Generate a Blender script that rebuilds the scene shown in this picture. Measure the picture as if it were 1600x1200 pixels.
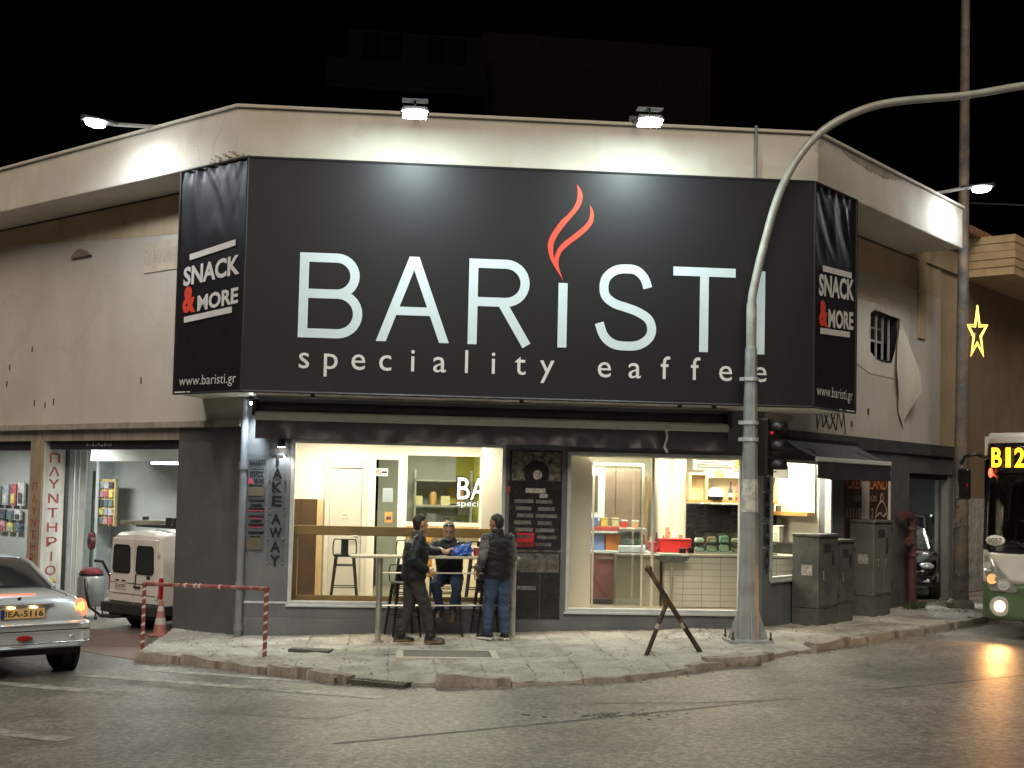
import bpy, bmesh, math, random
import numpy as np
from mathutils import Matrix, Vector, noise
from mathutils.kdtree import KDTree
random.seed(7); np.random.seed(7)
for o in list(bpy.data.objects): bpy.data.objects.remove(o)
S = bpy.context.scene
COL = S.collection
RAD = math.radians

# ---------------------------------------------------------------- camera
cam = bpy.data.cameras.new("camera")
cam.sensor_fit = 'HORIZONTAL'; cam.sensor_width = 36.0; cam.lens = 45.0
cam.shift_y = (159 - 2000 * math.tan(RAD(3.0))) / 1600.0
cam.clip_end = 2000.0
camo = bpy.data.objects.new("camera", cam); COL.objects.link(camo)
_th, _r = RAD(3.0), RAD(1.3)
_f = Vector((0, math.cos(_th), math.sin(_th))); _u0 = Vector((0, -math.sin(_th), math.cos(_th))); _r0 = Vector((1, 0, 0))
_rt = math.cos(_r) * _r0 + math.sin(_r) * _u0; _up = -math.sin(_r) * _r0 + math.cos(_r) * _u0
camo.matrix_world = Matrix(((_rt.x, _up.x, -_f.x, 0), (_rt.y, _up.y, -_f.y, 0), (_rt.z, _up.z, -_f.z, 2.25), (0, 0, 0, 1)))
S.camera = camo

# ---------------------------------------------------------------- world: night sky
wd = bpy.data.worlds.new("World"); S.world = wd; wd.use_nodes = True
nt = wd.node_tree; nt.nodes.clear()
sky = nt.nodes.new("ShaderNodeTexSky"); sky.sky_type = 'NISHITA'; sky.sun_disc = False
sky.sun_elevation = RAD(-9.0); sky.sun_rotation = RAD(180.0)
bg = nt.nodes.new("ShaderNodeBackground"); bg.inputs[1].default_value = 0.05
wo = nt.nodes.new("ShaderNodeOutputWorld")
nt.links.new(sky.outputs[0], bg.inputs[0]); nt.links.new(bg.outputs[0], wo.inputs[0])

# the town's sodium street lighting as one weak, wide, warm sun from behind the viewer
sl = bpy.data.lights.new("sun", 'SUN'); sl.energy = 1.4; sl.angle = RAD(38); sl.color = (1.0, 0.86, 0.70)
so = bpy.data.objects.new("sun", sl); COL.objects.link(so)
so.rotation_euler = Vector((0.10, 1.0, -0.86)).to_track_quat('-Z', 'Y').to_euler()
S.view_settings.view_transform = 'Standard'; S.view_settings.look = 'None'
S.view_settings.exposure = 0.58; S.view_settings.gamma = 1.0; S.view_settings.use_curve_mapping = False
try:
    S.cycles.max_bounces = 5; S.cycles.diffuse_bounces = 2; S.cycles.glossy_bounces = 2; S.cycles.use_adaptive_sampling = True; S.cycles.adaptive_threshold = 0.03
    S.cycles.transparent_max_bounces = 10; S.cycles.sample_clamp_indirect = 4.0
    S.cycles.caustics_reflective = False; S.cycles.caustics_refractive = False
except Exception: pass

# ---------------------------------------------------------------- frames
BL = Vector((-3.90, 18.63, 0.0)); A0 = RAD(5.0); WID = 7.74
AL = RAD(135.5); AR = RAD(46.0)
FM = Matrix.Identity(4)                                             # front of the building: x along, y inward
LM = Matrix(((math.cos(AL), math.sin(AL), 0, 0), (math.sin(AL), -math.cos(AL), 0, 0), (0, 0, 1, 0), (0, 0, 0, 1)))  # left flank: x = away along wall, y inward
RM = Matrix.Translation((WID, 0, 0)) @ Matrix.Rotation(AR, 4, 'Z')  # right flank: x away along wall, y inward
BW = Matrix.Translation(BL) @ Matrix.Rotation(A0, 4, 'Z')           # building frame -> world
def wf(x, y, z=0): return BW @ Vector((x, y, z))
def wL(s, o, z=0): return BW @ (LM @ Vector((s, -o, z)))
def wR(s, o, z=0): return BW @ (RM @ Vector((s, -o, z)))
ZL = A0 + AL            # world angle of the left street
ZR = A0 + AR
KERB = 0.10
def gz(x): return 0.028 * min(max(x + 3.92, -4.0), 7.67)

# ---------------------------------------------------------------- materials
MATS = {}
def pm(name, col, rough=.55, metal=0., var=.12, scale=6., bump=.0, bscale=80., spec=.5, emit=None, estr=0., coat=0.,
       streak=0., dirt=None, dirt_amt=.0, dirt_scale=2.5, patch=None):
    if name in MATS: return MATS[name]
    m = bpy.data.materials.new(name); m.use_nodes = True
    n = m.node_tree; b = n.nodes["Principled BSDF"]; L = n.links.new
    c = (*col, 1.0) if len(col) == 3 else col
    b.inputs["Base Color"].default_value = c; b.inputs["Roughness"].default_value = rough
    b.inputs["Metallic"].default_value = metal; b.inputs["Specular IOR Level"].default_value = spec
    if coat: b.inputs["Coat Weight"].default_value = coat; b.inputs["Coat Roughness"].default_value = .08
    tc = n.nodes.new("ShaderNodeTexCoord")
    def nz(sc, det=5., dist=0., vec=None):
        t = n.nodes.new("ShaderNodeTexNoise"); t.inputs["Scale"].default_value = sc; t.inputs["Detail"].default_value = det
        t.inputs["Distortion"].default_value = dist; L(vec or tc.outputs["Object"], t.inputs["Vector"]); return t
    def mr(src, a, bb, c0, c1):
        r = n.nodes.new("ShaderNodeMapRange"); r.inputs[1].default_value = a; r.inputs[2].default_value = bb
        r.inputs[3].default_value = c0; r.inputs[4].default_value = c1; L(src, r.inputs[0]); return r.outputs[0]
    def mul(colsock, fac):
        x = n.nodes.new("ShaderNodeVectorMath"); x.operation = 'SCALE'; L(colsock, x.inputs[0]); L(fac, x.inputs[3]); return x.outputs[0]
    rgb = n.nodes.new("ShaderNodeRGB"); rgb.outputs[0].default_value = c; cur = rgb.outputs[0]
    if var:
        t = nz(scale, 4., .4); cur = mul(cur, mr(t.outputs[0], .28, .72, 1 - var, 1 + var))
    if streak:
        mp = n.nodes.new("ShaderNodeMapping"); mp.inputs[3].default_value = (9, 9, .45); L(tc.outputs["Object"], mp.inputs[0])
        t = nz(1.0, 3., .3, mp.outputs[0]); cur = mul(cur, mr(t.outputs[0], .35, .7, 1.0 + streak * .2, 1 - streak))
    if dirt is not None:
        t = nz(dirt_scale, 5., .8); f = mr(t.outputs[0], .48, .68, 0, dirt_amt)
        mx = n.nodes.new("ShaderNodeMix"); mx.data_type = 'RGBA'; mx.inputs["B"].default_value = (*dirt, 1)
        L(f, mx.inputs["Factor"]); L(cur, mx.inputs["A"]); cur = mx.outputs["Result"]
    if patch is not None:
        pc, psc, pt = patch; t = nz(psc, 3., 1.2); f = mr(t.outputs[0], pt, pt + .012, 0, .4)
        mx = n.nodes.new("ShaderNodeMix"); mx.data_type = 'RGBA'; mx.inputs["B"].default_value = (*pc, 1)
        L(f, mx.inputs["Factor"]); L(cur, mx.inputs["A"]); cur = mx.outputs["Result"]
        # hairline cracks
        t0 = nz(2.2, 5., .0); ad = n.nodes.new("ShaderNodeMix"); ad.data_type = 'RGBA'; ad.inputs["Factor"].default_value = .35; L(tc.outputs["Object"], ad.inputs["A"]); L(t0.outputs["Color"], ad.inputs["B"])
        vo = n.nodes.new("ShaderNodeTexVoronoi"); vo.feature = 'DISTANCE_TO_EDGE'; vo.inputs["Scale"].default_value = .55; L(ad.outputs["Result"], vo.inputs["Vector"])
        ms = nz(.7, 2.); cm = mr(ms.outputs[0], .52, .6, 0., 1.); cf = mr(vo.outputs["Distance"], .0, .005, .28, 0.); pr = n.nodes.new("ShaderNodeMath"); pr.operation = 'MULTIPLY'; L(cm, pr.inputs[0]); L(cf, pr.inputs[1])
        om = n.nodes.new("ShaderNodeMath"); om.operation = 'SUBTRACT'; om.inputs[0].default_value = 1.; L(pr.outputs[0], om.inputs[1]); cur = mul(cur, om.outputs[0])
    L(cur, b.inputs["Base Color"])
    if rough > .12 and var > .05:
        t = nz(scale * 2.3, 2.); L(mr(t.outputs[0], .3, .7, max(.03, rough - .08), min(1, rough + .1)), b.inputs["Roughness"])
    if bump:
        t = nz(bscale, 3.); bp = n.nodes.new("ShaderNodeBump"); bp.inputs["Strength"].default_value = bump
        bp.inputs["Distance"].default_value = .02; L(t.outputs[0], bp.inputs["Height"]); L(bp.outputs[0], b.inputs["Normal"])
    if emit is not None:
        b.inputs["Emission Color"].default_value = (*emit, 1); b.inputs["Emission Strength"].default_value = estr
    MATS[name] = m; return m

def glass(name, tint=(1, 1, 1), refl=.5, rough=.02, dens=1.0):
    if name in MATS: return MATS[name]
    m = bpy.data.materials.new(name); m.use_nodes = True; n = m.node_tree; n.nodes.clear(); L = n.links.new
    out = n.nodes.new("ShaderNodeOutputMaterial"); tr = n.nodes.new("ShaderNodeBsdfTransparent"); tr.inputs[0].default_value = (*tint, 1)
    gl = n.nodes.new("ShaderNodeBsdfGlossy"); gl.inputs["Roughness"].default_value = rough
    ge = n.nodes.new("ShaderNodeNewGeometry"); dt = n.nodes.new("ShaderNodeVectorMath"); dt.operation = 'DOT_PRODUCT'; L(ge.outputs["Normal"], dt.inputs[0]); L(ge.outputs["Incoming"], dt.inputs[1])
    def mth(op, a, b):
        q = n.nodes.new("ShaderNodeMath"); q.operation = op; q.use_clamp = True
        for i_, z in enumerate((a, b)):
            if isinstance(z, float): q.inputs[i_].default_value = z
            else: L(z, q.inputs[i_])
        return q.outputs[0]
    ab = n.nodes.new("ShaderNodeMath"); ab.operation = 'ABSOLUTE'; L(dt.outputs["Value"], ab.inputs[0])
    sch = mth('ADD', mth('MULTIPLY', mth('POWER', mth('SUBTRACT', 1., ab.outputs[0]), 5.), .96), .04)
    kf = mth('MULTIPLY', sch, float(refl))
    tc = n.nodes.new("ShaderNodeTexCoord"); nn = n.nodes.new("ShaderNodeTexNoise"); nn.inputs["Scale"].default_value = 1.3
    bp = n.nodes.new("ShaderNodeBump"); bp.inputs["Strength"].default_value = .03; L(tc.outputs["Object"], nn.inputs["Vector"])
    L(nn.outputs[0], bp.inputs["Height"]); L(bp.outputs[0], gl.inputs["Normal"])
    mx = n.nodes.new("ShaderNodeMixShader"); L(kf, mx.inputs[0])
    L(tr.outputs[0], mx.inputs[1]); L(gl.outputs[0], mx.inputs[2]); L(mx.outputs[0], out.inputs[0])
    MATS[name] = m; return m

# ---------------------------------------------------------------- mesh builder
class MB:
    def __init__(s, M=None): s.v = []; s.f = []; s.M = M or Matrix.Identity(4)
    def add(s, vs, fs, M=None):
        b = len(s.v); T = s.M if M is None else s.M @ M
        s.v += [tuple(T @ Vector(p)) for p in vs]; s.f += [tuple(b + i for i in f) for f in fs]; return s
    def box(s, x0, x1, y0, y1, z0, z1, M=None):
        return s.add([(x0, y0, z0), (x1, y0, z0), (x1, y1, z0), (x0, y1, z0), (x0, y0, z1), (x1, y0, z1), (x1, y1, z1), (x0, y1, z1)],
                     [(0, 3, 2, 1), (4, 5, 6, 7), (0, 1, 5, 4), (1, 2, 6, 5), (2, 3, 7, 6), (3, 0, 4, 7)], M)
    def quad(s, a, b, c, d): return s.add([a, b, c, d], [(0, 1, 2, 3)])
    def prism(s, poly, h0, h1, axis='z', M=None):
        def p(a, b, h): return {'z': (a, b, h), 'y': (a, h, b), 'x': (h, a, b)}[axis]
        n = len(poly); vs = [p(a, b, h0) for a, b in poly] + [p(a, b, h1) for a, b in poly]
        return s.add(vs, [tuple(range(n))[::-1], tuple(range(n, 2 * n))] + [(i, (i + 1) % n, n + (i + 1) % n, n + i) for i in range(n)], M)
    def loft(s, rings, cap=True, closed=True, M=None):
        n = len(rings[0]); vs = [p for r in rings for p in r]; fs = []
        for k in range(len(rings) - 1):
            for i in range(n if closed else n - 1):
                j = (i + 1) % n; fs.append((k * n + i, k * n + j, (k + 1) * n + j, (k + 1) * n + i))
        if cap: fs += [tuple(range(n))[::-1], tuple(range((len(rings) - 1) * n, len(rings) * n))]
        return s.add(vs, fs, M)
    def tube(s, pts, r, n=10, cap=True, M=None):
        pts = [Vector(p) for p in pts]; rs = r if isinstance(r, (list, tuple)) else [r] * len(pts); rings = []
        t0 = (pts[1] - pts[0]).normalized(); a = Vector((0, 0, 1)) if abs(t0.z) < .9 else Vector((1, 0, 0))
        u = t0.cross(a).normalized()
        for i, p in enumerate(pts):
            t = ((pts[min(i + 1, len(pts) - 1)] - p).normalized() + (p - pts[max(i - 1, 0)]).normalized()).normalized()
            u = (u - t * u.dot(t)).normalized(); w = t.cross(u)
            rings.append([tuple(p + (u * math.cos(2 * math.pi * k / n) + w * math.sin(2 * math.pi * k / n)) * rs[i]) for k in range(n)])
        return s.loft(rings, cap, True, M)
    def lathe(s, prof, n=16, c=(0, 0, 0), M=None):
        return s.loft([[(c[0] + r * math.cos(2 * math.pi * k / n), c[1] + r * math.sin(2 * math.pi * k / n), c[2] + z) for k in range(n)] for r, z in prof], True, True, M)
    def ball(s, c, r, n=12, m=8, M=None):
        rx, ry, rz = r if isinstance(r, (tuple, list)) else (r, r, r)
        rings = []
        for i in range(m + 1):
            a = math.pi * (i + .02) / (m + .04) - math.pi / 2
            rings.append([(c[0] + rx * math.cos(a) * math.cos(2 * math.pi * k / n), c[1] + ry * math.cos(a) * math.sin(2 * math.pi * k / n), c[2] + rz * math.sin(a)) for k in range(n)])
        return s.loft(rings, True, True, M)
    def mesh(s, name):
        me = bpy.data.meshes.new(name); me.from_pydata(s.v, [], s.f)
        bm = bmesh.new(); bm.from_mesh(me); bmesh.ops.recalc_face_normals(bm, faces=bm.faces); bm.to_mesh(me); bm.free(); return me
    def build(s, name, mat, parent=None, smooth=None, bevel=0., mesh_only=False):
        me = s.mesh(name); me.materials.append(mat)
        o = bpy.data.objects.new(name, me); COL.objects.link(o)
        if parent is not None: o.parent = parent
        if smooth is not None: shade(me, smooth)
        if bevel:
            b = o.modifiers.new("bevel", 'BEVEL'); b.width = bevel; b.segments = 2; b.limit_method = 'ANGLE'; b.angle_limit = RAD(40)
        return o
def shade(me, deg=40):
    if deg is True: deg = 40
    me.polygons.foreach_set("use_smooth", [True] * len(me.polygons))
    bm = bmesh.new(); bm.from_mesh(me)
    for e in bm.edges:
        if len(e.link_faces) == 2 and e.calc_face_angle(0) > RAD(deg): e.smooth = False
    bm.to_mesh(me); bm.free()
def tag(o, label=None, cat=None, group=None, kind=None):
    if label: o['label'] = label
    if cat: o['category'] = cat
    if group: o['group'] = group
    if kind: o['kind'] = kind
    return o
def thing(name, label, cat, loc=(0, 0, 0), rz=0., group=None):
    o = bpy.data.objects.new(name, None); o.empty_display_size = .2; COL.objects.link(o)
    o.location = loc; o.rotation_euler = (0, 0, rz); return tag(o, label, cat, group)
def copy_tree(o, parent=None):
    c = o.copy(); COL.objects.link(c); c.parent = parent
    for ch in list(o.children): copy_tree(ch, c)
    return c
def piece(name, mesh, parent, loc=(0, 0, 0), rot=(0, 0, 0), scale=(1, 1, 1)):
    o = bpy.data.objects.new(name, mesh); COL.objects.link(o); o.parent = parent
    o.location = loc; o.rotation_euler = rot; o.scale = scale; return o
def lamp(name, kind, parent, loc, direction, power, color, size=.2, size_y=None, spot=None, blend=.5):
    l = bpy.data.lights.new(name, kind); l.energy = power; l.color = color
    if kind == 'AREA':
        l.shape = 'RECTANGLE'; l.size = size; l.size_y = size_y or size
    else:
        l.shadow_soft_size = size
    if kind == 'SPOT': l.spot_size = spot; l.spot_blend = blend
    o = bpy.data.objects.new(name, l); COL.objects.link(o); o.parent = parent; o.location = loc
    o.rotation_euler = Vector(direction).to_track_quat('-Z', 'Y').to_euler(); return o
# lettering, fitted into the box x0..x1, z0..z1 on the plane y (frame M)
def letters(name, body, mat, parent, x0, x1, z0, z1, y=0., M=None, bold=0., depth=0., flip=False, keep=False, vshear=0.):
    cu = bpy.data.curves.new("t", 'FONT'); cu.body = body; cu.size = 1.0; cu.offset = bold; cu.resolution_u = 3
    ob = bpy.data.objects.new("t", cu); me = bpy.data.meshes.new_from_object(ob)
    bpy.data.objects.remove(ob); bpy.data.curves.remove(cu)
    n = len(me.vertices); a = np.zeros(n * 3); me.vertices.foreach_get("co", a); a = a.reshape(-1, 3)
    lo = a.min(0); hi = a.max(0); sx = (x1 - x0) / (hi[0] - lo[0]); sz = (z1 - z0) / (hi[1] - lo[1])
    if keep: sx = sz
    T = M or Matrix.Identity(4); vs = []
    for p in a:
        px = (p[0] - lo[0]) * sx; px = (x1 - px) if flip else (x0 + px)
        vs.append(tuple(T @ Vector((px, y, z0 + (p[1] - lo[1]) * sz + vshear * (px - x0)))))
    me.vertices.foreach_set("co", np.array(vs).ravel()); me.update(); me.name = name
    me.materials.clear(); me.materials.append(mat)
    me.polygons.foreach_set("material_index", [0] * len(me.polygons)); me.polygons.foreach_set("use_smooth", [False] * len(me.polygons))
    o = bpy.data.objects.new(name, me); COL.objects.link(o); o.parent = parent
    if depth:
        so_ = o.modifiers.new("thickness", 'SOLIDIFY'); so_.thickness = depth; so_.offset = 0
    return o
# a constant-width stroke along a 2-D path -> polygon strip list
def stroke(mb, pts, w, y0, y1, closed=False):
    pts = [Vector(p) for p in pts]; n = len(pts); A = []; B = []
    for i in range(n):
        a = pts[i - 1] if (i > 0 or closed) else pts[i]; c = pts[(i + 1) % n] if (i < n - 1 or closed) else pts[i]
        d1 = (pts[i] - a); d2 = (c - pts[i])
        if d1.length < 1e-6: d1 = d2
        if d2.length < 1e-6: d2 = d1
        d1 = d1.normalized(); d2 = d2.normalized(); t = (d1 + d2).normalized()
        k = w / 2 / max(.35, math.sqrt(max(0., (1 + d1.dot(d2)) / 2))); nn = Vector((-t.y, t.x))
        A.append(pts[i] + nn * k); B.append(pts[i] - nn * k)
    for i in range(n if closed else n - 1):
        j = (i + 1) % n; mb.prism([tuple(A[i]), tuple(A[j]), tuple(B[j]), tuple(B[i])], y0, y1, 'y')
def arc(cx, cz, rx, rz, a0, a1, n=14):
    return [(cx + rx * math.cos(RAD(a0 + (a1 - a0) * i / n)), cz + rz * math.sin(RAD(a0 + (a1 - a0) * i / n))) for i in range(n + 1)]

# ================================================================= GROUND
def road_mat(nm="asphalt", col=(.172, .162, .148)):
    m = pm(nm, col, rough=.5, var=.22, scale=1.1, spec=.5)
    n = m.node_tree; L = n.links.new; b = n.nodes["Principled BSDF"]; tc = n.nodes.new("ShaderNodeTexCoord")
    src = b.inputs["Base Color"].links[0].from_socket
    # aggregate grain
    g = n.nodes.new("ShaderNodeTexNoise"); g.inputs["Scale"].default_value = 30; g.inputs["Detail"].default_value = 10; g.inputs["Roughness"].default_value = .75; L(tc.outputs["Object"], g.inputs["Vector"])
    r = n.nodes.new("ShaderNodeMapRange"); r.inputs[1].default_value = .35; r.inputs[2].default_value = .65; r.inputs[3].default_value = .40; r.inputs[4].default_value = 1.7; L(g.outputs[0], r.inputs[0])
    k = n.nodes.new("ShaderNodeVectorMath"); k.operation = 'SCALE'; L(src, k.inputs[0]); L(r.outputs[0], k.inputs[3])
    g2 = n.nodes.new("ShaderNodeTexNoise"); g2.inputs["Scale"].default_value = 14; g2.inputs["Detail"].default_value = 4; g2.inputs["Roughness"].default_value = .6; L(tc.outputs["Object"], g2.inputs["Vector"])
    rr2 = n.nodes.new("ShaderNodeMapRange"); rr2.inputs[1].default_value = .36; rr2.inputs[2].default_value = .64; rr2.inputs[3].default_value = .62; rr2.inputs[4].default_value = 1.4; L(g2.outputs[0], rr2.inputs[0])
    kk2 = n.nodes.new("ShaderNodeVectorMath"); kk2.operation = 'SCALE'; L(k.outputs[0], kk2.inputs[0]); L(rr2.outputs[0], kk2.inputs[3]); k = kk2
    # old patch seams and cracks
    mp = n.nodes.new("ShaderNodeMapping"); mp.inputs["Rotation"].default_value = (0, 0, .6); L(tc.outputs["Object"], mp.inputs[0])
    nz = n.nodes.new("ShaderNodeTexNoise"); nz.inputs["Scale"].default_value = .9; nz.inputs["Detail"].default_value = 6; L(mp.outputs[0], nz.inputs["Vector"])
    ad = n.nodes.new("ShaderNodeMix"); ad.data_type = 'RGBA'; ad.inputs["Factor"].default_value = .18; L(mp.outputs[0], ad.inputs["A"]); L(nz.outputs["Color"], ad.inputs["B"])
    v = n.nodes.new("ShaderNodeTexVoronoi"); v.feature = 'DISTANCE_TO_EDGE'; v.inputs["Scale"].default_value = .33; L(ad.outputs["Result"], v.inputs["Vector"])
    c = n.nodes.new("ShaderNodeMapRange"); c.inputs[1].default_value = .0; c.inputs[2].default_value = .006; c.inputs[3].default_value = .72; c.inputs[4].default_value = 1.; L(v.outputs["Distance"], c.inputs[0])
    k2 = n.nodes.new("ShaderNodeVectorMath"); k2.operation = 'SCALE'; L(k.outputs[0], k2.inputs[0]); L(c.outputs[0], k2.inputs[3])
    # tyre-polished bands, lighter and darker
    mp2 = n.nodes.new("ShaderNodeMapping"); mp2.inputs["Rotation"].default_value = (0, 0, RAD(-35)); mp2.inputs[3].default_value = (.12, 1.1, 1); L(tc.outputs["Object"], mp2.inputs[0])
    t = n.nodes.new("ShaderNodeTexNoise"); t.inputs["Scale"].default_value = 1.; t.inputs["Detail"].default_value = 4; L(mp2.outputs[0], t.inputs["Vector"])
    r2 = n.nodes.new("ShaderNodeMapRange"); r2.inputs[1].default_value = .35; r2.inputs[2].default_value = .65; r2.inputs[3].default_value = .9; r2.inputs[4].default_value = 1.1; L(t.outputs[0], r2.inputs[0])
    k3 = n.nodes.new("ShaderNodeVectorMath"); k3.operation = 'SCALE'; L(k2.outputs[0], k3.inputs[0]); L(r2.outputs[0], k3.inputs[3])
    L(k3.outputs[0], b.inputs["Base Color"])
    r3 = n.nodes.new("ShaderNodeMapRange"); r3.inputs[1].default_value = .35; r3.inputs[2].default_value = .65; r3.inputs[3].default_value = .33; r3.inputs[4].default_value = .42; L(t.outputs[0], r3.inputs[0]); L(r3.outputs[0], b.inputs["Roughness"])
    bp = n.nodes.new("ShaderNodeBump"); bp.inputs["Strength"].default_value = .55; bp.inputs["Distance"].default_value = .012; L(g.outputs[0], bp.inputs["Height"]); L(bp.outputs[0], b.inputs["Normal"])
    return m
ASPH = road_mat()
xs = [-600, -60, -20, -7.92, -3.92, 0, 3.75, 20, 60, 600]; ys = [-60, 0, 60, 900]
mb = MB(); vs = [(x, y, gz(x) - KERB) for y in ys for x in xs]
nx = len(xs); mb.add(vs, [(j * nx + i, j * nx + i + 1, (j + 1) * nx + i + 1, (j + 1) * nx + i) for j in range(len(ys) - 1) for i in range(nx - 1)])
road = tag(mb.build("road", ASPH), kind="structure")

# worn zebra stripes
PAINT = pm("worn_road_paint", (.36, .35, .32), rough=.55, var=.45, scale=9, dirt=(.14, .125, .11), dirt_amt=1., dirt_scale=4, bump=.3, bscale=90)
def ribbon(name, pts, w, mat, parent, dz=.004):
    m = MB(); A = []
    P = [Vector(p) for p in pts]
    for i, p in enumerate(P):
        t = (P[min(i + 1, len(P) - 1)] - P[max(0, i - 1)]).normalized(); n_ = Vector((-t.y, t.x))
        for sgn in (1, -1):
            q = p + n_ * w / 2 * sgn; A.append((q.x, q.y, gz(q.x) - KERB + dz))
    m.add(A, [(2 * i, 2 * i + 1, 2 * i + 3, 2 * i + 2) for i in range(len(P) - 1)]); return m.build(name, mat, parent)
def lerp2(a, b, n=8): return [(a[0] + (b[0] - a[0]) * i / n, a[1] + (b[1] - a[1]) * i / n) for i in range(n + 1)]
for a, b, w in (((-5.1, 15.5), (-1.3, 13.72), .20), ((-5.9, 14.9), (-4.1, 14.05), .20), ((-4.35, 15.85), (-2.2, 14.85), .16), ((-4.75, 11.95), (-3.9, 11.55), .22)):
    ribbon("road_marking", lerp2(a, b), w, PAINT, road)
SEAM = pm("asphalt_patch", (.10, .095, .088), rough=.5, var=.35, scale=3, bump=.5, bscale=60)
ribbon("asphalt_seam", [(-1.5, 11.3), (.3, 12.15), (2.2, 13.1), (4.2, 14.2), (6.4, 15.6), (9, 17.4)], .05, SEAM, road, .003)
ribbon("asphalt_seam", [(.9, 13.3), (2.0, 13.28), (3.1, 13.5)], .04, SEAM, road, .003)
LP_ = road_mat("asphalt_overlay", (.195, .179, .158))
def sheet(name, pts, mat, dz): m = MB(); m.add([(x, y, gz(x) - KERB + dz) for x, y in pts], [tuple(range(len(pts)))]); return m.build(name, mat, road)
sheet("asphalt_overlay", [(-1.2, 6.), (-1.45, 11.25), (.3, 12.1), (2.2, 13.05), (3.74, 13.9), (3.74, 6.)], LP_, .002); sheet("asphalt_overlay", [(3.75, 6.), (3.75, 13.91), (4.2, 14.15), (6.4, 15.55), (9, 17.35), (14, 20.6), (14, 6.)], LP_, .002)
sheet("asphalt_repair", [(-3.0, 12.9), (-1.7, 12.45), (-1.2, 13.2), (-2.4, 13.65)], road_mat("asphalt_repair", (.135, .127, .118)), .0025)
# a broken patch of asphalt: shallow crumbs
crumb = []
for k in range(3):
    m = MB(); m.ball((0, 0, 0), (1, .8, .45), 7, 4); me = m.mesh("asphalt_crumb"); me.materials.append(SEAM); crumb.append(me)
for k in range(46):
    x = 1.05 + random.gauss(0, .30); y = 12.62 + random.gauss(0, .10)
    r = random.uniform(.008, .03); piece("asphalt_crumb", random.choice(crumb), road, (x, y, gz(x) - KERB + .003), (0, 0, random.uniform(0, 6)), (r * 1.6, r, r * .6))

# pavement between the kerb and the walls
KP = [(-4.77, 16.69), (-3.98, 16.35), (-2.85, 15.49), (-2.15, 14.94), (-1.72, 14.66), (-1.05, 14.45), (-.65, 14.44), (0., 14.42), (.57, 14.50), (1.39, 14.80), (2.04, 15.28), (2.5, 15.72), (3.14, 16.29), (4.47, 17.73), (5.8, 19.24), (7.93, 21.66), (12.0, 26.8), (17.0, 33.0)]
def resample(P, n):
    P = [Vector(p) for p in P]; d = [0]
    for a, b in zip(P, P[1:]): d.append(d[-1] + (b - a).length)
    out = []
    for i in range(n):
        t = d[-1] * i / (n - 1); k = 0
        while k < len(d) - 2 and d[k + 1] < t: k += 1
        f = (t - d[k]) / (d[k + 1] - d[k]); out.append(P[k].lerp(P[k + 1], f))
    return out
WP = [wL(1.52, .0), wL(.0, 0)] + [wf(.0 + WID * i / 6, .02) for i in range(1, 7)] + [wR(6, 0), wR(16, 0)]
WP = [(p.x, p.y) for p in WP]
NT, NS = 560, 110
# match parameters by hand: fraction of kerb length against fraction of wall length
kr = resample(KP, 2000); wr = resample(WP, 2000)
kmap = [(0, 0), (.115, .06), (.215, .15), (.36, .30), (.47, .41), (1, 1)]
def pw(t, M):
    for (a, b), (c, d) in zip(M, M[1:]):
        if t <= c: return b + (d - b) * (t - a) / (c - a)
    return 1.
vs = []; fs = []
tt = [((i / (NT - 1)) ** 1.35) for i in range(NT)]
for i, t in enumerate(tt):
    K = kr[min(1999, int(t * 1999))]; Wq = wr[min(1999, int(pw(t, kmap) * 1999))]
    for j in range(NS):
        f = j / (NS - 1); p = K.lerp(Wq, f)
        e = min(1, f * 12) * min(1, (1 - f) * 30)
        v = Vector((p.x, p.y, 0))
        h = noise.noise(v * 1.1) * .014 + noise.fractal(v * 4.5, 1.0, 2.2, 4) * .018 * e
        c = noise.cell(v * 1.7) * .008
        rg = max(0, noise.noise(v * .9 + Vector((7, 3, 1))) - .05) * noise.fractal(v * 13, .9, 2.1, 3) * .11 * e
        vs.append((p.x, p.y, gz(p.x) + h + c + rg - .05 * max(0, 1 - f / .05) * (1 + .6 * noise.noise(v * 2.3))))
for i in range(NT - 1):
    for j in range(NS - 1): fs.append((i * NS + j, (i + 1) * NS + j, (i + 1) * NS + j + 1, i * NS + j + 1))
mb = MB(); mb.add(vs, fs)
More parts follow.
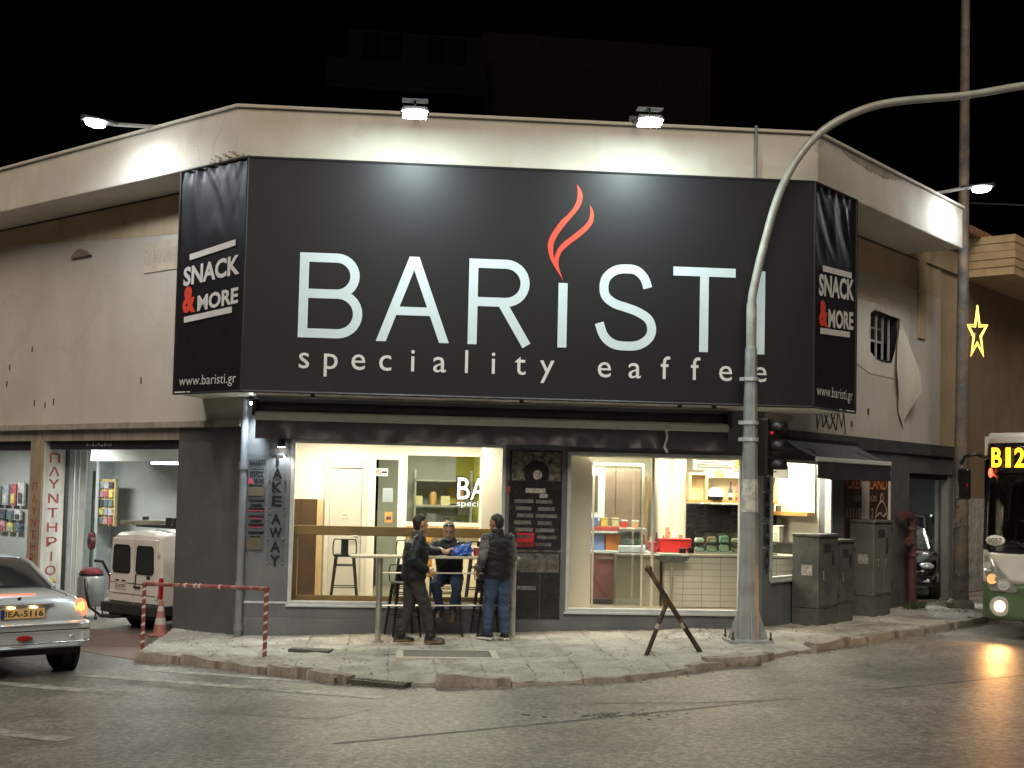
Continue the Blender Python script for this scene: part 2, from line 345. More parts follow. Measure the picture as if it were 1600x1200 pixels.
# skirt along the kerb and along the open end by the driveway
b0 = len(mb.v); edge = [i * NS for i in range(NT)]
mb.v += [(mb.v[k][0], mb.v[k][1], mb.v[k][2] - .3) for k in edge]
mb.f += [(edge[i], edge[i + 1], b0 + i + 1, b0 + i) for i in range(NT - 1)]
b1 = len(mb.v); mb.v += [(mb.v[j][0], mb.v[j][1], mb.v[j][2] - .3) for j in range(NS)]
mb.f += [(j, j + 1, b1 + j + 1, b1 + j) for j in range(NS - 1)]
def pave_mat():
    m = pm("pavement_concrete", (.43, .415, .37), rough=.85, var=.2, scale=2.2, dirt=(.17, .155, .125), dirt_amt=.55, dirt_scale=1.4, spec=.2)
    n = m.node_tree; L = n.links.new; b = n.nodes["Principled BSDF"]; tc = n.nodes.new("ShaderNodeTexCoord")
    src = b.inputs["Base Color"].links[0].from_socket
    nz = n.nodes.new("ShaderNodeTexNoise"); nz.inputs["Scale"].default_value = 3.; nz.inputs["Detail"].default_value = 8; L(tc.outputs["Object"], nz.inputs["Vector"])
    ad = n.nodes.new("ShaderNodeMix"); ad.data_type = 'RGBA'; ad.inputs["Factor"].default_value = .10; L(tc.outputs["Object"], ad.inputs["A"]); L(nz.outputs["Color"], ad.inputs["B"])
    br = n.nodes.new("ShaderNodeTexBrick"); br.inputs["Scale"].default_value = 1.; br.inputs["Brick Width"].default_value = .5; br.inputs["Row Height"].default_value = .5
    br.inputs["Mortar Size"].default_value = .014; br.inputs["Mortar Smooth"].default_value = .4; br.offset = 0
    br.inputs["Color1"].default_value = (1, 1, 1, 1); br.inputs["Color2"].default_value = (.78, .78, .78, 1); br.inputs["Mortar"].default_value = (.4, .4, .4, 1)
    mp = n.nodes.new("ShaderNodeMapping"); mp.inputs["Rotation"].default_value = (0, 0, -A0); L(ad.outputs["Result"], mp.inputs[0]); L(mp.outputs[0], br.inputs["Vector"])
    fine = n.nodes.new("ShaderNodeTexNoise"); fine.inputs["Scale"].default_value = 38; fine.inputs["Detail"].default_value = 9; fine.inputs["Roughness"].default_value = .7; L(tc.outputs["Object"], fine.inputs["Vector"])
    r = n.nodes.new("ShaderNodeMapRange"); r.inputs[1].default_value = .3; r.inputs[2].default_value = .7; r.inputs[3].default_value = .68; r.inputs[4].default_value = 1.28; L(fine.outputs[0], r.inputs[0])
    k = n.nodes.new("ShaderNodeVectorMath"); k.operation = 'SCALE'; L(src, k.inputs[0]); L(r.outputs[0], k.inputs[3])
    pres = n.nodes.new("ShaderNodeMapRange"); pres.inputs[1].default_value = .5; pres.inputs[2].default_value = .66; pres.inputs[3].default_value = .30; pres.inputs[4].default_value = .95; L(nz.outputs[0], pres.inputs[0])
    mm = n.nodes.new("ShaderNodeMix"); mm.data_type = 'RGBA'; mm.inputs["A"].default_value = (1, 1, 1, 1); L(pres.outputs[0], mm.inputs["Factor"]); L(br.outputs[0], mm.inputs["B"])
    k2 = n.nodes.new("ShaderNodeVectorMath"); k2.operation = 'MULTIPLY'; L(k.outputs[0], k2.inputs[0]); L(mm.outputs["Result"], k2.inputs[1]); L(k2.outputs[0], b.inputs["Base Color"])
    bp = n.nodes.new("ShaderNodeBump"); bp.inputs["Strength"].default_value = .7; bp.inputs["Distance"].default_value = .02; L(fine.outputs[0], bp.inputs["Height"])
    bp2 = n.nodes.new("ShaderNodeBump"); bp2.inputs["Strength"].default_value = .6; bp2.inputs["Distance"].default_value = .02; L(mm.outputs["Result"], bp2.inputs["Height"]); L(bp.outputs[0], bp2.inputs["Normal"]); L(bp2.outputs[0], b.inputs["Normal"])
    return m
PAVE = pave_mat()
pavement = tag(mb.build("pavement", PAVE, smooth=50), kind="structure")
# kerb stones, uneven and chipped
KST = pm("kerb_stone", (.30, .275, .23), rough=.85, var=.3, scale=5, bump=.6, bscale=35, dirt=(.12, .10, .08), dirt_amt=.8, dirt_scale=4)
def rough_block(lx, ly, lz, amp, seed, nseg=(8, 3, 3)):
    bm = bmesh.new(); bmesh.ops.create_cube(bm, size=1.0)
    bmesh.ops.subdivide_edges(bm, edges=bm.edges[:], cuts=3, use_grid_fill=True)
    for v in bm.verts:
        c = v.co.copy(); v.co = Vector((c.x * lx, c.y * ly, c.z * lz))
        k = 1.0 - .10 * (abs(c.x) > .45) - .12 * (abs(c.y) > .45) * (abs(c.z) > .45)
        v.co.y *= k if abs(c.z) > .45 else 1
        q = v.co * 4 + Vector((seed * 3.1, seed, 0)); v.co += noise.noise_vector(q) * amp
    me = bpy.data.meshes.new("kerb_stone"); bm.to_mesh(me); bm.free(); shade(me, 35); return me
kmeshes = [rough_block(1, .16, .20, .024, k) for k in range(6)]
for me in kmeshes: me.materials.append(KST)
kk = resample(KP, 60); i = 0; L0 = sum((b - a).length for a, b in zip(kk, kk[1:]))
kf = resample(KP, 800); pos = 0.0; nst = 0
seglen = L0 / 799
while pos < 16.5:
    ln = random.uniform(.55, 1.05); a = kf[min(799, int(pos / seglen))]; b = kf[min(799, int((pos + ln) / seglen))]
    c = (a + b) / 2; d = b - a; missing = (-1.85 < c.x < -1.0) or (3.3 < c.x < 3.9)
    if not missing and d.length > .1:
        low = random.uniform(-.055, -.012) - (.05 if .0 < c.x < 2.2 else 0)
        o = piece("kerb_stone", random.choice(kmeshes), pavement, (c.x - d.y / d.length * .02, c.y + d.x / d.length * .02, gz(c.x) - .075 + low + .012), (random.uniform(-.05, .05), random.uniform(-.03, .03), math.atan2(d.y, d.x) + random.uniform(-.03, .03)), (d.length * .97, random.uniform(.9, 1.3), 1)); nst += 1
    pos += ln
# loose kerb block at the right of the corner
blk = rough_block(.75, .17, .13, .012, 11); blk.materials.append(KST)
piece("kerb_stone", blk, pavement, (2.78, 15.93, gz(2.8) - .04), (0.03, -.02, .35))
# rubble crumbs in the gutter and on the pavement
rub = []
for k in range(4):
    me = rough_block(1, .8, .6, .18, 20 + k); me.materials.append(KST); me.name = "rubble_stone"; rub.append(me)
m = MB()
for k in range(420):
    t = random.uniform(.02, .6); K = kr[int(t * 1999)]; out = abs(random.gauss(0, .10))
    tx = (kr[min(1999, int(t * 1999) + 4)] - K).normalized(); q = K + Vector((tx.y, -tx.x)) * out
    r = random.uniform(.004, .018); m.ball((q.x, q.y, gz(q.x) - KERB + r * .4), (r * 1.3, r, r * .7), 5, 3)
for k in range(520):
    t = random.uniform(.02, .75); f = random.random(); K = kr[int(t * 1999)]; q = K.lerp(wr[int(pw(t, kmap) * 1999)], f)
    r = random.uniform(.003, .013); m.ball((q.x, q.y, gz(q.x) + .006 + r * .3), (r * 1.4, r, r * .6), 5, 3)
g = m.build("rubble", KST); tag(g, "small stone crumbs scattered over pavement and gutter", "rubble", kind="stuff")

# driveway and car-wash floor
FLOORC = pm("garage_floor_concrete", (.30, .27, .24), rough=.6, var=.25, scale=1.5, dirt=(.16, .12, .10), dirt_amt=.7, dirt_scale=.9, bump=.15)
RED = pm("red_oxide_floor", (.20, .13, .11), rough=.7, var=.3, scale=2, dirt=(.16, .14, .12), dirt_amt=.7, dirt_scale=1.2, bump=.2)
m = MB(); P = [wL(1.56, .35), wL(1.56, -3.6), wL(16, -3.6), wL(16, .35)]; m.quad(*[(p.x, p.y, -.195) for p in P]); tag(m.build("garage_floor", FLOORC), kind="structure")
m = MB(); P = [(-4.85, 16.8), (-5.25, 18.9), tuple(wL(1.58, .36)[:2]), tuple(wL(8, .36)[:2]), (-9.5, 21.2), (-7.4, 19.2)]
n0 = len(P); m.add([(x, y, gz(x) - KERB + .006) for x, y in P] + [(x, y, -.40) for x, y in P], [tuple(range(n0))] + [(i, (i + 1) % n0, n0 + (i + 1) % n0, n0 + i) for i in range(n0)]); tag(m.build("driveway", RED), kind="structure")

# ================================================================= THE CORNER BUILDING
bld = thing("corner_building", "single storey chamfered corner building with overhanging cream roof fascia and grey shopfront", "building", BL, A0)
GREY = pm("charcoal_wall_paint", (.135, .15, .165), rough=.5, var=.16, scale=2.5, bump=.12, bscale=25, streak=.08, dirt=(.20, .19, .17), dirt_amt=.25, dirt_scale=3)
PIER = pm("charcoal_pier_paint", (.095, .095, .098), rough=.65, var=.15, scale=2, bump=.15, bscale=30, streak=.05)
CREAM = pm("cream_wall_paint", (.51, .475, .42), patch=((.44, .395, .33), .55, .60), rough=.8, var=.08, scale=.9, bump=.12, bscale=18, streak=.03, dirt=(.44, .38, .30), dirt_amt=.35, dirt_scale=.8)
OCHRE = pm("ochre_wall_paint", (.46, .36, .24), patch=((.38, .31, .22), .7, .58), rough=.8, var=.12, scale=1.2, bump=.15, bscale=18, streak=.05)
FASC = pm("fascia_plaster", (.58, .55, .48), patch=((.50, .46, .38), .5, .62), rough=.8, var=.07, scale=.8, bump=.15, bscale=14, streak=.03, dirt=(.45, .38, .28), dirt_amt=.35, dirt_scale=1.1)
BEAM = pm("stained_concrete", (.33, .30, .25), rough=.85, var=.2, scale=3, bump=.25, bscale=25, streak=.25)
DARKST = pm("dark_steel", (.035, .035, .04), rough=.5, metal=.3, var=.2)
ALU = pm("aluminium_frame", (.58, .62, .65), rough=.4, metal=.35, var=.1)
WHITEP = pm("white_interior_paint", (.82, .77, .65), rough=.6, var=.04, scale=1.5)
SOFW = pm("white_soffit_panel", (.84, .83, .78), rough=.5, var=.15, scale=2, dirt=(.35, .28, .18), dirt_amt=.5, dirt_scale=2.5)
ZR0, ZR1 = 6.70, 7.42
# front wall around two shop windows
m = MB(FM); y0, y1 = 0., .22
for a in ((0, .70, -.5, ZR0), (3.84, 4.76, -.5, ZR0), (7.43, WID, -.5, ZR0), (.70, 3.84, -.5, .46), (4.76, 7.43, -.5, .41), (.70, 3.84, 2.86, ZR0), (4.76, 7.43, 2.78, ZR0)): m.box(a[0], a[1], y0, y1, a[2], a[3])
m.build("front_wall", GREY, bld)
# plinth lip and sill strip
m = MB(FM); m.box(.0, .70, -.018, -.002, .47, .50); m.build("sill_strip", ALU, bld)
m = MB(FM); m.box(.02, WID - .02, -.03, -.003, -.5, .26); m.build("plinth", GREY, bld, bevel=.006)
# left flank: pier, upper wall, ledge, beam
m = MB(LM); m.box(.02, 1.55, .0, .25, -.6, 3.02); m.build("flank_pier", PIER, bld)
m = MB(LM); m.box(-.02, 18, .003, .25, 3.12, ZR0); m.build("upper_wall", CREAM, bld)
m = MB(LM); m.box(-.02, 18, -.09, .25, 3.02, 3.119); m.build("ledge", BEAM, bld, bevel=.008)
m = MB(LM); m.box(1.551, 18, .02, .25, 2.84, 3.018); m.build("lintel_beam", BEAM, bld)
SHUT = pm("dark_shutter_box", (.022, .018, .03), rough=.6, var=.3)
m = MB(LM); m.box(1.56, 5.36, .10, .35, 2.70, 2.838); m.build("shutter_box", SHUT, bld); m = MB(LM); m.box(5.80, 14, .10, .35, 2.68, 2.838); m.build("shutter_box", SHUT, bld)
# graffiti-like scribble on the shutter box
SCR = pm("grey_scrawl", (.30, .30, .30), rough=.8)
for k in range(9): m = MB(LM); m.box(4.2 - k * .085 - .02, 4.2 - k * .085 + .025, .094, .099, 2.75 + .01 * math.sin(k * 2), 2.79 + .015 * math.cos(k * 3)); m.build("scrawl", SCR, bld)
# dividing pier of the car wash: red-lettered faces
PW = pm("pier_white_paint", (.60, .60, .56), rough=.7, var=.12, scale=3, streak=.25, bump=.1, dirt=(.3, .3, .28), dirt_amt=.4)
PT = pm("pier_warm_lit_tan", (.36, .28, .20), rough=.8, var=.15, scale=3, streak=.25, bump=.15)  # tan cast of the warm street light, painted onto the pier's outer face
CONC = pm("pale_concrete", (.34, .34, .32), rough=.8, var=.15, scale=3, streak=.2, bump=.2)
m = MB(LM); m.box(5.40, 5.80, .03, .44, -.4, 2.838); m.build("pier", PW, bld)
m = MB(LM); m.box(5.41, 5.795, .0, .029, -.4, 2.838); m.build("pier_face", PT, bld)
m = MB(LM); m.box(5.37, 5.80, .441, .50, -.4, 2.69); m.build("shutter_guide", DARKST, bld)
m = MB(LM); m.box(5.42, 5.78, .501, .86, -.4, 2.84); m.build("inner_pier", CONC, bld)
m = MB(LM); m.box(5.405, 5.418, .62, .64, -.2, 2.7); m.box(5.405, 5.418, .72, .735, -.2, 2.7); m.build("conduit", ALU, bld)
REDL = pm("faded_red_paint", (.30, .06, .05), rough=.7, var=.3, scale=9)
TM = LM @ Matrix.Translation((5.40, 0, 0)) @ Matrix.Rotation(RAD(90), 4, 'Z')   # side face of the pier, x' = inward
wz = [2.56, 2.33, 2.11, 1.86, 1.61, 1.36, 1.11, .86, .62]
for ch, z in zip("ΠΛΥΝΤΗΡΙΟ", wz): letters("letter", ch, REDL, bld, .13 if ch != 'Ι' else .22, .33 if ch != 'Ι' else .255, z - .09, z + .075, .003, TM, bold=.012)
for k, (ch, z) in enumerate(zip("ΠΛΥΝΤΗΡ", [2.05, 1.84, 1.63, 1.42, 1.22, 1.02, .82])): letters("letter", ch, REDL, bld, 5.53, 5.68, z - .07, z + .07, -.004, LM, bold=.0, flip=True)
YEL = pm("yellow_decal", (.55, .48, .08), rough=.6)
m = MB(TM); m.prism([(.12, .42), (.34, .42), (.32, .455), (.27, .48), (.18, .48), (.14, .455)], .002, .004, 'y'); m.build("decal", YEL, bld)
m = MB(TM); m.box(.12, .34, .002, .005, .395, .415); m.build("decal", REDL, bld)
# car-wash hall
HALLW = pm("hall_wall_paint", (.40, .42, .41), rough=.7, var=.08, scale=1.5, streak=.02, bump=.08)
HALLC = pm("hall_ceiling_paint", (.66, .68, .64), rough=.7, var=.08, scale=1.5)
m = MB(LM); m.box(1.40, 16, 3.5, 3.62, -.4, 3.02); m.build("hall_wall", HALLW, bld)
m = MB(LM); m.box(1.40, 1.549, .26, 3.49, -.4, 3.02); m.build("hall_wall", HALLW, bld)
m = MB(LM); m.box(15.8, 15.95, .26, 3.49, -.4, 3.02); m.build("hall_wall", HALLW, bld)
m = MB(LM); m.box(1.40, 16, .351, 3.62, 2.84 + .10, 3.015); m.build("hall_ceiling", HALLC, bld)
m = MB(LM); m.box(1.60, 7.4, 2.2, 3.49, 2.55, 2.938); m.build("ceiling_drop", HALLC, bld)
m = MB(LM); m.box(8.6, 8.95, 2.9, 3.49, -.4, 2.93); m.build("hall_pillar", pm("pale_blue_wall", (.48, .53, .53), rough=.6), bld)
m = MB(LM); m.tube([(8.5, 2.75, -.2), (8.5, 2.75, 2.9)], .05, 8); m.tube([(8.3, 2.95, -.2), (8.3, 2.95, 2.9)], .035, 8); m.build("conduit", ALU, bld, smooth=40)
m = MB(LM); m.box(10.5, 10.9, .02, .42, -.4, 2.838); m.build("pier", CONC, bld)
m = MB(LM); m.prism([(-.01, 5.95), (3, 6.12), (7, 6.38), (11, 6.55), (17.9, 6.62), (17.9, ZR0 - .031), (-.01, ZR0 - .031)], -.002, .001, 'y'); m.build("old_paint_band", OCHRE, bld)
# right flank
m = MB(RM)
for a in ((0., .22, -.5, 3.0), (2.36, 2.86, -.5, 3.0), (.22, 2.36, -.5, .90), (.22, 2.36, 2.76, 3.0), (2.86, 4.78, -.5, 3.0)): m.box(a[0], a[1], 0., .22, a[2], a[3])
m.build("flank_wall", GREY, bld)
m = MB(RM); m.box(4.781, 5.62, -.02, .3, -.5, 3.0); m.box(7.95, 8.49, .0, .3, -.5, 3.0); m.box(5.621, 7.949, .0, .3, 2.66, 3.0); m.build("flank_pier", PIER, bld)
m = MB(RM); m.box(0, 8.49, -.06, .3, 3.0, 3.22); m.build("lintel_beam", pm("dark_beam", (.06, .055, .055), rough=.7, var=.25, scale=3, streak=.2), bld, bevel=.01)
m = MB(RM); m.box(.02, 3.72, .002, .25, 3.221, ZR0); m.box(5.16, 7.2, .002, .25, 3.221, 6.1); m.box(3.721, 5.159, .002, .25, 3.221, 4.60); m.box(3.721, 5.159, .002, .25, 5.50, ZR0); m.build("upper_wall", CREAM, bld)
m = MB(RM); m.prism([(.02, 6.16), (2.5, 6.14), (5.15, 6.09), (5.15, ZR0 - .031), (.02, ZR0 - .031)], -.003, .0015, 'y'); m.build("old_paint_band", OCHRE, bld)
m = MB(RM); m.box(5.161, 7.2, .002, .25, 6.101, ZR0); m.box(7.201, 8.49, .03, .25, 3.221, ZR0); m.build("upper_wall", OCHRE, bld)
m = MB(RM); m.box(6.0, 6.38, -.035, .0, 5.2, ZR0); m.build("pilaster", OCHRE, bld, bevel=.01)
# barred window behind the torn banner
m = MB(RM); m.box(3.7, 5.2, .9, .95, 4.4, 5.7); m.build("window_backing", pm("black_void", (.01, .01, .012), rough=.9), bld)
w = MB(RM); w.box(3.722, 3.80, .05, .2, 4.602, 5.498); w.box(5.08, 5.158, .05, .2, 4.602, 5.498); w.box(3.801, 5.079, .05, .2, 4.602, 4.66); w.box(3.801, 5.079, .05, .2, 5.44, 5.498)
wo_ = w.build("barred_window", DARKST, bld)
for x in (4.02, 4.3, 4.58, 4.86):
    m = MB(RM); m.box(x - .016, x + .016, .07, .10, 4.661, 5.439); m.build("window_bar", ALU, wo_)
m = MB(RM); m.box(4.32, 4.84, .20, .22, 4.98, 5.02); m.box(4.32, 4.84, .20, .22, 5.22, 5.25); m.build("window_slat", ALU, wo_)
BANN = pm("torn_banner", (.60, .55, .46), rough=.6, var=.08, scale=2, streak=.1)
TMR = RM
# banner remains around the torn opening (irregular ring) and the hanging flap
outer = [(3.30, 4.30), (5.60, 4.30), (5.60, 5.72), (3.30, 5.72)]
hole = [(3.84, 4.74), (4.10, 4.62), (4.50, 4.58), (4.78, 4.62), (4.92, 4.86), (5.10, 5.30), (5.14, 5.46), (4.62, 5.47), (4.05, 5.50), (3.84, 5.42), (3.79, 5.1)]
m = MB(TMR); n_h = len(hole); ring = []
for k, (x, z) in enumerate(hole):
    cx, cz = 4.47, 5.05; dx, dz = x - cx, z - cz; sc = min((1.13 if dx > 0 else 1.17) / max(1e-6, abs(dx)), .70 / max(1e-6, abs(dz))); ring.append((cx + dx * sc, cz + dz * sc))
m.add([(x, -.012, z) for x, z in hole] + [(x, -.006, z) for x, z in ring], [(k, (k + 1) % n_h, n_h + (k + 1) % n_h, n_h + k) for k in range(n_h)])
m.build("torn_banner", BANN, bld)
m = MB(TMR); fl = [[(5.12, 5.40), (5.16, 5.38), (5.2, 5.36)], [(4.92, 4.95), (5.12, 4.9), (5.42, 4.85)], [(4.86, 4.55), (5.15, 4.5), (5.62, 4.45)], [(4.93, 4.25), (5.22, 4.2), (5.66, 4.15)], [(5.0, 4.0), (5.25, 3.92), (5.55, 3.98)], [(5.06, 3.75), (5.2, 3.70), (5.34, 3.62)], [(5.26, 3.52), (5.28, 3.50), (5.30, 3.49)]]
vsf = []
for r_, row in enumerate(fl):
    for c_, (x, z) in enumerate(row): vsf.append((x, -.03 - .16 * math.sin(min(r_, 5) / 5 * math.pi) * (.3 + .5 * c_) * (1 if c_ != 1 else .4), z))
m.add(vsf, [(r_ * 3 + c_, r_ * 3 + c_ + 1, r_ * 3 + 4 + c_, r_ * 3 + 3 + c_) for r_ in range(6) for c_ in range(2)])
fo = m.build("banner_flap", BANN, bld, smooth=60)
# graffiti tag under the sign
m = MB(RM); GB = pm("black_spray", (.02, .02, .022), rough=.7)
for pts in ([(1.75, 3.58), (1.8, 3.30), (1.95, 3.62), (2.0, 3.32)], [(2.02, 3.60), (2.25, 3.30)], [(2.25, 3.62), (2.02, 3.32)], [(2.25, 3.60), (2.5, 3.30)], [(2.5, 3.62), (2.28, 3.32)], [(2.52, 3.3), (2.56, 3.64), (2.72, 3.36), (2.80, 3.62), (2.86, 3.24)]): stroke(m, pts, .03, -.008, -.004)
m.build("graffiti_tag", GB, bld)
# roof slab with overhanging fascia
def plan(oF, oL, oR, sL=18., sR=8.49):
    def Lq(s, o): q = LM @ Vector((s, -o, 0)); return (q.x, q.y)
    def Rq(s, o): q = RM @ Vector((s, -o, 0)); return (q.x, q.y)
    s1 = (-oF + oL * -math.cos(AL)) / math.sin(AL) if False else None
    # left corner: on left line and y=-oF
    d = (math.cos(AL), math.sin(AL)); q = Lq(0, oL); sl_ = (-oF - q[1]) / d[1]; cl = (q[0] + sl_ * d[0], -oF)
    d = (math.cos(AR), math.sin(AR)); q = Rq(0, oR); sr_ = (-oF - q[1]) / d[1]; cr = (q[0] + sr_ * d[0], -oF)
    return Lq(sL, oL), cl, cr, Rq(sR, oR)
a, b, c, d = plan(1.05, .82, 1.05, 18, 5.45)
inn = plan(-.3, -.3, -.3, 18, 5.45)
m = MB(); m.prism([a, b, c, d, inn[3], (5.5, 6.0), (1.5, 6.5), inn[0]], ZR0, ZR1, 'z'); m.build("roof_fascia", FASC, bld, bevel=.02)
a2, b2, c2, d2 = plan(1.09, .86, 1.09, 18.02, 5.46); m = MB(); m.prism([a2, b2, c2, d2, inn[3], (5.5, 6.0), (1.5, 6.5), inn[0]], ZR1 + .002, ZR1 + .05, 'z'); m.build("roof_coping", FASC, bld, bevel=.01)
# shadow joint between wall and soffit
m = MB(LM); m.box(0, 18, -.012, .0, ZR0 - .03, ZR0 - .001); m.build("soffit_joint", DARKST, bld)
m = MB(RM); m.box(0, 8.49, -.012, -.001, ZR0 - .03, ZR0 - .001); m.build("soffit_joint", DARKST, bld)
m = MB(RM); m.box(5.46, 8.49, -.02, .3, ZR0, ZR1 - .3); m.build("roof_slab", OCHRE, bld)
# peeled plaster ribbon along the top of the right fascia
m = MB(RM); pp = [(.35, 7.39)] + [(.35 + k * .06, 7.385 - .15 * math.sin(math.pi * min(1, k / 38)) ** .7 * (.55 + .9 * abs(noise.noise(Vector((k * .37, 4, 1)))))) for k in range(1, 38)] + [(2.64, 7.40), (.35, 7.40)]
m.prism(pp, -1.056, -1.052, 'y'); m.build("peeled_plaster", BEAM, bld)
# tile roof edge behind
TERR = pm("terracotta", (.28, .15, .09), rough=.8, var=.3, scale=6)
tm = MB(); tm.tube([(0, 0, 0), (.9, 0, .12)], .085, 8); tme = tm.mesh("roof_tile"); tme.materials.append(TERR); shade(tme, 60)
tr_ = MB(RM); tr_.box(5.4, 9.2, .0, 3, 7.35, 7.42); trf = tr_.build("tiled_roof", TERR, bld)
for k in range(20):
    q = RM @ Vector((5.5 + k * .185, -.35, 7.55)); piece("roof_tile", tme, trf, q, (0, 0, AR + RAD(90)))
# ghost lettering boards on the flanks
GH = pm("ghost_board", (.53, .47, .37), rough=.8, var=.1, streak=.1); GHL = pm("ghost_letters", (.40, .36, .30), rough=.8, var=.2, scale=9)
m = MB(LM); m.box(1.62, 2.62, -.012, .001, 5.50, 5.98); m.build("painted_over_board", GH, bld)
letters("letter", "CAR WASH & PARKING", GHL, bld, 1.66, 2.58, 5.62, 5.86, -.015, LM, flip=True)
m = MB(RM); m.box(2.9, 4.25, -.012, -.001, 5.62, 6.0); m.build("painted_over_board", GH, bld)
letters("letter", "SH & PARKING", GHL, bld, 3.0, 4.2, 5.70, 5.92, -.015, RM)
# small vent hood and anchor stubs in the left wall
m = MB(LM); m.prism([(4.12, 5.94), (4.72, 5.94), (4.58, 6.04), (4.45, 6.08), (4.30, 6.04)], -.05, .0, 'y'); m.build("vent_hood", pm("vent_metal", (.22, .17, .12), rough=.7), bld)
m = MB(LM); stub = pm("rust_stub", (.10, .06, .04), rough=.8)
for k in range(9):
    s_ = random.uniform(1.5, 9); z_ = random.uniform(3.4, 4.4); mm_ = MB(LM); mm_.box(s_ - .008, s_ + .008, -.015, .0, z_, z_ + .10); mm_.build("wall_anchor", stub, bld)
for k in range(5):
    s_ = random.uniform(1, 6); z_ = random.uniform(3.35, 3.9); mm_ = MB(RM); mm_.box(s_ - .012, s_ + .012, -.025, .0, z_, z_ + .10); mm_.build("wall_anchor", stub, bld)
# downpipe on the front corner and vertical pipe on the fascia
PIPE = pm("grey_pipe", (.22, .25, .28), rough=.45, var=.12, streak=.2)
m = MB(FM); m.tube([(.02, -.06, -.3), (.02, -.06, 3.42)], .055, 12)
for z in (.12, .72, 2.45): m.lathe([(.068, z - .05), (.068, z + .05)], 12, (.02, -.06, 0))
m.build("downpipe", PIPE, bld, smooth=40)
m = MB(FM); m.tube([(7.25, -1.10, 6.6), (7.25, -1.10, 7.50)], .022, 8); m.build("vent_pipe", PIPE, bld, smooth=40)

# ---- shop rooms behind the windows
FL = .40; CE = 2.98
m = MB(FM); m.prism([(.27, .23), (WID - .1, .23), (WID + 3.1, 3.6), (WID + 3.1, 4.6), (1.9, 4.6), (1.75, 1.75), (-.2, 1.65), (-.5, 1.1)], FL - .1, FL, 'z'); m.build("shop_floor", pm("floor_tiles", (.42, .36, .27), rough=.35, var=.12, scale=3), bld)
m = MB(FM); m.prism([(.27, .23), (WID - .1, .23), (WID + 3.1, 3.6), (WID + 3.1, 4.6), (1.9, 4.6), (1.75, 1.75), (-.2, 1.65), (-.5, 1.1)], CE, CE + .1, 'z'); m.build("shop_ceiling", WHITEP, bld)
m = MB(FM); m.box(-.4, 1.86, 1.6, 1.7, FL, CE); m.box(1.86, 3.58, 1.6, 1.7, 2.76, CE); m.build("partition_wall", WHITEP, bld)
m = MB(FM); m.box(3.56, 4.02, 1.0, 1.7, FL, CE); m.build("interior_column", WHITEP, bld)
m = MB(FM); m.box(1.861, 1.90, 1.58, 1.72, FL, 2.759); m.box(2.26, 2.40, 1.58, 1.72, FL, 2.759); m.box(2.401, 3.559, 1.58, 1.72, 2.70, 2.759); m.box(2.401, 3.559, 1.58, 1.72, 1.58, 1.64); m.box(1.901, 2.259, 1.58, 1.72, 2.62, 2.759); m.build("glazed_partition_frame", WHITEP, bld)
m = MB(FM); m.box(2.401, 3.559, 1.62, 1.70, FL, 1.579); m.build("partition_panel", pm("cream_panel", (.72, .64, .46), rough=.5), bld)
OAKS = pm("orange_oak", (.52, .28, .07), rough=.45, var=.25, scale=5)
m = MB(FM); m.box(2.401, 3.559, 1.50, 1.579, 1.50, 1.57); m.build("pass_sill", OAKS, bld, bevel=.006)
GLI = glass("interior_glass", (.93, .96, .93), refl=.6)
m = MB(FM); m.box(1.901, 2.259, 1.645, 1.652, FL, 2.619); m.build("pane", GLI, bld); m = MB(FM); m.box(2.401, 3.559, 1.645, 1.652, 1.641, 2.699); m.build("pane", GLI, bld)
# back kitchen seen through the partition
OLIVE = pm("olive_wall", (.30, .29, .035), rough=.6, var=.1); GREYI = pm("kitchen_wall", (.42, .43, .38), rough=.6, var=.15, scale=2)
m = MB(FM); m.box(1.9, 3.3, 4.4, 4.5, FL, CE); m.build("kitchen_wall", GREYI, bld); m = MB(FM); m.box(3.301, 4.9, 4.38, 4.5, FL, CE); m.build("kitchen_wall", OLIVE, bld)
m = MB(FM); m.box(3.62, 3.85, 4.30, 4.379, FL, CE); m.build("wall_strip", pm("lime_strip", (.42, .46, .05), rough=.5), bld)
m = MB(FM); m.box(1.72, 1.859, 1.701, 4.4, FL, CE); m.build("kitchen_wall", GREYI, bld)
m = MB(FM); m.box(4.86, 4.99, 1.021, 4.379, FL, CE); m.build("partition_wall", WHITEP, bld)
# right room back walls
m = MB(FM); m.box(4.991, WID + 3, 4.38, 4.5, FL, CE); m.build("back_wall", pm("pale_green_wall", (.60, .62, .48), rough=.6, var=.06), bld)
m = MB(FM); m.box(4.87, 5.24, .70, 1.02, FL, CE); m.build("interior_column", WHITEP, bld)
m = MB(RM); m.box(2.40, 2.52, .23, 3.4, FL, CE); m.build("partition_wall", WHITEP, bld)
m = MB(FM); m.box(6.85, 7.05, 2.2, 4.379, FL, CE); m.build("wall_return", WHITEP, bld)
m = MB(FM); m.box(4.95, 7.42, .23, .60, 2.72, CE); m.build("bulkhead", WHITEP, bld)

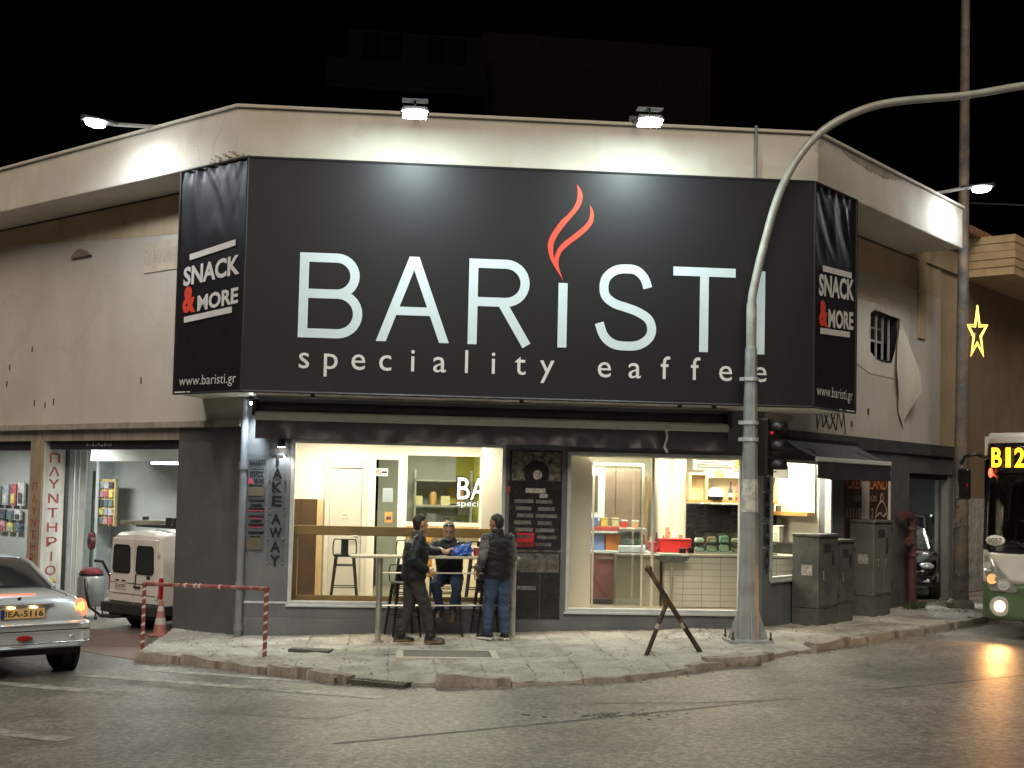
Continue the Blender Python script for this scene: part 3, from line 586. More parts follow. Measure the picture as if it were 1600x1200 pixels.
# ---- shop windows (frame, pane)
GLW = glass("shop_glass", (.97, .985, .97), refl=.55)
def shop_window(x0, x1, z0, z1, M, label, fw=.055):
    e = bpy.data.objects.new("shop_window", None); COL.objects.link(e); e.parent = bld
    for q in ((x0, x1, z0, z0 + fw), (x0, x1, z1 - fw, z1), (x0, x0 + fw, z0 + fw, z1 - fw), (x1 - fw, x1, z0 + fw, z1 - fw)):
        m = MB(M); m.box(q[0], q[1], -.025, .09, q[2], q[3]); m.build("frame", ALU, e, bevel=.006)
    m = MB(M); m.box(x0 + fw, x1 - fw, .030, .038, z0 + fw, z1 - fw); m.build("pane", GLW, e)
    m = MB(M); m.box(x0 - .02, x1 + .02, -.05, -.026, z0 - .03, z0 + .005); m.build("sill", ALU, e, bevel=.004); e['label'] = label
    return e
shop_window(.70, 3.84, .46, 2.86, FM, "wide shop window beside the take away pilaster")
w2 = shop_window(4.76, 7.43, .41, 2.78, FM, "shop window in front of the tiled counter")
shop_window(.22, 2.36, .90, 2.76, RM, "flank window under the open awning")
m = MB(FM); m.box(6.05, 6.085, .045, .07, .47, 2.72); m.build("mullion", WHITEP, w2)

# ---- neighbouring building beyond the right flank
nb = thing("neighbour_building", "brown rendered building with boarded roof overhang behind the rusty street pole", "building", wR(8.5, 0), ZR)
BRN = pm("brown_render", (.22, .15, .09), rough=.85, var=.15, scale=1.5, bump=.15, bscale=20, streak=.05)
BRD = pm("tan_boards", (.48, .36, .21), rough=.7, var=.15, scale=3, streak=.05)
m = MB(); m.box(.0, 16, .05, .28, -.4, 6.69); m.build("wall", BRN, nb)
m = MB(); m.box(.04, 16, -.98, 6, 6.70, 6.86); m.build("soffit_slab", BRD, nb)
for k in range(4):
    m = MB(); m.box(.02 - .012 * (k % 2), 16, -1.0 - .012 * (k % 2), 5.9, 6.862 + k * .16, 6.862 + k * .16 + .152); m.build("fascia_board", BRD, nb, bevel=.008)
POST = pm("old_posters", (.40, .38, .36), rough=.8, var=.4, scale=7, streak=.2)
m = MB(); m.box(.2, 1.7, .03, .048, .3, 2.2); m.build("poster_wall_panel", POST, nb)
m = MB(); m.box(.15, 1.9, .02, .048, -.3, .28); m.build("wall_base", pm("cream_base", (.55, .5, .38), rough=.8), nb)

# ---- dark apartment block far behind
ab = thing("apartment_block", "dark unlit apartment block rising behind the shop roof", "building", (-3.5, 44, 0), RAD(8))
DK = pm("night_dark_render", (.005, .004, .0035), rough=1., var=.2, spec=0.); DK2 = pm("night_dark_render_grey", (.0032, .0034, .004), rough=1., var=.2, spec=0.); VOID = pm("dark_glass", (.0015,.0015,.002), rough=1., spec=0.)  # near-black base colours put the unlit night into the block's surfaces
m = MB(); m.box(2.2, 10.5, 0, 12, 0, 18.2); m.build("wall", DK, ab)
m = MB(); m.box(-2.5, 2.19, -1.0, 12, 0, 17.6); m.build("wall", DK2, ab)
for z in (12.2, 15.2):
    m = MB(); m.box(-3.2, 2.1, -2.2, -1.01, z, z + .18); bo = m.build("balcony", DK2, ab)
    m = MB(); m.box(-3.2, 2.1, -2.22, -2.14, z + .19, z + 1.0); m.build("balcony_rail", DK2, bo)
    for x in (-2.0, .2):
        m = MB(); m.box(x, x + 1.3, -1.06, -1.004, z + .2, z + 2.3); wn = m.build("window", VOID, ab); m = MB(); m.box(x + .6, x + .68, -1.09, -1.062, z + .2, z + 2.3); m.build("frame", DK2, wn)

# ================================================================= THE BIG SIGN
VIN = pm("black_vinyl", (.011, .0105, .0135), rough=.5, var=.04, scale=3, bump=.03, bscale=220, spec=.34)
VWH = pm("white_vinyl", (.62, .72, .78), rough=.5, var=.03); VRED = pm("red_vinyl", (.72, .07, .04), rough=.5, var=.05)
VWH2 = pm("white_vinyl_lettering", (.66, .66, .66), rough=.5, var=.08)
sg = thing("shop_sign", "huge black wraparound shop sign with white lettering and red flame above the shopfront", "sign", wf(0, 0, 0), A0)
SX0, SX1, SY, SZ0, SZ1 = .10, 8.05, -1.35, 3.45, 6.66
m = MB()
NXg, NZg = 90, 40; vs = []
for j in range(NZg + 1):
    for i in range(NXg + 1):
        x = SX0 + (SX1 - SX0) * i / NXg; z = SZ0 + (SZ1 - SZ0) * j / NZg
        e = min(1, i / 3, (NXg - i) / 3, j / 2, (NZg - j) / 2)
        vs.append((x, SY + .004 * e * (.5 + .5 * noise.noise(Vector((x * .7, 0, z * .8)))), z))
m.add(vs, [(j * (NXg + 1) + i, j * (NXg + 1) + i + 1, (j + 1) * (NXg + 1) + i + 1, (j + 1) * (NXg + 1) + i) for j in range(NZg) for i in range(NXg)])
m.build("front_panel", VIN, sg, smooth=60)
for nm, x0, sgn, ang, ln in (("left", SX0, -1, AL, 1.50), ("right", SX1, 1, AR, 1.40)):
    d = Vector((math.cos(ang), math.sin(ang), 0)); nrm = Vector((-d.y, d.x, 0)); nrm = nrm if nrm.y < 0 else -nrm
    m = MB(); vs = []; ni, nj = 48, 90
    for j in range(nj + 1):
        for i in range(ni + 1):
            s_ = ln * i / ni; z = SZ0 + (SZ1 - SZ0) * j / nj
            e = min(1, i / 5, (ni - i) / 5)
            ridge = noise.noise(Vector((s_ * 3.4 + z * (1.9 if sgn > 0 else -1.2), z * .9, 3 + sgn)))
            ridge2 = noise.noise(Vector((s_ * 9 + z * 2.4, z * 1.6, 8)))
            tz = 1 - .85 * math.exp(-((z - 5.0) / .75) ** 4); a = -.001 - .030 * min(1, abs(ridge) * 2.2) * e * tz * max(.3, (z - 3.6) / 3.2) - .006 * abs(ridge2) * e * tz
            if z > 6.45: a -= .012 * (1 + math.sin(s_ * 26)) * (z - 6.45) / .2
            q = Vector((x0, SY, 0)) + d * s_ + nrm * a; vs.append((q.x, q.y, z))
    m.add(vs, [(j * (ni + 1) + i, j * (ni + 1) + i + 1, (j + 1) * (ni + 1) + i + 1, (j + 1) * (ni + 1) + i) for j in range(nj) for i in range(ni)])
    m.build("side_panel", VIN, sg, smooth=70)
    m = MB(); q = Vector((x0, SY, 0)); e1_ = q + d * ln; m.tube([(e1_.x, e1_.y, SZ0), (e1_.x, e1_.y, SZ1)], .02, 6); m.tube([(q.x, q.y, SZ0), (q.x, q.y, SZ1)], .018, 6); m.build("edge_trim", DARKST, sg)
dl = Vector((math.cos(AL), math.sin(AL))); dr = Vector((math.cos(AR), math.sin(AR)))
Lend = Vector((SX0, SY)) + dl * 1.5; Rend = Vector((SX1, SY)) + dr * 1.4
outl = [tuple(Lend), (SX0, SY), (SX1, SY), tuple(Rend)]
lw = LM @ Vector((1.0, -.01, 0)); rw = RM @ Vector((1.0, -.01, 0))
m = MB(); m.prism([tuple(Lend), (SX0 + .01, SY + .03), (SX1 - .01, SY + .03), tuple(Rend), (rw.x, rw.y), (WID, -.01), (0, -.01), (lw.x, lw.y)], SZ0 + .005, SZ0 + .03, 'z'); m.build("underside_panel", SOFW, sg)
m = MB(); m.tube([(SX0, SY, SZ0), (SX1, SY, SZ0)], .02, 6); m.tube([(SX0, SY, SZ1), (SX1, SY, SZ1)], .018, 6)
for e_, c_ in ((Lend, (SX0, SY)), (Rend, (SX1, SY))):
    for z in (SZ0, SZ1): m.tube([(c_[0], c_[1], z), (e_.x, e_.y, z)], .016, 6)
for x in np.linspace(.6, 7.6, 8): m.tube([(x, SY, SZ1), (x, -1.0, SZ1 + .02)], .02, 6)
m.build("frame_rail", DARKST, sg)
for x in (1.05, 3.95, 6.2, 6.7): m = MB(); m.box(x - .03, x + .03, -1.1, -1.04, SZ0 - .04, SZ0 + .004); m.build("bracket", DARKST, sg)
# letters of the name, drawn as strokes
Y0, Y1 = SY - .004, SY - .0015; SW = .126
def glyph(paths, closed=()):
    m = MB()
    for k, p in enumerate(paths):
        m2 = MB(); stroke(m2, p, SW, 0, 1, k in closed); yy = Y0 - .0007 * k
        q = [i for i in range(0, len(m2.v), 8)]
        for i in q: m.add([(m2.v[i + j][0], yy, m2.v[i + j][2]) for j in range(4)], [(0, 1, 2, 3)])
    return m.build("letter", VWH, sg)
h = SW / 2
def Bg(x0, x1, z0, z1):
    zm = z0 + (z1 - z0) * .52; r1 = (z1 - h - zm) / 2; r2 = (zm - z0 - h) / 2; xr1 = x1 - h - .05; xr2 = x1 - h
    glyph([[(x0 + h, z0), (x0 + h, z1)], [(x0 + h, z1 - h), (xr1 - r1, z1 - h)] + arc(xr1 - r1, zm + r1, r1, r1, 90, -90) + [(x0 + h, zm)],
           [(xr1 - r1, zm), (xr2 - r2, zm)] + arc(xr2 - r2, z0 + h + r2, r2, r2, 90, -90) + [(x0 + h, z0 + h)]])
def Ag(x0, x1, z0, z1):
    xm = (x0 + x1) / 2; w = SW * 1.07; a = w * .5; m = MB(); zc = z0 + (z1 - z0) * .36; hw = SW * .46
    m.add([(x0, Y0, z0), (x0 + w, Y0, z0), (xm + a, Y0, z1), (xm - a, Y0, z1)], [(0, 1, 2, 3)])
    m.add([(x1 - w, Y0 - .0007, z0), (x1, Y0 - .0007, z0), (xm + a, Y0 - .0007, z1), (xm - a, Y0 - .0007, z1)], [(0, 1, 2, 3)])
    f_ = lambda z: (z - z0) / (z1 - z0) * (xm - a - x0) + x0 + w * .5
    m.add([(f_(zc - hw), Y0 - .0014, zc - hw), (2 * xm - f_(zc - hw), Y0 - .0014, zc - hw), (2 * xm - f_(zc + hw), Y0 - .0014, zc + hw), (f_(zc + hw), Y0 - .0014, zc + hw)], [(0, 1, 2, 3)])
    return m.build("letter", VWH, sg)
def Rg(x0, x1, z0, z1):
    zm = z0 + (z1 - z0) * .50; r = (z1 - h - zm) / 2; xr = x1 - h - .03
    glyph([[(x0 + h, z0), (x0 + h, z1)], [(x0 + h, z1 - h), (xr - r, z1 - h)] + arc(xr - r, zm + r, r, r, 90, -90) + [(x0 + h, zm)], [(x0 + .46, zm), (x1 - h * .9, z0)]])
def Sg(x0, x1, z0, z1):
    xm = (x0 + x1) / 2; kx = (x1 - x0) / 2 - h; kz = (z1 - z0 - SW) / 2; p = []
    ctl = [(.80, .52), (.66, .78), (.36, .97), (-.03, 1.0), (-.42, .95), (-.74, .76), (-.83, .50), (-.74, .26), (-.42, .09), (0, 0), (.42, -.10), (.83, -.28), (.97, -.54), (.86, -.78), (.50, -.96), (.0, -1.0), (-.46, -.95), (-.80, -.75), (-.98, -.42)]
    # Catmull-Rom smoothing
    P = [ctl[0]] + ctl + [ctl[-1]]
    for i in range(1, len(P) - 2):
        for t in np.linspace(0, 1, 5)[:-1]:
            q = [.5 * ((2 * P[i][c]) + (-P[i - 1][c] + P[i + 1][c]) * t + (2 * P[i - 1][c] - 5 * P[i][c] + 4 * P[i + 1][c] - P[i + 2][c]) * t * t + (-P[i - 1][c] + 3 * P[i][c] - 3 * P[i + 1][c] + P[i + 2][c]) * t ** 3) for c in (0, 1)]
            p.append((xm + q[0] * kx, (z0 + z1) / 2 + q[1] * kz))
    p.append((xm + ctl[-1][0] * kx, (z0 + z1) / 2 + ctl[-1][1] * kz)); glyph([p])
Bg(.841, 1.707, 4.205, 5.372); Ag(1.90, 2.90, 4.188, 5.368); Rg(3.157, 4.03, 4.186, 5.375)
glyph([[(4.467, 4.18), (4.467, 5.08)]]); Sg(4.913, 5.80, 4.165, 5.374)
glyph([[(6.02, 5.308), (6.91, 5.308)], [(6.465, 4.18), (6.465, 5.30)]]); glyph([[(7.274, 4.172), (7.274, 5.35)]])
def blade(pts):
    # smooth the outline, then fan it as strips between the two sides
    m = MB(); n = len(pts); L_ = pts[0]; m.add([(x, Y0, z) for x, z in pts], [tuple(range(n))]); return m
f1r = [(4.635, 6.475), (4.699, 6.379), (4.715, 6.281), (4.675, 6.152), (4.566, 6.007), (4.429, 5.832), (4.334, 5.66), (4.318, 5.519), (4.348, 5.38), (4.413, 5.242), (4.466, 5.118)]
f1l = [(4.635, 6.475), (4.645, 6.37), (4.640, 6.27), (4.600, 6.16), (4.520, 6.05), (4.426, 5.959), (4.304, 5.785), (4.250, 5.657), (4.247, 5.544), (4.298, 5.378), (4.466, 5.118)]
f2r = [(4.821, 6.192), (4.868, 6.104), (4.876, 5.991), (4.835, 5.891), (4.711, 5.759), (4.545, 5.626), (4.435, 5.51), (4.396, 5.382), (4.412, 5.27), (4.466, 5.118)]
f2l = [(4.821, 6.192), (4.831, 6.088), (4.810, 5.985), (4.770, 5.92), (4.709, 5.858), (4.571, 5.74), (4.433, 5.622), (4.357, 5.493), (4.345, 5.36), (4.46, 5.118)]
def cr(P, n=5):
    Q = [P[0]] + P + [P[-1]]; out = []
    for i in range(1, len(Q) - 2):
        for t in np.linspace(0, 1, n + 1)[:-1]:
            out.append(tuple(.5 * ((2 * Q[i][c]) + (-Q[i - 1][c] + Q[i + 1][c]) * t + (2 * Q[i - 1][c] - 5 * Q[i][c] + 4 * Q[i + 1][c] - Q[i + 2][c]) * t * t + (-Q[i - 1][c] + 3 * Q[i][c] - 3 * Q[i + 1][c] + Q[i + 2][c]) * t ** 3) for c in (0, 1)))
    return out + [P[-1]]
for a, b, yy in ((f1l, f1r, Y0), (f2l, f2r, Y0 - .001)):
    A, B = cr(a), cr(b); n = min(len(A), len(B)); m = MB()
    m.add([(x, yy, z) for x, z in A[:n]] + [(x, yy, z) for x, z in B[:n]], [(i, i + 1, n + i + 1, n + i) for i in range(n - 1)])
    fo = m.build("flame", VRED, sg); q = fo.modifiers.new("t", 'SOLIDIFY'); q.thickness = .003
# strap line: letter by letter
xh = .207
def charbox(ch):
    cu = bpy.data.curves.new("t", 'FONT'); cu.body = ch; ob = bpy.data.objects.new("t", cu); me = bpy.data.meshes.new_from_object(ob)
    a = np.array([v.co[:2] for v in me.vertices]); bpy.data.objects.remove(ob); bpy.data.curves.remove(cu); return a.min(0), a.max(0)
XH = charbox("x"); k_ = xh / (XH[1][1] - XH[0][1])
for ch, xc in zip("specialityeaffee", [.937, 1.299, 1.672, 2.038, 2.413, 2.782, 3.151, 3.522, 3.895, 4.269, 5.069, 5.497, 5.93, 6.357, 6.786, 7.28]):
    lo, hi = charbox(ch); w_ = (hi[0] - lo[0]) * k_; letters("letter", ch, VWH2, sg, xc - w_ / 2, xc + w_ / 2, 3.785 + lo[1] * k_, 3.785 + hi[1] * k_, SY - .003, bold=.002)
# side panels
Lf = Matrix.Translation((SX0, SY, 0)) @ LM; Rf = Matrix.Translation((SX1, SY, 0)) @ Matrix.Rotation(AR, 4, 'Z')
yo = -.006
def sidetext(M, flip, ln, bars, sn, am, mo, url, sh):
    letters("letter", "SNACK", VWH2, sg, *sn, yo, M, bold=.035, flip=flip, vshear=sh); letters("letter", "&", VRED, sg, *am, yo, M, bold=.05, flip=flip); letters("letter", "MORE", VWH2, sg, *mo, yo, M, bold=.035, flip=flip, vshear=sh)
    letters("letter", "www.baristi.gr", VWH2, sg, *url, yo, M, flip=flip, bold=-.004)
    for x0, z0, x1, z1 in bars:
        m = MB(M); stroke(m, [(x0, z0), (x1, z1)], .085, yo - .003, yo); m.build("bar", VWH2, sg)
sidetext(Lf, True, 1.5, [(1.23, 5.40), (.204, 5.50), (1.312, 4.515), (.237, 4.585)][0:0] + [(1.23, 5.39, .21, 5.50), (1.31, 4.50, .24, 4.575)], (.105, 1.36, 5.055, 5.33), (1.06, 1.36, 4.595, 4.98), (.115, 1.015, 4.655, 4.88), (.10, 1.375, 3.52, 3.70), -.06)
sidetext(Rf, False, 1.4, [(.25, 5.46, 1.22, 5.49), (.19, 4.555, 1.17, 4.60)], (.13, 1.32, 5.05, 5.37), (.15, .44, 4.62, 5.0), (.45, 1.30, 4.63, 4.90), (.10, 1.30, 3.58, 3.78), .06)
# dry weeds on top of the left end
m = MB(); DRY = pm("dry_weed", (.20, .17, .09), rough=.9, var=.3)
for k in range(26):
    s_ = random.uniform(.15, .8); q = Vector((SX0, SY)) + dl * s_ + Vector((.05, .06)); l_ = random.uniform(.05, .16); a_ = random.uniform(0, 6.28)
    m.tube([(q.x, q.y, SZ1 - .05), (q.x + .05 * math.cos(a_), q.y + .04 * math.sin(a_), SZ1 + l_ * .6), (q.x + .16 * math.cos(a_), q.y + .10 * math.sin(a_), SZ1 + l_ * .8)], .005, 4)
wq = wf(0, 0, 0); wd_ = m.build("dry_weed", DRY); wd_.location = wq; wd_.rotation_euler = (0, 0, A0); tag(wd_, "tuft of dry weeds growing behind the left end of the black sign", "weed")

# ================================================================= LAMPS
LEDW = pm("led_lens", (.9, .95, .9), rough=.3, var=0, emit=(.92, 1.0, .95), estr=60.)
LEDM = pm("lamp_housing", (.10, .10, .11), rough=.4, metal=.6)
def flood(x, z, label):
    t = thing("floodlight", label, "floodlight", wf(x, -2.30, z - .11), A0, "floodlights over the sign")
    m = MB(); m.prism([(.17, -.03), (.19, .02), (.15, .075), (-.15, .075), (-.19, .02), (-.17, -.03)], -.10, .10, 'y'); m.build("housing", LEDM, t, bevel=.01)
    m = MB(); m.box(-.15, .15, -.085, .085, -.045, -.031); m.ball((0, -.105, -.005), (.17, .02, .035), 14, 6); m.build("lens", LEDW, t, smooth=40)
    m = MB(); m.box(-.17, .17, -.09, .09, .165, .175); m.box(-.012, .012, -.012, .012, .075, .165); m.build("cover_plate", LEDM, t)
    m = MB(); m.tube([(0, .05, .10), (0, 1.28, .38)], .016, 8); m.box(-.05, .05, 1.24, 1.32, .30, .44); m.build("arm", LEDM, t)
    lamp("flood_light", 'AREA', t, (0, .0, -.06), (0, .24, -1), 66, (.80, 1.0, .95), .30, .16)
flood(2.345, 7.20, "white floodlight on the roof edge above the letter A, left of the two"); flood(5.46, 7.24, "white floodlight on the roof edge above the letter S, right of the two")
def roofarm(pos, root, label, power, name="roof_lamp"):
    t = thing("roof_street_lamp", label, "street lamp", pos, 0, "lamps on arms from the roof edge")
    d = Vector(root) - Vector(pos); dn = d.normalized(); ang = math.atan2(d.y, d.x); R_ = Matrix.Rotation(ang, 4, 'Z')
    m = MB(R_); m.loft([[(x, w * math.cos(a), hh + .05 * math.sin(a) * (1 if math.sin(a) > 0 else .3)) for a in [2 * math.pi * k / 12 for k in range(12)]] for x, w, hh in ((-.28, .05, 0), (-.22, .11, .0), (0, .13, .01), (.2, .10, .02), (.30, .045, .03))]); m.build("housing", LEDM, t, smooth=50)
    m = MB(R_); m.ball((-.06, 0, -.035), (.16, .10, .055), 14, 8); m.build("lens", pm("lamp_lens", (.95, .97, 1.), rough=.3, var=0, emit=(.95, .98, 1.), estr=90.), t, smooth=60)
    m = MB(); m.tube([(dn.x * .25, dn.y * .25, .03), tuple(d)], .028, 8); m.build("arm", ALU, t, smooth=50)
    lamp("street_light", 'SPOT', t, (0, 0, -.12), (dn.x * .35, dn.y * .35, -1), power, (.86, .93, 1.), .12, None, RAD(165), .6)
    return t
roofarm(wL(1.30, 1.75, 7.32), wL(1.35, .70, 7.50), "white street lamp on a short arm over the left flank of the roof", 105)
roofarm(wR(4.5, 1.65, 7.55), wR(4.6, .60, 7.55), "white street lamp on a short arm beside the rusty pole over the right flank", 62)

# ================================================================= AWNINGS
AWN = pm("black_awning_fabric", (.050, .046, .056), rough=.38, var=.2, scale=4, bump=.1, bscale=120)
AWH = pm("white_awning_bar", (.70, .71, .70), rough=.35, var=.06, metal=.1)
t = thing("retracted_awning", "rolled in black awning with white front bar below the big sign", "awning", wf(0, 0, 0), A0)
m = MB(); m.tube([(.24, -.30, 3.28), (7.02, -.30, 3.28)], .10, 14); m.build("fabric_roll", AWN, t, smooth=50)
m = MB(); m.box(.22, 7.04, -.62, -.56, 3.10, 3.20); m.box(.22, 7.04, -.58, -.40, 3.205, 3.225); m.build("front_bar", AWH, t, bevel=.015)
m = MB(); n = 160; zz = [3.13, 3.06, 2.98, 2.90, 2.83]; vs = []
for j, z in enumerate(zz):
    for i in range(n + 1):
        x = .23 + 6.8 * i / n; a = j / 4
        yv = -.60 - .02 * a + a * (.055 * noise.noise(Vector((x * 1.6, a * 1.1, 0))) + .045 * noise.noise(Vector((x * 5.1, a * 2.4, 5)))) + .03 * a * math.exp(-((x - 6.1) / .05) ** 2)
        vs.append((x, yv, z - (a * .045 * noise.noise(Vector((x * .8, 3, 3)))) + .0))
m.add(vs, [(j * (n + 1) + i, j * (n + 1) + i + 1, (j + 1) * (n + 1) + i + 1, (j + 1) * (n + 1) + i) for j in range(4) for i in range(n)])
m.build("valance", AWN, t, smooth=70)
for x in (.2, 7.06): m = MB(); m.box(x - .03, x + .03, -.60, -.02, 3.16, 3.40); m.build("end_bracket", DARKST, t, bevel=.01)
for q_ in ([(.5, -.5, 3.15), (1.9, -.25, 3.16), (3.4, -.5, 3.15)], [(6.7, -.5, 3.15), (5.3, -.25, 3.16), (3.8, -.5, 3.15)]): m = MB(); m.tube(q_, .022, 8); m.build("folding_arm", ALU, t, smooth=50)
m = MB(); m.tube([(6.10, -.63, 3.12), (6.12, -.65, 3.0), (6.08, -.645, 2.86), (6.13, -.65, 2.78)], .018, 6); m.ball((6.13, -.65, 3.12), (.05, .03, .03)); m.build("tie_strap", AWH, t, smooth=60)
t = thing("open_awning", "small black awning let out over the flank window by the cabinets", "awning", wR(0, 0, 0), ZR)
m = MB(); n = 30; vs = []
for j in range(9):
    f = j / 8
    for i in range(n + 1):
        s_ = .44 + 2.72 * i / n; vs.append((s_, -.05 - .60 * f, 3.08 - .30 * f - .03 * math.sin(math.pi * f)))
m.add(vs, [(j * (n + 1) + i, j * (n + 1) + i + 1, (j + 1) * (n + 1) + i + 1, (j + 1) * (n + 1) + i) for j in range(8) for i in range(n)]); o = m.build("fabric", pm("dark_grey_awning_fabric", (.07, .065, .075), rough=.6, var=.2, bump=.1, bscale=120), t, smooth=60); o.modifiers.new("t", 'SOLIDIFY').thickness = .006
m = MB(); m.box(.42, 3.18, -.69, -.63, 2.72, 2.79); m.build("front_bar", AWH, t, bevel=.012)
m = MB(); vs = []
for j in range(4):
    for i in range(61):
        s_ = .43 + 2.74 * i / 60; a = j / 3; vs.append((s_, -.67 + a * .025 * noise.noise(Vector((s_ * 3, a, 1))), 2.74 - .28 * a - .02 * a * noise.noise(Vector((s_ * 1.4, 0, 9)))))
m.add(vs, [(j * 61 + i, j * 61 + i + 1, (j + 1) * 61 + i + 1, (j + 1) * 61 + i) for j in range(3) for i in range(60)]); m.build("valance", AWN, t, smooth=70)
for q_ in ([(.5, -.06, 2.98), (.9, -.35, 2.90), (.52, -.66, 2.75)], [(3.0, -.06, 2.98), (2.6, -.35, 2.90), (3.0, -.66, 2.75)]): m = MB(); m.tube(q_, .02, 8); m.build("folding_arm", DARKST, t, smooth=50)
m = MB(); m.box(.40, 3.2, -.10, -.065, 3.02, 3.12); m.build("cassette", DARKST, t, bevel=.01)

# ================================================================= WALL SIGNS
ACR = glass("acrylic", (.93, .95, .96), refl=.25, rough=.08); BLK = pm("black_letter", (.008, .008, .009), rough=.35)
PIN = pm("steel_pin", (.8, .8, .8), rough=.2, metal=1.)
def takeaway(M4, label, cat="sign"):
    t = thing("take_away_sign", label, cat, (0, 0, 0), 0, "take away signs on the shopfront"); t.matrix_world = M4
    for z0, z1, w_ in ((1.83, 2.66, "TAKE"), (1.02, 1.80, "AWAY")):
        m = MB(); m.box(-.13, .13, -.016, -.010, z0, z1); pn = m.build("acrylic_panel", ACR, t)
        for k, ch in enumerate(w_):
            zc = z1 - .11 - k * .20; letters("letter", ch, BLK, t, -.07 if ch != 'W' else -.09, .07 if ch != 'W' else .09, zc - .075, zc + .075, -.019, bold=.03)
        for x in (-.11, .11):
            for z in (z0 + .03, (z0 + z1) / 2, z1 - .03):
                m = MB(); m.tube([(x, -.03, z), (x, -.001, z)], .011, 8); m.build("pin", PIN, t)
    return t
takeaway(BW @ Matrix.Translation((.505, 0, 0)), "clear panels reading TAKE AWAY beside the wide shop window under a lit wall lamp")
takeaway(BW @ RM @ Matrix.Translation((.115, 0, 0)), "clear panels reading TAKE AWAY on the dark corner behind the steel pole")
BRW = pm("brown_patch", (.10, .085, .06), rough=.5); PNK = pm("red_print", (.45, .05, .08), rough=.5)
t = thing("snack_menu_sign", "narrow clear panel stack with small black snack lettering beside the downpipe", "sign", wf(.21, 0, 0), A0)
m = MB(); m.box(-.14, .14, -.012, -.006, 1.20, 2.62); m.build("acrylic_panel", ACR, t)
def bars(M, rows, mat, name="print_line"):
    for x0, x1, z0, z1 in rows: m = MB(); m.box(x0, x1, -.018, -.013, z0, z1); m.build(name, mat, t)
letters("letter", "BARISTI", BLK, t, -.11, .11, 2.47, 2.545, -.016, bold=.03); letters("letter", "SNACK", BLK, t, -.10, .10, 2.29, 2.37, -.016, bold=.03); letters("letter", "&", PNK, t, -.12, -.04, 2.19, 2.28, -.016, bold=.05); letters("letter", "MORE", BLK, t, -.03, .10, 2.20, 2.27, -.016, bold=.03)
bars(None, [(-.10, .10, 2.40, 2.415), (-.11, .09, 2.165, 2.178)], BLK); bars(None, [(-.12, .11, 2.02, 2.15)], BRW, "print_block")
bars(None, [(-.10, .12, 1.93 - k * .115, 1.965 - k * .115) for k in range(5)] + [(-.07, .08, 1.875 - k * .23, 1.90 - k * .23) for k in range(3)], BLK); bars(None, [(-.11, .11, 1.80, 1.812), (-.11, .11, 1.69, 1.70), (-.12, .10, 1.56, 1.57)], PNK); bars(None, [(-.13, .10, 1.24, 1.42)], BRW, "print_block")
# wall lamp
t = thing("wall_lamp", "small black wall lamp lit above the TAKE AWAY letters", "wall lamp", wf(.56, 0, 0), A0)
m = MB(); m.box(-.02, .02, -.11, -.002, 2.82, 2.86); m.lathe([(.055, 2.74), (.06, 2.76), (.05, 2.84), (.03, 2.90), (.03, 3.02)], 14, (0, -.13, 0)); m.build("housing", DARKST, t, smooth=40)
m = MB(); m.lathe([(.05, 2.736), (.0499, 2.731)], 14, (0, -.13, 0)); m.build("bulb", pm("warm_bulb", (1, .9, .7), rough=.4, var=0, emit=(1, .93, .8), estr=25.), t)
lamp("wall_light", 'SPOT', t, (0, -.12, 2.70), (0, .22, -1), 16, (1., .95, .86), .03, None, RAD(110), .7)
# small spot under the sign's left end
t = thing("small_spot_lamp", "tiny white spot lamp under the left end of the big sign", "spot lamp", wf(.13, -.30, 0), A0)
m = MB(); m.tube([(0, 0, 3.44), (0, -.02, 3.36)], .03, 8); m.build("housing", DARKST, t); m = MB(); m.ball((0, -.03, 3.345), .022); m.build("bulb", LEDW, t)
lamp("spot_light", 'SPOT', t, (0, -.04, 3.31), (.35, .06, -1), 75, (.86, .95, 1.), .03, None, RAD(130), .8)
# black poster panel between the windows
t = thing("menu_poster", "black glossy menu poster between the two shop windows", "poster", wf(0, 0, 0), A0)
PO = pm("poster_black", (.02, .02, .022), rough=.25, var=.3, scale=3, bump=.15, bscale=6); PG = pm("poster_grey_print", (.16, .16, .155), rough=.4, var=.5, scale=25); PW2 = pm("poster_white_print", (.42, .42, .40), rough=.4, var=.5, scale=30); PMID = pm("poster_mid_print", (.11, .105, .10), rough=.3, var=.7, scale=9)
m = MB(); m.box(3.90, 4.68, -.012, -.002, .30, 2.78); m.build("panel", PO, t)
m = MB(); m.box(3.93, 4.66, -.0155, -.0125, 2.33, 2.76); m.build("photo_print", pm("coffee_photo_print", (.16, .15, .13), rough=.25, var=.9, scale=14), t)
m = MB(); m.lathe([(.19, -.003), (.19, .003)], 24, (0, 0, 0), Matrix.Translation((4.30, -.0185, 2.44)) @ Matrix.Rotation(RAD(90), 4, 'X')); m.build("cup_print", pm("cup_dark", (.012, .012, .013), rough=.3), t)
m = MB(); m.lathe([(.07, -.003), (.07, .003)], 20, (0, 0, 0), Matrix.Translation((4.31, -.025, 2.42)) @ Matrix.Rotation(RAD(90), 4, 'X')); m.build("cup_print", pm("cup_print_white", (.5, .49, .45), rough=.3, var=.6, scale=22), t)
def pr(x0, x1, z0, z1, mt, nm="print_line", y=-.016): m = MB(); m.box(x0, x1, y - .003, y, z0, z1); m.build(nm, mt, t)
pr(4.14, 4.44, 2.15, 2.22, PW2); pr(4.35, 4.47, 2.08, 2.14, PW2)
for k in range(7):
    z = 2.0 - k * .105; pr(3.98 + .02 * (k % 3), 4.26 - .03 * (k % 2), z, z + .055, PG); pr(4.30 + .03 * (k % 2), 4.56 + .04 * (k % 3) - .02, z - .004, z + .05, PG if k < 5 else PMID)
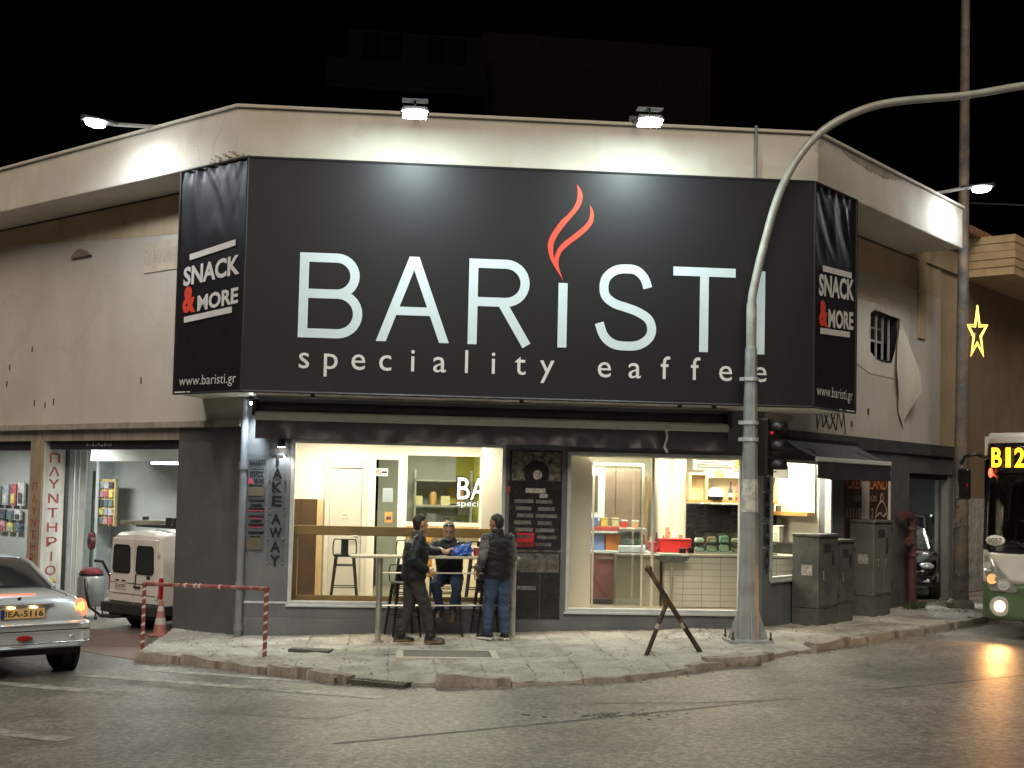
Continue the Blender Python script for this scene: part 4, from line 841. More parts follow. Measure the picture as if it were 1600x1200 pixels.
pr(3.95, 4.68, 1.28, 1.31, PMID); pr(4.02, 4.28, 1.50 - .14, 1.50 + .06, pm("poster_red_print", (.48, .02, .035), rough=.35, var=.2), "red_print"); pr(3.96, 4.66, .98, 1.26, PMID, y=-.0155); pr(4.04, 4.32, .72, .78, PG); pr(4.38, 4.385, .32, .95, PG)
letters("letter", "S", BLK, t, 3.86, 3.90, 2.26, 2.33, -.016, bold=.03); pr(3.855, 3.905, 2.15, 2.24, PNK)
# brown poster on the right flank behind the cabinets
t = thing("brown_cafe_poster", "brown poster with orange lettering and bell drawing behind the utility cabinets", "poster", wR(0, 0, 0), ZR)
BPO = pm("poster_brown", (.055, .028, .018), rough=.4, var=.3, scale=3); ORP = pm("poster_orange", (.62, .20, .07), rough=.4, var=.4, scale=7); CRP = pm("poster_cream", (.50, .38, .27), rough=.4, var=.2)
m = MB(); m.box(2.86, 4.66, -.012, -.002, 1.2, 2.62); m.build("panel", BPO, t)
letters("letter", "CREAMLAND", ORP, t, 2.90, 4.60, 2.33, 2.53, -.016, bold=.01); letters("letter", "COFFEE SNACKS", CRP, t, 3.2, 4.15, 2.12, 2.22, -.016); letters("letter", "11118", CRP, t, 2.92, 3.50, 1.83, 2.0, -.016); letters("letter", "2", CRP, t, 3.93, 4.02, 1.83, 2.0, -.016)
m = MB(); stroke(m, cr([(4.10, 1.78), (4.16, 1.98), (4.30, 2.10), (4.38, 2.12), (4.46, 2.10), (4.58, 1.98), (4.64, 1.78)]), .025, -.018, -.014); stroke(m, cr([(4.33, 2.13), (4.33, 2.22), (4.38, 2.26), (4.43, 2.22), (4.43, 2.13)]), .022, -.018, -.014); stroke(m, cr([(4.16, 1.85), (4.3, 1.92), (4.45, 1.86), (4.58, 1.92)]), .03, -.018, -.014); m.build("bell_drawing", CRP, t)
m = MB(); m.box(3.50, 3.82, -.024, -.019, 1.7, 2.46); m.build("blank_paper", pm("pale_paper", (.52, .45, .40), rough=.7), t)
m = MB(); m.box(4.70, 4.74, -.03, -.003, .3, 2.66); m.build("trim", pm("white_trim", (.7, .68, .62), rough=.4), t)

# ================================================================= STREET FURNITURE
GALV = pm("galvanised_steel", (.36, .39, .40), rough=.45, metal=.35, var=.18, scale=4, streak=.2, dirt=(.22, .20, .17), dirt_amt=.4, dirt_scale=3)
p0 = wf(7.06, -1.68); g0 = gz(p0.x)
t = thing("arched_lamp_pole", "tapered galvanised steel pole arching over the road in front of the sign", "lamp pole", (p0.x, p0.y, g0 + .012), A0)
m = MB(); m.box(-.30, .30, -.24, .24, -.02, .03); m.build("base_plate", GALV, t, bevel=.006)
m = MB(); R8 = lambda r, z, x=0: [(x + r * math.cos(math.pi / 8 + k * math.pi / 4), r * math.sin(math.pi / 8 + k * math.pi / 4), z) for k in range(8)]
m.loft([R8(.155, .03), R8(.118, 1.6, .0), R8(.082, 4.0, -.005)]); m.build("shaft", GALV, t)
m = MB(); m.tube([(-.005, 0, 3.98), (-.005, 0, 4.62)], .072, 12); m.build("sleeve", pm("pale_sleeve", (.42, .44, .38), rough=.5, metal=.2, var=.25, scale=8), t, smooth=40)
ap = [(-.005, 0, 4.5), (.0, 0, 4.7), (.044, 0, 4.944), (.146, 0, 5.394), (.346, 0, 6.12), (.613, 0, 6.67), (.975, 0, 7.09), (1.48, 0, 7.39), (2.03, 0, 7.555), (3.06, 0, 7.70), (3.9, 0, 7.88), (5.4, 0, 8.15)]
ap2 = []
for i in range(len(ap) - 1):
    P_ = [Vector(ap[max(0, i - 1)]), Vector(ap[i]), Vector(ap[i + 1]), Vector(ap[min(len(ap) - 1, i + 2)])]
    for q in (0, .25, .5, .75): ap2.append(tuple(.5 * (2 * P_[1] + (P_[2] - P_[0]) * q + (2 * P_[0] - 5 * P_[1] + 4 * P_[2] - P_[3]) * q * q + (-P_[0] + 3 * P_[1] - 3 * P_[2] + P_[3]) * q ** 3)))
ap2.append(ap[-1]); m = MB(); m.tube(ap2, [.060 - .008 * i / len(ap2) for i in range(len(ap2))], 14); m.build("arm", pm("weathered_arm", (.40, .42, .39), rough=.5, metal=.2, var=.12, scale=5, dirt=(.26, .20, .13), dirt_amt=.45, dirt_scale=2.2), t, smooth=50)
for sx, sy in ((1, 0), (-1, 0), (0, 1), (0, -1)):
    m = MB(); a, b = ((.27, .12) if sx else (.22, .12))
    if sx: m.prism([(sx * .12, .03), (sx * .28, .03), (sx * .145, .42), (sx * .12, .42)], -.008, .008, 'y')
    else: m.prism([(sy * .12, .03), (sy * .22, .03), (sy * .145, .42), (sy * .12, .42)], -.008, .008, 'x')
    m.build("gusset", GALV, t)
bm_ = MB(); bm_.tube([(0, 0, 0), (0, 0, .11)], .014, 6); bm_.lathe([(.028, 0.005), (.028, .03)], 6); bme = bm_.mesh("bolt"); bme.materials.append(pm("rusty_bolt", (.12, .10, .08), rough=.6, metal=.5))
for x in (-.26, .26):
    for y in (-.20, .20): piece("bolt", bme, t, (x, y, .03))
for z in (2.95, 3.55, 2.72):
    m = MB(); rr = .125 - .012 * (z - 1.6) + .004; m.lathe([(rr, z), (rr, z + .05)], 16); m.box(-rr - .05, -rr, -.03, .03, z, z + .05); m.build("strap", ALU, t)
# sticker residue
m = MB(); m.loft([R8(.122, 1.75), R8(.112, 2.2)], cap=False); m.build("sticker_residue", pm("sticker_residue", (.50, .50, .46), rough=.7, var=.4, scale=12), t)
SB = pm("stool_black", (.018, .018, .019), rough=.4, metal=.3, var=.15)
ts = thing("traffic_signal", "black traffic signal head on the steel pole seen from its side with red lamp", "traffic signal", (p0.x + .21, p0.y + .10, g0 - .36), RAD(62))
m = MB(); m.box(-.15, .15, -.10, .14, 2.62, 3.42); m.build("housing", SB, ts, bevel=.03)
for k, (z, mt) in enumerate(((3.28, pm("signal_red", (.7, .03, .03), rough=.3, var=0, emit=(1., .05, .05), estr=.35)), (3.02, pm("signal_amber_off", (.12, .07, .01), rough=.3)), (2.76, pm("signal_green_off", (.01, .06, .03), rough=.3)))):
    m = MB(Matrix.Translation((0, -.105, z)) @ Matrix.Rotation(RAD(90), 4, 'X')); m.lathe([(.085, -.002), (.075, .012), (.03, .022)], 16); m.build("lens", mt, ts, smooth=40)
    m = MB(); n = 12; m.add([(.105 * math.cos(a), -.10 - dd, z + .105 * math.sin(a)) for dd in (0, .20) for a in [math.pi * (-.15 + 1.3 * i / n) for i in range(n + 1)]], [(i, i + 1, n + 2 + i, n + 1 + i) for i in range(n)]); o = m.build("visor", SB, ts, smooth=60); o.modifiers.new("t", 'SOLIDIFY').thickness = .006
m = MB(); m.tube([(-.02, .1, 3.30), (-.20, .16, 3.30)], .025, 8); m.tube([(-.02, .1, 2.75), (-.20, .16, 2.75)], .025, 8); m.build("bracket", DARKST, ts)
# rusty old pole with a star decoration
q = wR(5.98, .84)
RUST = pm("rusty_pole_steel", (.12, .11, .10), rough=.75, metal=.2, var=.35, scale=5, bump=.5, bscale=18, dirt=(.28, .19, .10), dirt_amt=.7, dirt_scale=2)
t = thing("old_street_pole", "tall rusty old street pole standing beside the bus", "pole", (q.x, q.y, gz(q.x)))
m = MB(); m.tube([(0, 0, -.1), (0, 0, .25), (0.01, 0, 2.7), (.03, 0, 6), (.06, 0, 12.5)], [.18, .15, .125, .10, .075], 14); m.build("shaft", RUST, t, smooth=50)
m = MB()
for k in range(26):
    z = random.uniform(.25, 2.6); a = random.uniform(3.4, 6.2); w_ = random.uniform(.02, .07); h_ = random.uniform(.02, .10); r_ = .165
    m.tube([(r_ * math.cos(a), r_ * math.sin(a), z), (r_ * math.cos(a + .15), r_ * math.sin(a + .15), z + h_)], w_ * .3, 5)
m.build("flyer_remains", pm("flyer_remains", (.20, .17, .15), rough=.9, var=.6, scale=20), t)
m = MB(); m.lathe([(.20, .0), (.26, .02), (.24, .10), (.18, .16)], 12); m.build("base_collar", RUST, t)
t = thing("star_decoration", "yellow glowing rope light star hanging on the rusty pole", "decoration", (wR(6.02, 1.02).x + .07, wR(6.02, 1.02).y, 4.68))
STAR = pm("yellow_rope_light", (.9, .75, .2), rough=.4, var=0, emit=(1., .60, .10), estr=1.6)
def starpts(R, r): return [((R if k % 2 == 0 else r) * math.sin(k * math.pi / 5) * .38, (.12 if k % 4 == 1 else 0), (R if k % 2 == 0 else r) * math.cos(k * math.pi / 5)) for k in range(10)]
for R_, r_ in ((.52, .20), (.42, .15)):
    P_ = [(x + .03, 0, z + .55) for x, _, z in starpts(R_, r_)]; m = MB(); m.tube(P_ + [P_[0]], .014, 6); m.build("rope_light", STAR, t)
m = MB(); m.tube([(-.12, .12, .5), (.0, 0, .55)], .012, 6); m.build("bracket", ALU, t)
# utility cabinets
CABG = pm("cabinet_paint", (.080, .084, .083), rough=.55, var=.15, scale=3, streak=.2, dirt=(.2, .18, .14), dirt_amt=.3, dirt_scale=3)
CABG2 = pm("cabinet_paint_pale", (.125, .128, .118), rough=.6, var=.15, scale=3, streak=.2, dirt=(.09, .07, .06), dirt_amt=.5, dirt_scale=1.5)
def cabinet(s0, w_, d_, h_, plinth, label, mat, o_=.05, doors=1):
    q = wR(s0, o_); zz = gz(q.x) - .02
    t = thing("utility_cabinet", label, "utility cabinet", (q.x, q.y, zz), ZR, "utility cabinets along the flank")
    m = MB(); m.box(.01, w_ - .01, -d_ + .01, 0, -.05, plinth); m.build("plinth", pm("cabinet_plinth", (.09, .09, .085), rough=.8, var=.25, bump=.2), t, bevel=.008)
    m = MB(); m.box(0, w_, -d_, 0, plinth + .003, h_ - .05); m.build("body", mat, t, bevel=.01)
    m = MB(); m.box(-.02, w_ + .02, -d_ - .03, .0, h_ - .048, h_); m.build("roof", mat, t, bevel=.012)
    for k in range(doors):
        x0 = .03 + k * (w_ - .06) / doors; x1 = .03 + (k + 1) * (w_ - .06) / doors - .008
        m = MB(); m.box(x0, x1, -d_ - .016, -d_ - .001, plinth + .04, h_ - .08); dr_ = m.build("door", mat, t, bevel=.006)
        m = MB(); m.box(x0 + .05, x0 + .075, -d_ - .045, -d_ - .017, h_ * .50, h_ * .60); m.build("handle", PIN, dr_, bevel=.005)
    for k in range(4): m = MB(); m.box(w_ * .18, w_ * .55, -d_ - .024, -d_ - .017, h_ - .17 - k * .035, h_ - .155 - k * .035); m.build("vent_louvre", DARKST, t)
    for z in (plinth + .12, h_ - .2): m = MB(); m.tube([(w_ - .02, -d_ - .02, z), (w_ - .02, -d_ - .02, z + .08)], .010, 8); m.build("hinge", DARKST, t)
    m = MB(); m.box(-.004, -.001, -d_ * .75, -d_ * .35, h_ * .55, h_ * .55 + .16); m.build("torn_sticker", pm("torn_sticker", (.32, .31, .28), rough=.8, var=.6, scale=18), t)
    m = MB(); m.box(w_ * .62, w_ * .70, -d_ - .025, -d_ - .017, h_ * .66, h_ * .82); m.ball((w_ * .66, -d_ - .03, h_ * .73), .016); m.build("lock", DARKST, t)
    return t
cabinet(.87, .68, .45, 1.42, .28, "dark grey metal utility cabinet nearest the shop corner", CABG)
cabinet(1.68, .58, .40, 1.32, .30, "slim dark utility cabinet in the middle of the three", CABG)
cabinet(2.96, .72, .44, 1.62, .36, "tallest pale grey utility cabinet in front of the brown poster", CABG2, doors=2)
# red standpipe
q = wR(5.05, .18); REDP = pm("red_pipe_paint", (.10, .035, .036), rough=.5, var=.25, scale=6, dirt=(.2, .15, .13), dirt_amt=.4)
t = thing("red_standpipe", "dull red standpipe with elbow and valves beside the tall cabinet", "standpipe", (q.x, q.y, gz(q.x)), ZR)
m = MB(); m.tube([(.30, 0, -.05), (.30, 0, 1.45), (.27, 0, 1.58), (.18, 0, 1.65), (-.15, 0, 1.66)], .085, 12); m.build("pipe", REDP, t, smooth=50)
m = MB(); m.lathe([(.12, .92), (.12, 1.0)], 12, (.30, 0, 0)); m.lathe([(.115, 1.40), (.115, 1.46)], 12, (.30, 0, 0)); m.build("flange", REDP, t)
m = MB(); m.tube([(.30, -.02, 1.18), (-.08, -.1, 1.20)], .055, 10); m.build("outlet", PIN, t, smooth=40); m = MB(); m.lathe([(.075, -.03), (.085, 0), (.075, .03)], 12, (0, 0, 0), Matrix.Translation((-.10, -.105, 1.2)) @ Matrix.Rotation(RAD(90), 4, 'Y')); m.build("outlet_cap", REDP, t)
# weeds at the foot of the standpipe
GRN = pm("weed_leaf", (.05, .075, .03), rough=.7, var=.3); m = MB()
for k in range(160):
    a = random.uniform(0, 6.28); r_ = random.uniform(.02, .3); x = .1 + r_ * math.cos(a) * 1.3; y = -.15 + r_ * math.sin(a) * .5; h_ = random.uniform(.03, .16); b_ = random.uniform(0, 6.28); w_ = .018
    m.add([(x, y, 0), (x + w_ * math.cos(b_), y + w_ * math.sin(b_), h_ * .6), (x + .03 * math.cos(b_ + 1), y + .03 * math.sin(b_ + 1), h_), (x - w_ * math.cos(b_), y - w_ * math.sin(b_), h_ * .6)], [(0, 1, 2, 3)])
wo2 = m.build("weeds", GRN); wo2.location = (q.x, q.y, gz(q.x)); wo2.rotation_euler = (0, 0, ZR); tag(wo2, "small green weeds at the foot of the red standpipe", "weed", kind="stuff")
# red and white barrier
STR = bpy.data.materials.new("barrier_stripes"); STR.use_nodes = True; n_ = STR.node_tree; b_ = n_.nodes["Principled BSDF"]; b_.inputs["Roughness"].default_value = .55
tc_ = n_.nodes.new("ShaderNodeTexCoord"); mp_ = n_.nodes.new("ShaderNodeMapping"); mp_.inputs["Rotation"].default_value = (0, RAD(30), 0); wv = n_.nodes.new("ShaderNodeTexWave"); wv.bands_direction = 'Z'; wv.inputs["Scale"].default_value = 3.1; wv.inputs["Distortion"].default_value = .6
cr_ = n_.nodes.new("ShaderNodeValToRGB"); cr_.color_ramp.elements[0].position = .80; cr_.color_ramp.elements[0].color = (.22, .06, .052, 1); cr_.color_ramp.elements[1].position = .86; cr_.color_ramp.elements[1].color = (.62, .54, .46, 1)
n_.links.new(tc_.outputs["Object"], mp_.inputs[0]); n_.links.new(mp_.outputs[0], wv.inputs["Vector"]); n_.links.new(wv.outputs[0], cr_.inputs[0]); n_.links.new(cr_.outputs[0], b_.inputs["Base Color"])
REDB = pm("barrier_red", (.26, .065, .055), rough=.5, var=.25, scale=8, dirt=(.5, .42, .36), dirt_amt=.6, dirt_scale=7)
a_ = Vector((-4.92, 17.42)); b2_ = Vector((-3.07, 16.37)); d_ = b2_ - a_
t = thing("pavement_barrier", "red and white striped tube barrier at the pavement edge", "barrier", (a_.x, a_.y, gz(a_.x)), math.atan2(d_.y, d_.x)); W_ = d_.length; dz = gz(b2_.x) - gz(a_.x)
m = MB(); m.tube([(0, 0, -.15), (0, 0, .84)], .027, 12); m.build("post", STR, t, smooth=40); m = MB(); m.tube([(W_, 0, dz - .15), (W_, 0, .90)], .027, 12); m.build("post", STR, t, smooth=40)
m = MB(); m.tube([(-.03, 0, .84), (W_ + .03, 0, .90)], .026, 12); m.build("rail", REDB, t, smooth=40)
for x in (.75, .92, 1.0, 1.35): m = MB(); m.lathe([(.030, -.018), (.030, .018)], 12, (0, 0, 0), Matrix.Translation((x, 0, .84 + .06 * x / W_)) @ Matrix.Rotation(RAD(70), 4, 'Y')); m.build("tape_band", pm("white_tape", (.6, .52, .45), rough=.6), t)
# leaning A-shaped prop of striped bars
t = thing("a_frame_prop", "black and rust striped two legged steel prop standing on the pavement", "prop", (2.1, 16.34, gz(2.1)))
PRB = pm("striped_prop", (.045, .035, .028), rough=.6, metal=.3, var=.5, scale=7, dirt=(.28, .17, .08), dirt_amt=.75, dirt_scale=3.3)
m = MB(); m.tube([(.385, .12, -.01), (-.33, -.08, 1.06)], .032, 10); m.build("bar", PRB, t, smooth=40)
m = MB(); m.tube([(-.365, -.16, -.05), (-.08, -.02, .66)], .029, 10); m.build("bar", PRB, t, smooth=40)
m = MB(); m.tube([(-.10, -.05, .62), (-.14, -.06, .76)], .035, 8); m.build("joint", PRB, t, smooth=50); m = MB(); m.ball((-.33, -.08, 1.07), (.05, .045, .05), 10, 6); m.build("end_knob", PRB, t, smooth=50)
for q_, r_ in (([(.15, .055, .33), (.11, .045, .40)], .034), ([(-.22, -.09, .32), (-.195, -.078, .38)], .031)): m = MB(); m.tube(q_, r_, 10); m.build("tape_band", pm("pale_tape", (.42, .36, .28), rough=.6), t)
# traffic cone
q = wL(1.57, .20); t = thing("traffic_cone", "faded red and white traffic cone against the grey pier", "traffic cone", (q.x, q.y, -.13))
CO = pm("cone_red", (.34, .14, .11), rough=.6, var=.25, scale=8); CW = pm("cone_white", (.46, .42, .39), rough=.6, var=.2, scale=8)
m = MB(); m.box(-.15, .15, -.15, .15, 0, .035); m.build("base", CO, t, bevel=.01); pr_ = lambda z: .115 - .085 * z / .52
for z0, z1, mt in ((.036, .17, CO), (.171, .27, CW), (.271, .37, CO), (.371, .44, CW), (.441, .52, CO)):
    m = MB(); m.lathe([(pr_(z0), z0), (pr_(z1), z1)], 16); m.build("band", mt, t, smooth=40)
# drain grate, manhole cover, slot cover, cup
GR = pm("iron_grate", (.10, .095, .085), rough=.6, metal=.4, var=.3, scale=8)
t = thing("drain_grate", "iron gutter grate set in the kerb at the corner", "drain grate", (-1.44, 14.72, gz(-1.46) - .055), RAD(-26))
m = MB(); m.box(-.46, .46, .20, .24, -.05, .02); m.box(-.46, .46, -.24, -.20, -.09, .01); m.box(-.46, -.42, -.199, .199, -.05, .02); m.box(.42, .46, -.199, .199, -.05, .02); m.build("frame", GR, t)
for k in range(17):
    m = MB(); m.box(-.40 + k * .05 - .012, -.40 + k * .05 + .012, -.198, .198, -.03, .016); m.build("grate_bar", GR, t)
for k in range(14):
    m = MB(); m.box(-.40 + k * .06 - .016, -.40 + k * .06 + .016, -.34, -.245, -.11, -.095); m.build("grate_bar", GR, t)
m = MB(); m.box(-.45, .45, -.36, -.245, -.16, -.13); m.build("gully", VOID, t)
q = (-.75, 16.28); t = thing("manhole_cover", "dark square manhole cover with pale rim in the pavement", "manhole cover", (q[0], q[1], gz(q[0]) + .02), A0)
m = MB(); m.box(-.55, .55, -.30, .30, -.05, .012); m.build("cover", pm("iron_cover", (.13, .125, .11), rough=.7, metal=.2, var=.25, scale=7, bump=.4, bscale=40), t, bevel=.005)
for bx in ((-.64, .64, -.39, -.301), (-.64, .64, .301, .39), (-.64, -.551, -.30, .30), (.551, .64, -.30, .30)):
    m = MB(); m.box(*bx, -.05, .008); m.build("rim", pm("pale_rim", (.46, .43, .37), rough=.85, var=.15, scale=6, bump=.3), t)
t = thing("valve_cover", "small dark lid lying skewed in the rough pavement near the barrier", "valve cover", (-2.55, 16.8, gz(-2.55) + .02), RAD(-8))
m = MB(); m.box(-.28, .28, -.09, .09, -.03, .015); m.build("lid", GR, t, bevel=.006); m = MB(); m.box(.05, .26, -.16, -.10, -.02, .012); m.build("lid_edge", GR, t)
t = thing("paper_cup", "crushed white paper cup lying in the gutter by the grate", "paper cup", (-2.16, 15.02, gz(-2.16) - KERB + .045), RAD(20))
m = MB(Matrix.Rotation(RAD(82), 4, 'Y')); m.lathe([(.030, -.07), (.034, -.02), (.040, .05), (.041, .052)], 14); m.build("cup", pm("white_paper", (.70, .67, .62), rough=.7), t, smooth=50); m = MB(Matrix.Rotation(RAD(82), 4, 'Y')); m.lathe([(.043, .05), (.043, .066)], 14); m.build("rim", pm("white_paper", (.7, .67, .62)), t)

# ================================================================= TABLE AND STOOLS
STEEL = pm("brushed_steel", (.55, .53, .48), rough=.35, metal=.8, var=.15, scale=5)
ta = Vector((1.62, -1.02)); tb = Vector((3.98, -.74)); td = tb - ta; TL = td.length
w0 = wf(ta.x, ta.y); t = thing("standing_table", "long narrow high table on steel posts where the men gather", "table", (w0.x, w0.y, 0), A0 + math.atan2(td.y, td.x))
m = MB(); m.box(0, TL, -.17, .17, 1.215, 1.25); m.build("table_top", pm("pale_table_top", (.50, .44, .33), rough=.4, var=.15, scale=6), t, bevel=.01)
for x in (.42, TL - .06):
    m = MB(); m.tube([(x, 0, .0), (x, 0, 1.215)], .042, 14); m.lathe([(.07, .04), (.07, .075)], 14, (x, 0, 0)); m.build("post", STEEL, t, smooth=40)
for z in (1.00, .55):
    m = MB(); m.tube([(.42, 0, z), (TL - .06, 0, z + .01)], .011, 8); m.build("rail", STEEL, t, smooth=40)
SB = pm("stool_black", (.018, .018, .019), rough=.4, metal=.3, var=.15)
def stool(name, label, loc, rz, group):
    t = thing(name, label, "bar stool", loc, rz, group); H_ = .76
    m = MB(); m.loft([[(x * r_, y * r_, z) for x, y in ((1, .75), (.75, 1), (-.75, 1), (-1, .75), (-1, -.75), (-.75, -1), (.75, -1), (1, -.75))] for r_, z in ((.155, H_ - .03), (.165, H_ - .02), (.165, H_), (.15, H_ + .008))]); m.build("seat", SB, t)
    for sx in (1, -1):
        for sy in (1, -1):
            m = MB(); m.loft([[(sx * x + a, sy * x + b, z) for a, b in ((-w_, -w_), (w_, -w_), (w_, w_), (-w_, w_))] for x, w_, z in ((.205, .012, 0), (.13, .021, H_ - .03))]); m.build("leg", SB, t)
    for z, x in ((.28, .178), (.60, .146)):
        for a in range(4):
            c_, s_ = math.cos(a * math.pi / 2), math.sin(a * math.pi / 2); p_ = lambda u, v: (u * c_ - v * s_, u * s_ + v * c_, z)
            m = MB(); m.tube([p_(-x, x), p_(x, x)], .009, 6); m.build("rung", SB, t)
    m = MB(); m.tube([(-.17, .14, H_), (-.175, .17, H_ + .12), (-.165, .18, H_ + .21), (-.15, .182, H_ + .235), (.15, .182, H_ + .235), (.165, .18, H_ + .21), (.175, .17, H_ + .12), (.17, .14, H_)], .009, 8); m.build("back_frame", SB, t, smooth=50)
    m = MB(); m.box(-.055, .055, .170, .182, H_ + .0, H_ + .23); m.build("back_splat", SB, t)
    return t
s_in = "bar stools inside the left window"
st = stool("bar_stool", "black metal bar stool inside in front of the WC door", wf(1.49, .62, FL), A0 + math.pi, s_in)
for x, y, lb in ((2.43, .60, "black metal bar stool inside behind the jacketed man"), (3.05, .66, "black metal bar stool inside behind the seated man"), (3.52, .60, "black metal bar stool inside nearest the menu poster")):
    c = copy_tree(st); c.location = wf(x, y, FL); c['label'] = lb
def gp(x, y): w_ = wf(x, y); return (w_.x, w_.y, gz(w_.x) + .012)
for x, y, a, lb in ((3.02, -.47, 0., "black metal bar stool under the seated man outside"), (3.60, -.42, .2, "black metal bar stool outside with a black bag on it"), (2.38, -.42, .3, "black metal bar stool outside behind the jacketed man's hip")):
    c = copy_tree(st); c.location = gp(x, y); c.rotation_euler = (0, 0, A0 + a); c['label'] = lb; c['group'] = "bar stools on the pavement"
# things on the table
def onT(u, v, z=1.251): return Matrix.Translation(w0) @ Matrix.Rotation(A0 + math.atan2(td.y, td.x), 4, 'Z') @ Vector((u, v, z))
GLS = glass("tumbler_glass", (.80, .84, .85), refl=5.)
for u, v, lb in ((1.12, .03, "tall clear water glass on the high table nearest the jacketed man's hand"), (1.52, .08, "tall clear water glass on the high table beside the blue bag")):
    t = thing("water_glass", lb, "glass", onT(u, v), 0, "water glasses on the high table")
    m = MB(); m.lathe([(.033, 0), (.036, .02), (.040, .15), (.038, .19), (.03, .205)], 14); m.build("glass_body", GLS, t, smooth=40); m = MB(); m.lathe([(.030, .006), (.034, .10)], 14); m.build("water", glass("water", (.85, .9, .92), refl=.8), t, smooth=40)
    m = MB(); m.lathe([(.032, .001), (.032, .006)], 14); m.build("base_ring", pm("pale_glass", (.7, .72, .72), rough=.1), t)
BB = pm("blue_plastic", (.03, .10, .42), rough=.35, var=.25, scale=9, spec=.5)
t = thing("blue_plastic_bag", "crumpled blue plastic bag on the high table before the seated man", "plastic bag", onT(1.52, -.02), 0)
bm = bmesh.new(); bmesh.ops.create_icosphere(bm, subdivisions=4, radius=1)
for v in bm.verts:
    c = v.co.copy(); d = 1 + .28 * noise.noise(c * 2.2) + .22 * abs(noise.noise(c * 5 + Vector((3, 1, 2)))) + .08 * noise.noise(c * 11)
    up = max(0, c.z); v.co = Vector((c.x * .17 * d, c.y * .11 * d, max(-.0, c.z * .085 * d + .05))) + Vector((.10 * up * up, 0, .07 * up * up * (1 if c.x > .1 else .2)))
me = bpy.data.meshes.new("bag"); bm.to_mesh(me); bm.free(); me.materials.append(BB); shade(me, 28); o = bpy.data.objects.new("bag", me); COL.objects.link(o); o.parent = t
t = thing("red_cup", "red and white paper coffee cup at the end of the high table", "coffee cup", onT(1.78, .05), 0)
m = MB(); m.lathe([(.032, 0), (.043, .11)], 14); m.build("cup", pm("red_cup_paper", (.42, .05, .05), rough=.5, var=.35, scale=20), t, smooth=40); m = MB(); m.lathe([(.046, .11), (.046, .122), (.03, .126)], 14); m.build("lid", pm("white_lid", (.75, .72, .65), rough=.4), t)
t = thing("black_bag", "black shoulder bag hanging on the outdoor stool by the man in the vest", "bag", gp(3.55, -.55), A0)
bm = bmesh.new(); bmesh.ops.create_cube(bm, size=1); bmesh.ops.subdivide_edges(bm, edges=bm.edges[:], cuts=5, use_grid_fill=True)
for v in bm.verts:
    c = v.co.copy(); k = 1 - .25 * (c.z + .5) ** 2; l_ = max(abs(c.x), abs(c.y), abs(c.z)) / max(1e-5, c.length); c2 = c * (l_ * .55 + .55)
    v.co = Vector((c2.x * .28 * k, c2.y * .14 * k, c2.z * .34 + .80)) + noise.noise_vector(c * 4) * .012
me = bpy.data.meshes.new("bag_body"); bm.to_mesh(me); bm.free(); me.materials.append(pm("black_nylon", (.02, .02, .022), rough=.45, var=.2, bump=.1)); shade(me, 40); o = bpy.data.objects.new("bag_body", me); COL.objects.link(o); o.parent = t
m = MB(); m.tube([(-.10, -.05, .92), (-.07, -.07, 1.02), (.07, -.07, 1.02), (.10, -.05, .92)], .012, 6); m.tube([(-.11, -.085, .76), (.11, -.085, .76)], .008, 6); m.build("strap", SB, t)

# ================================================================= CAFE INTERIOR
WARM = (1., .90, .70)
PAN = pm("ceiling_panel_light", (1, .95, .85), rough=.4, var=0, emit=(1., .92, .76), estr=6.)
def ceil(x, y, sx, sy, pw_, label):
    t = thing("ceiling_light", label, "ceiling light", wf(x, y, CE), A0, "ceiling panel lights in the cafe")
    m = MB(); m.box(-sx / 2, sx / 2, -sy / 2, sy / 2, -.03, -.012); m.build("diffuser", PAN, t); m = MB(); m.box(-sx / 2 - .03, sx / 2 + .03, -sy / 2 - .03, sy / 2 + .03, -.011, -.001); m.build("frame", WHITEP, t)
    lamp("panel_light", 'AREA', t, (0, 0, -.04), (0, 0, -1), pw_, WARM, sx, sy)
ceil(1.3, .7, 1.1, .35, 40, "ceiling panel light over the WC door corner"); ceil(2.9, .7, 1.1, .35, 40, "ceiling panel light over the window bar"); ceil(5.9, .85, 1.1, .35, 58, "ceiling panel light over the counter end"); ceil(7.6, 1.6, 1.1, .35, 62, "ceiling panel light over the display case"); ceil(6.0, 3.2, 1.0, .4, 36, "ceiling panel light at the back of the shop"); ceil(2.9, 3.0, 1.0, .4, 30, "ceiling panel light in the back kitchen")
OAK = pm("oak_board", (.30, .19, .065), rough=.5, var=.25, scale=2.5, streak=.1)
t = thing("window_bar", "oak window bar running across the inside of the wide shop window", "bar shelf", wf(0, 0, 0), A0)
m = MB(); m.box(.72, 3.82, .24, .52, 1.46, 1.50); m.build("shelf", OAK, t, bevel=.006); m = MB(); m.box(.72, 3.82, .235, .265, 1.47, 1.60); m.build("front_board", OAK, t, bevel=.005)
m = MB(); m.box(.72, 3.82, .235, .30, .46, .575); m.build("foot_board", OAK, t, bevel=.005)
for x in (.74, 3.76): m = MB(); m.box(x, x + .06, .30, .50, FL, 1.459); m.build("support", OAK, t)
t = thing("oak_wainscot", "dark oak panelled screen left of the WC door", "wood panel", wf(0, 0, 0), A0)
DOAK = pm("dark_oak", (.085, .048, .018), rough=.5, var=.3, scale=2.2, streak=.15)
for k in range(5): m = MB(); m.box(-.25 + k * .25, -.25 + k * .25 + .247, 1.45, 1.595, FL, 1.97); m.build("plank", DOAK, t, bevel=.003)
m = MB(); m.box(1.001, 1.09, 1.44, 1.595, FL, 1.965); m.build("edge_board", pm("pale_oak", (.60, .42, .22), rough=.5, var=.15), t)
t = thing("wc_door", "pale grey door marked WC at the back of the left room", "door", wf(1.11, 1.6, FL), A0)
DG = pm("door_grey", (.56, .53, .45), rough=.5, var=.04)
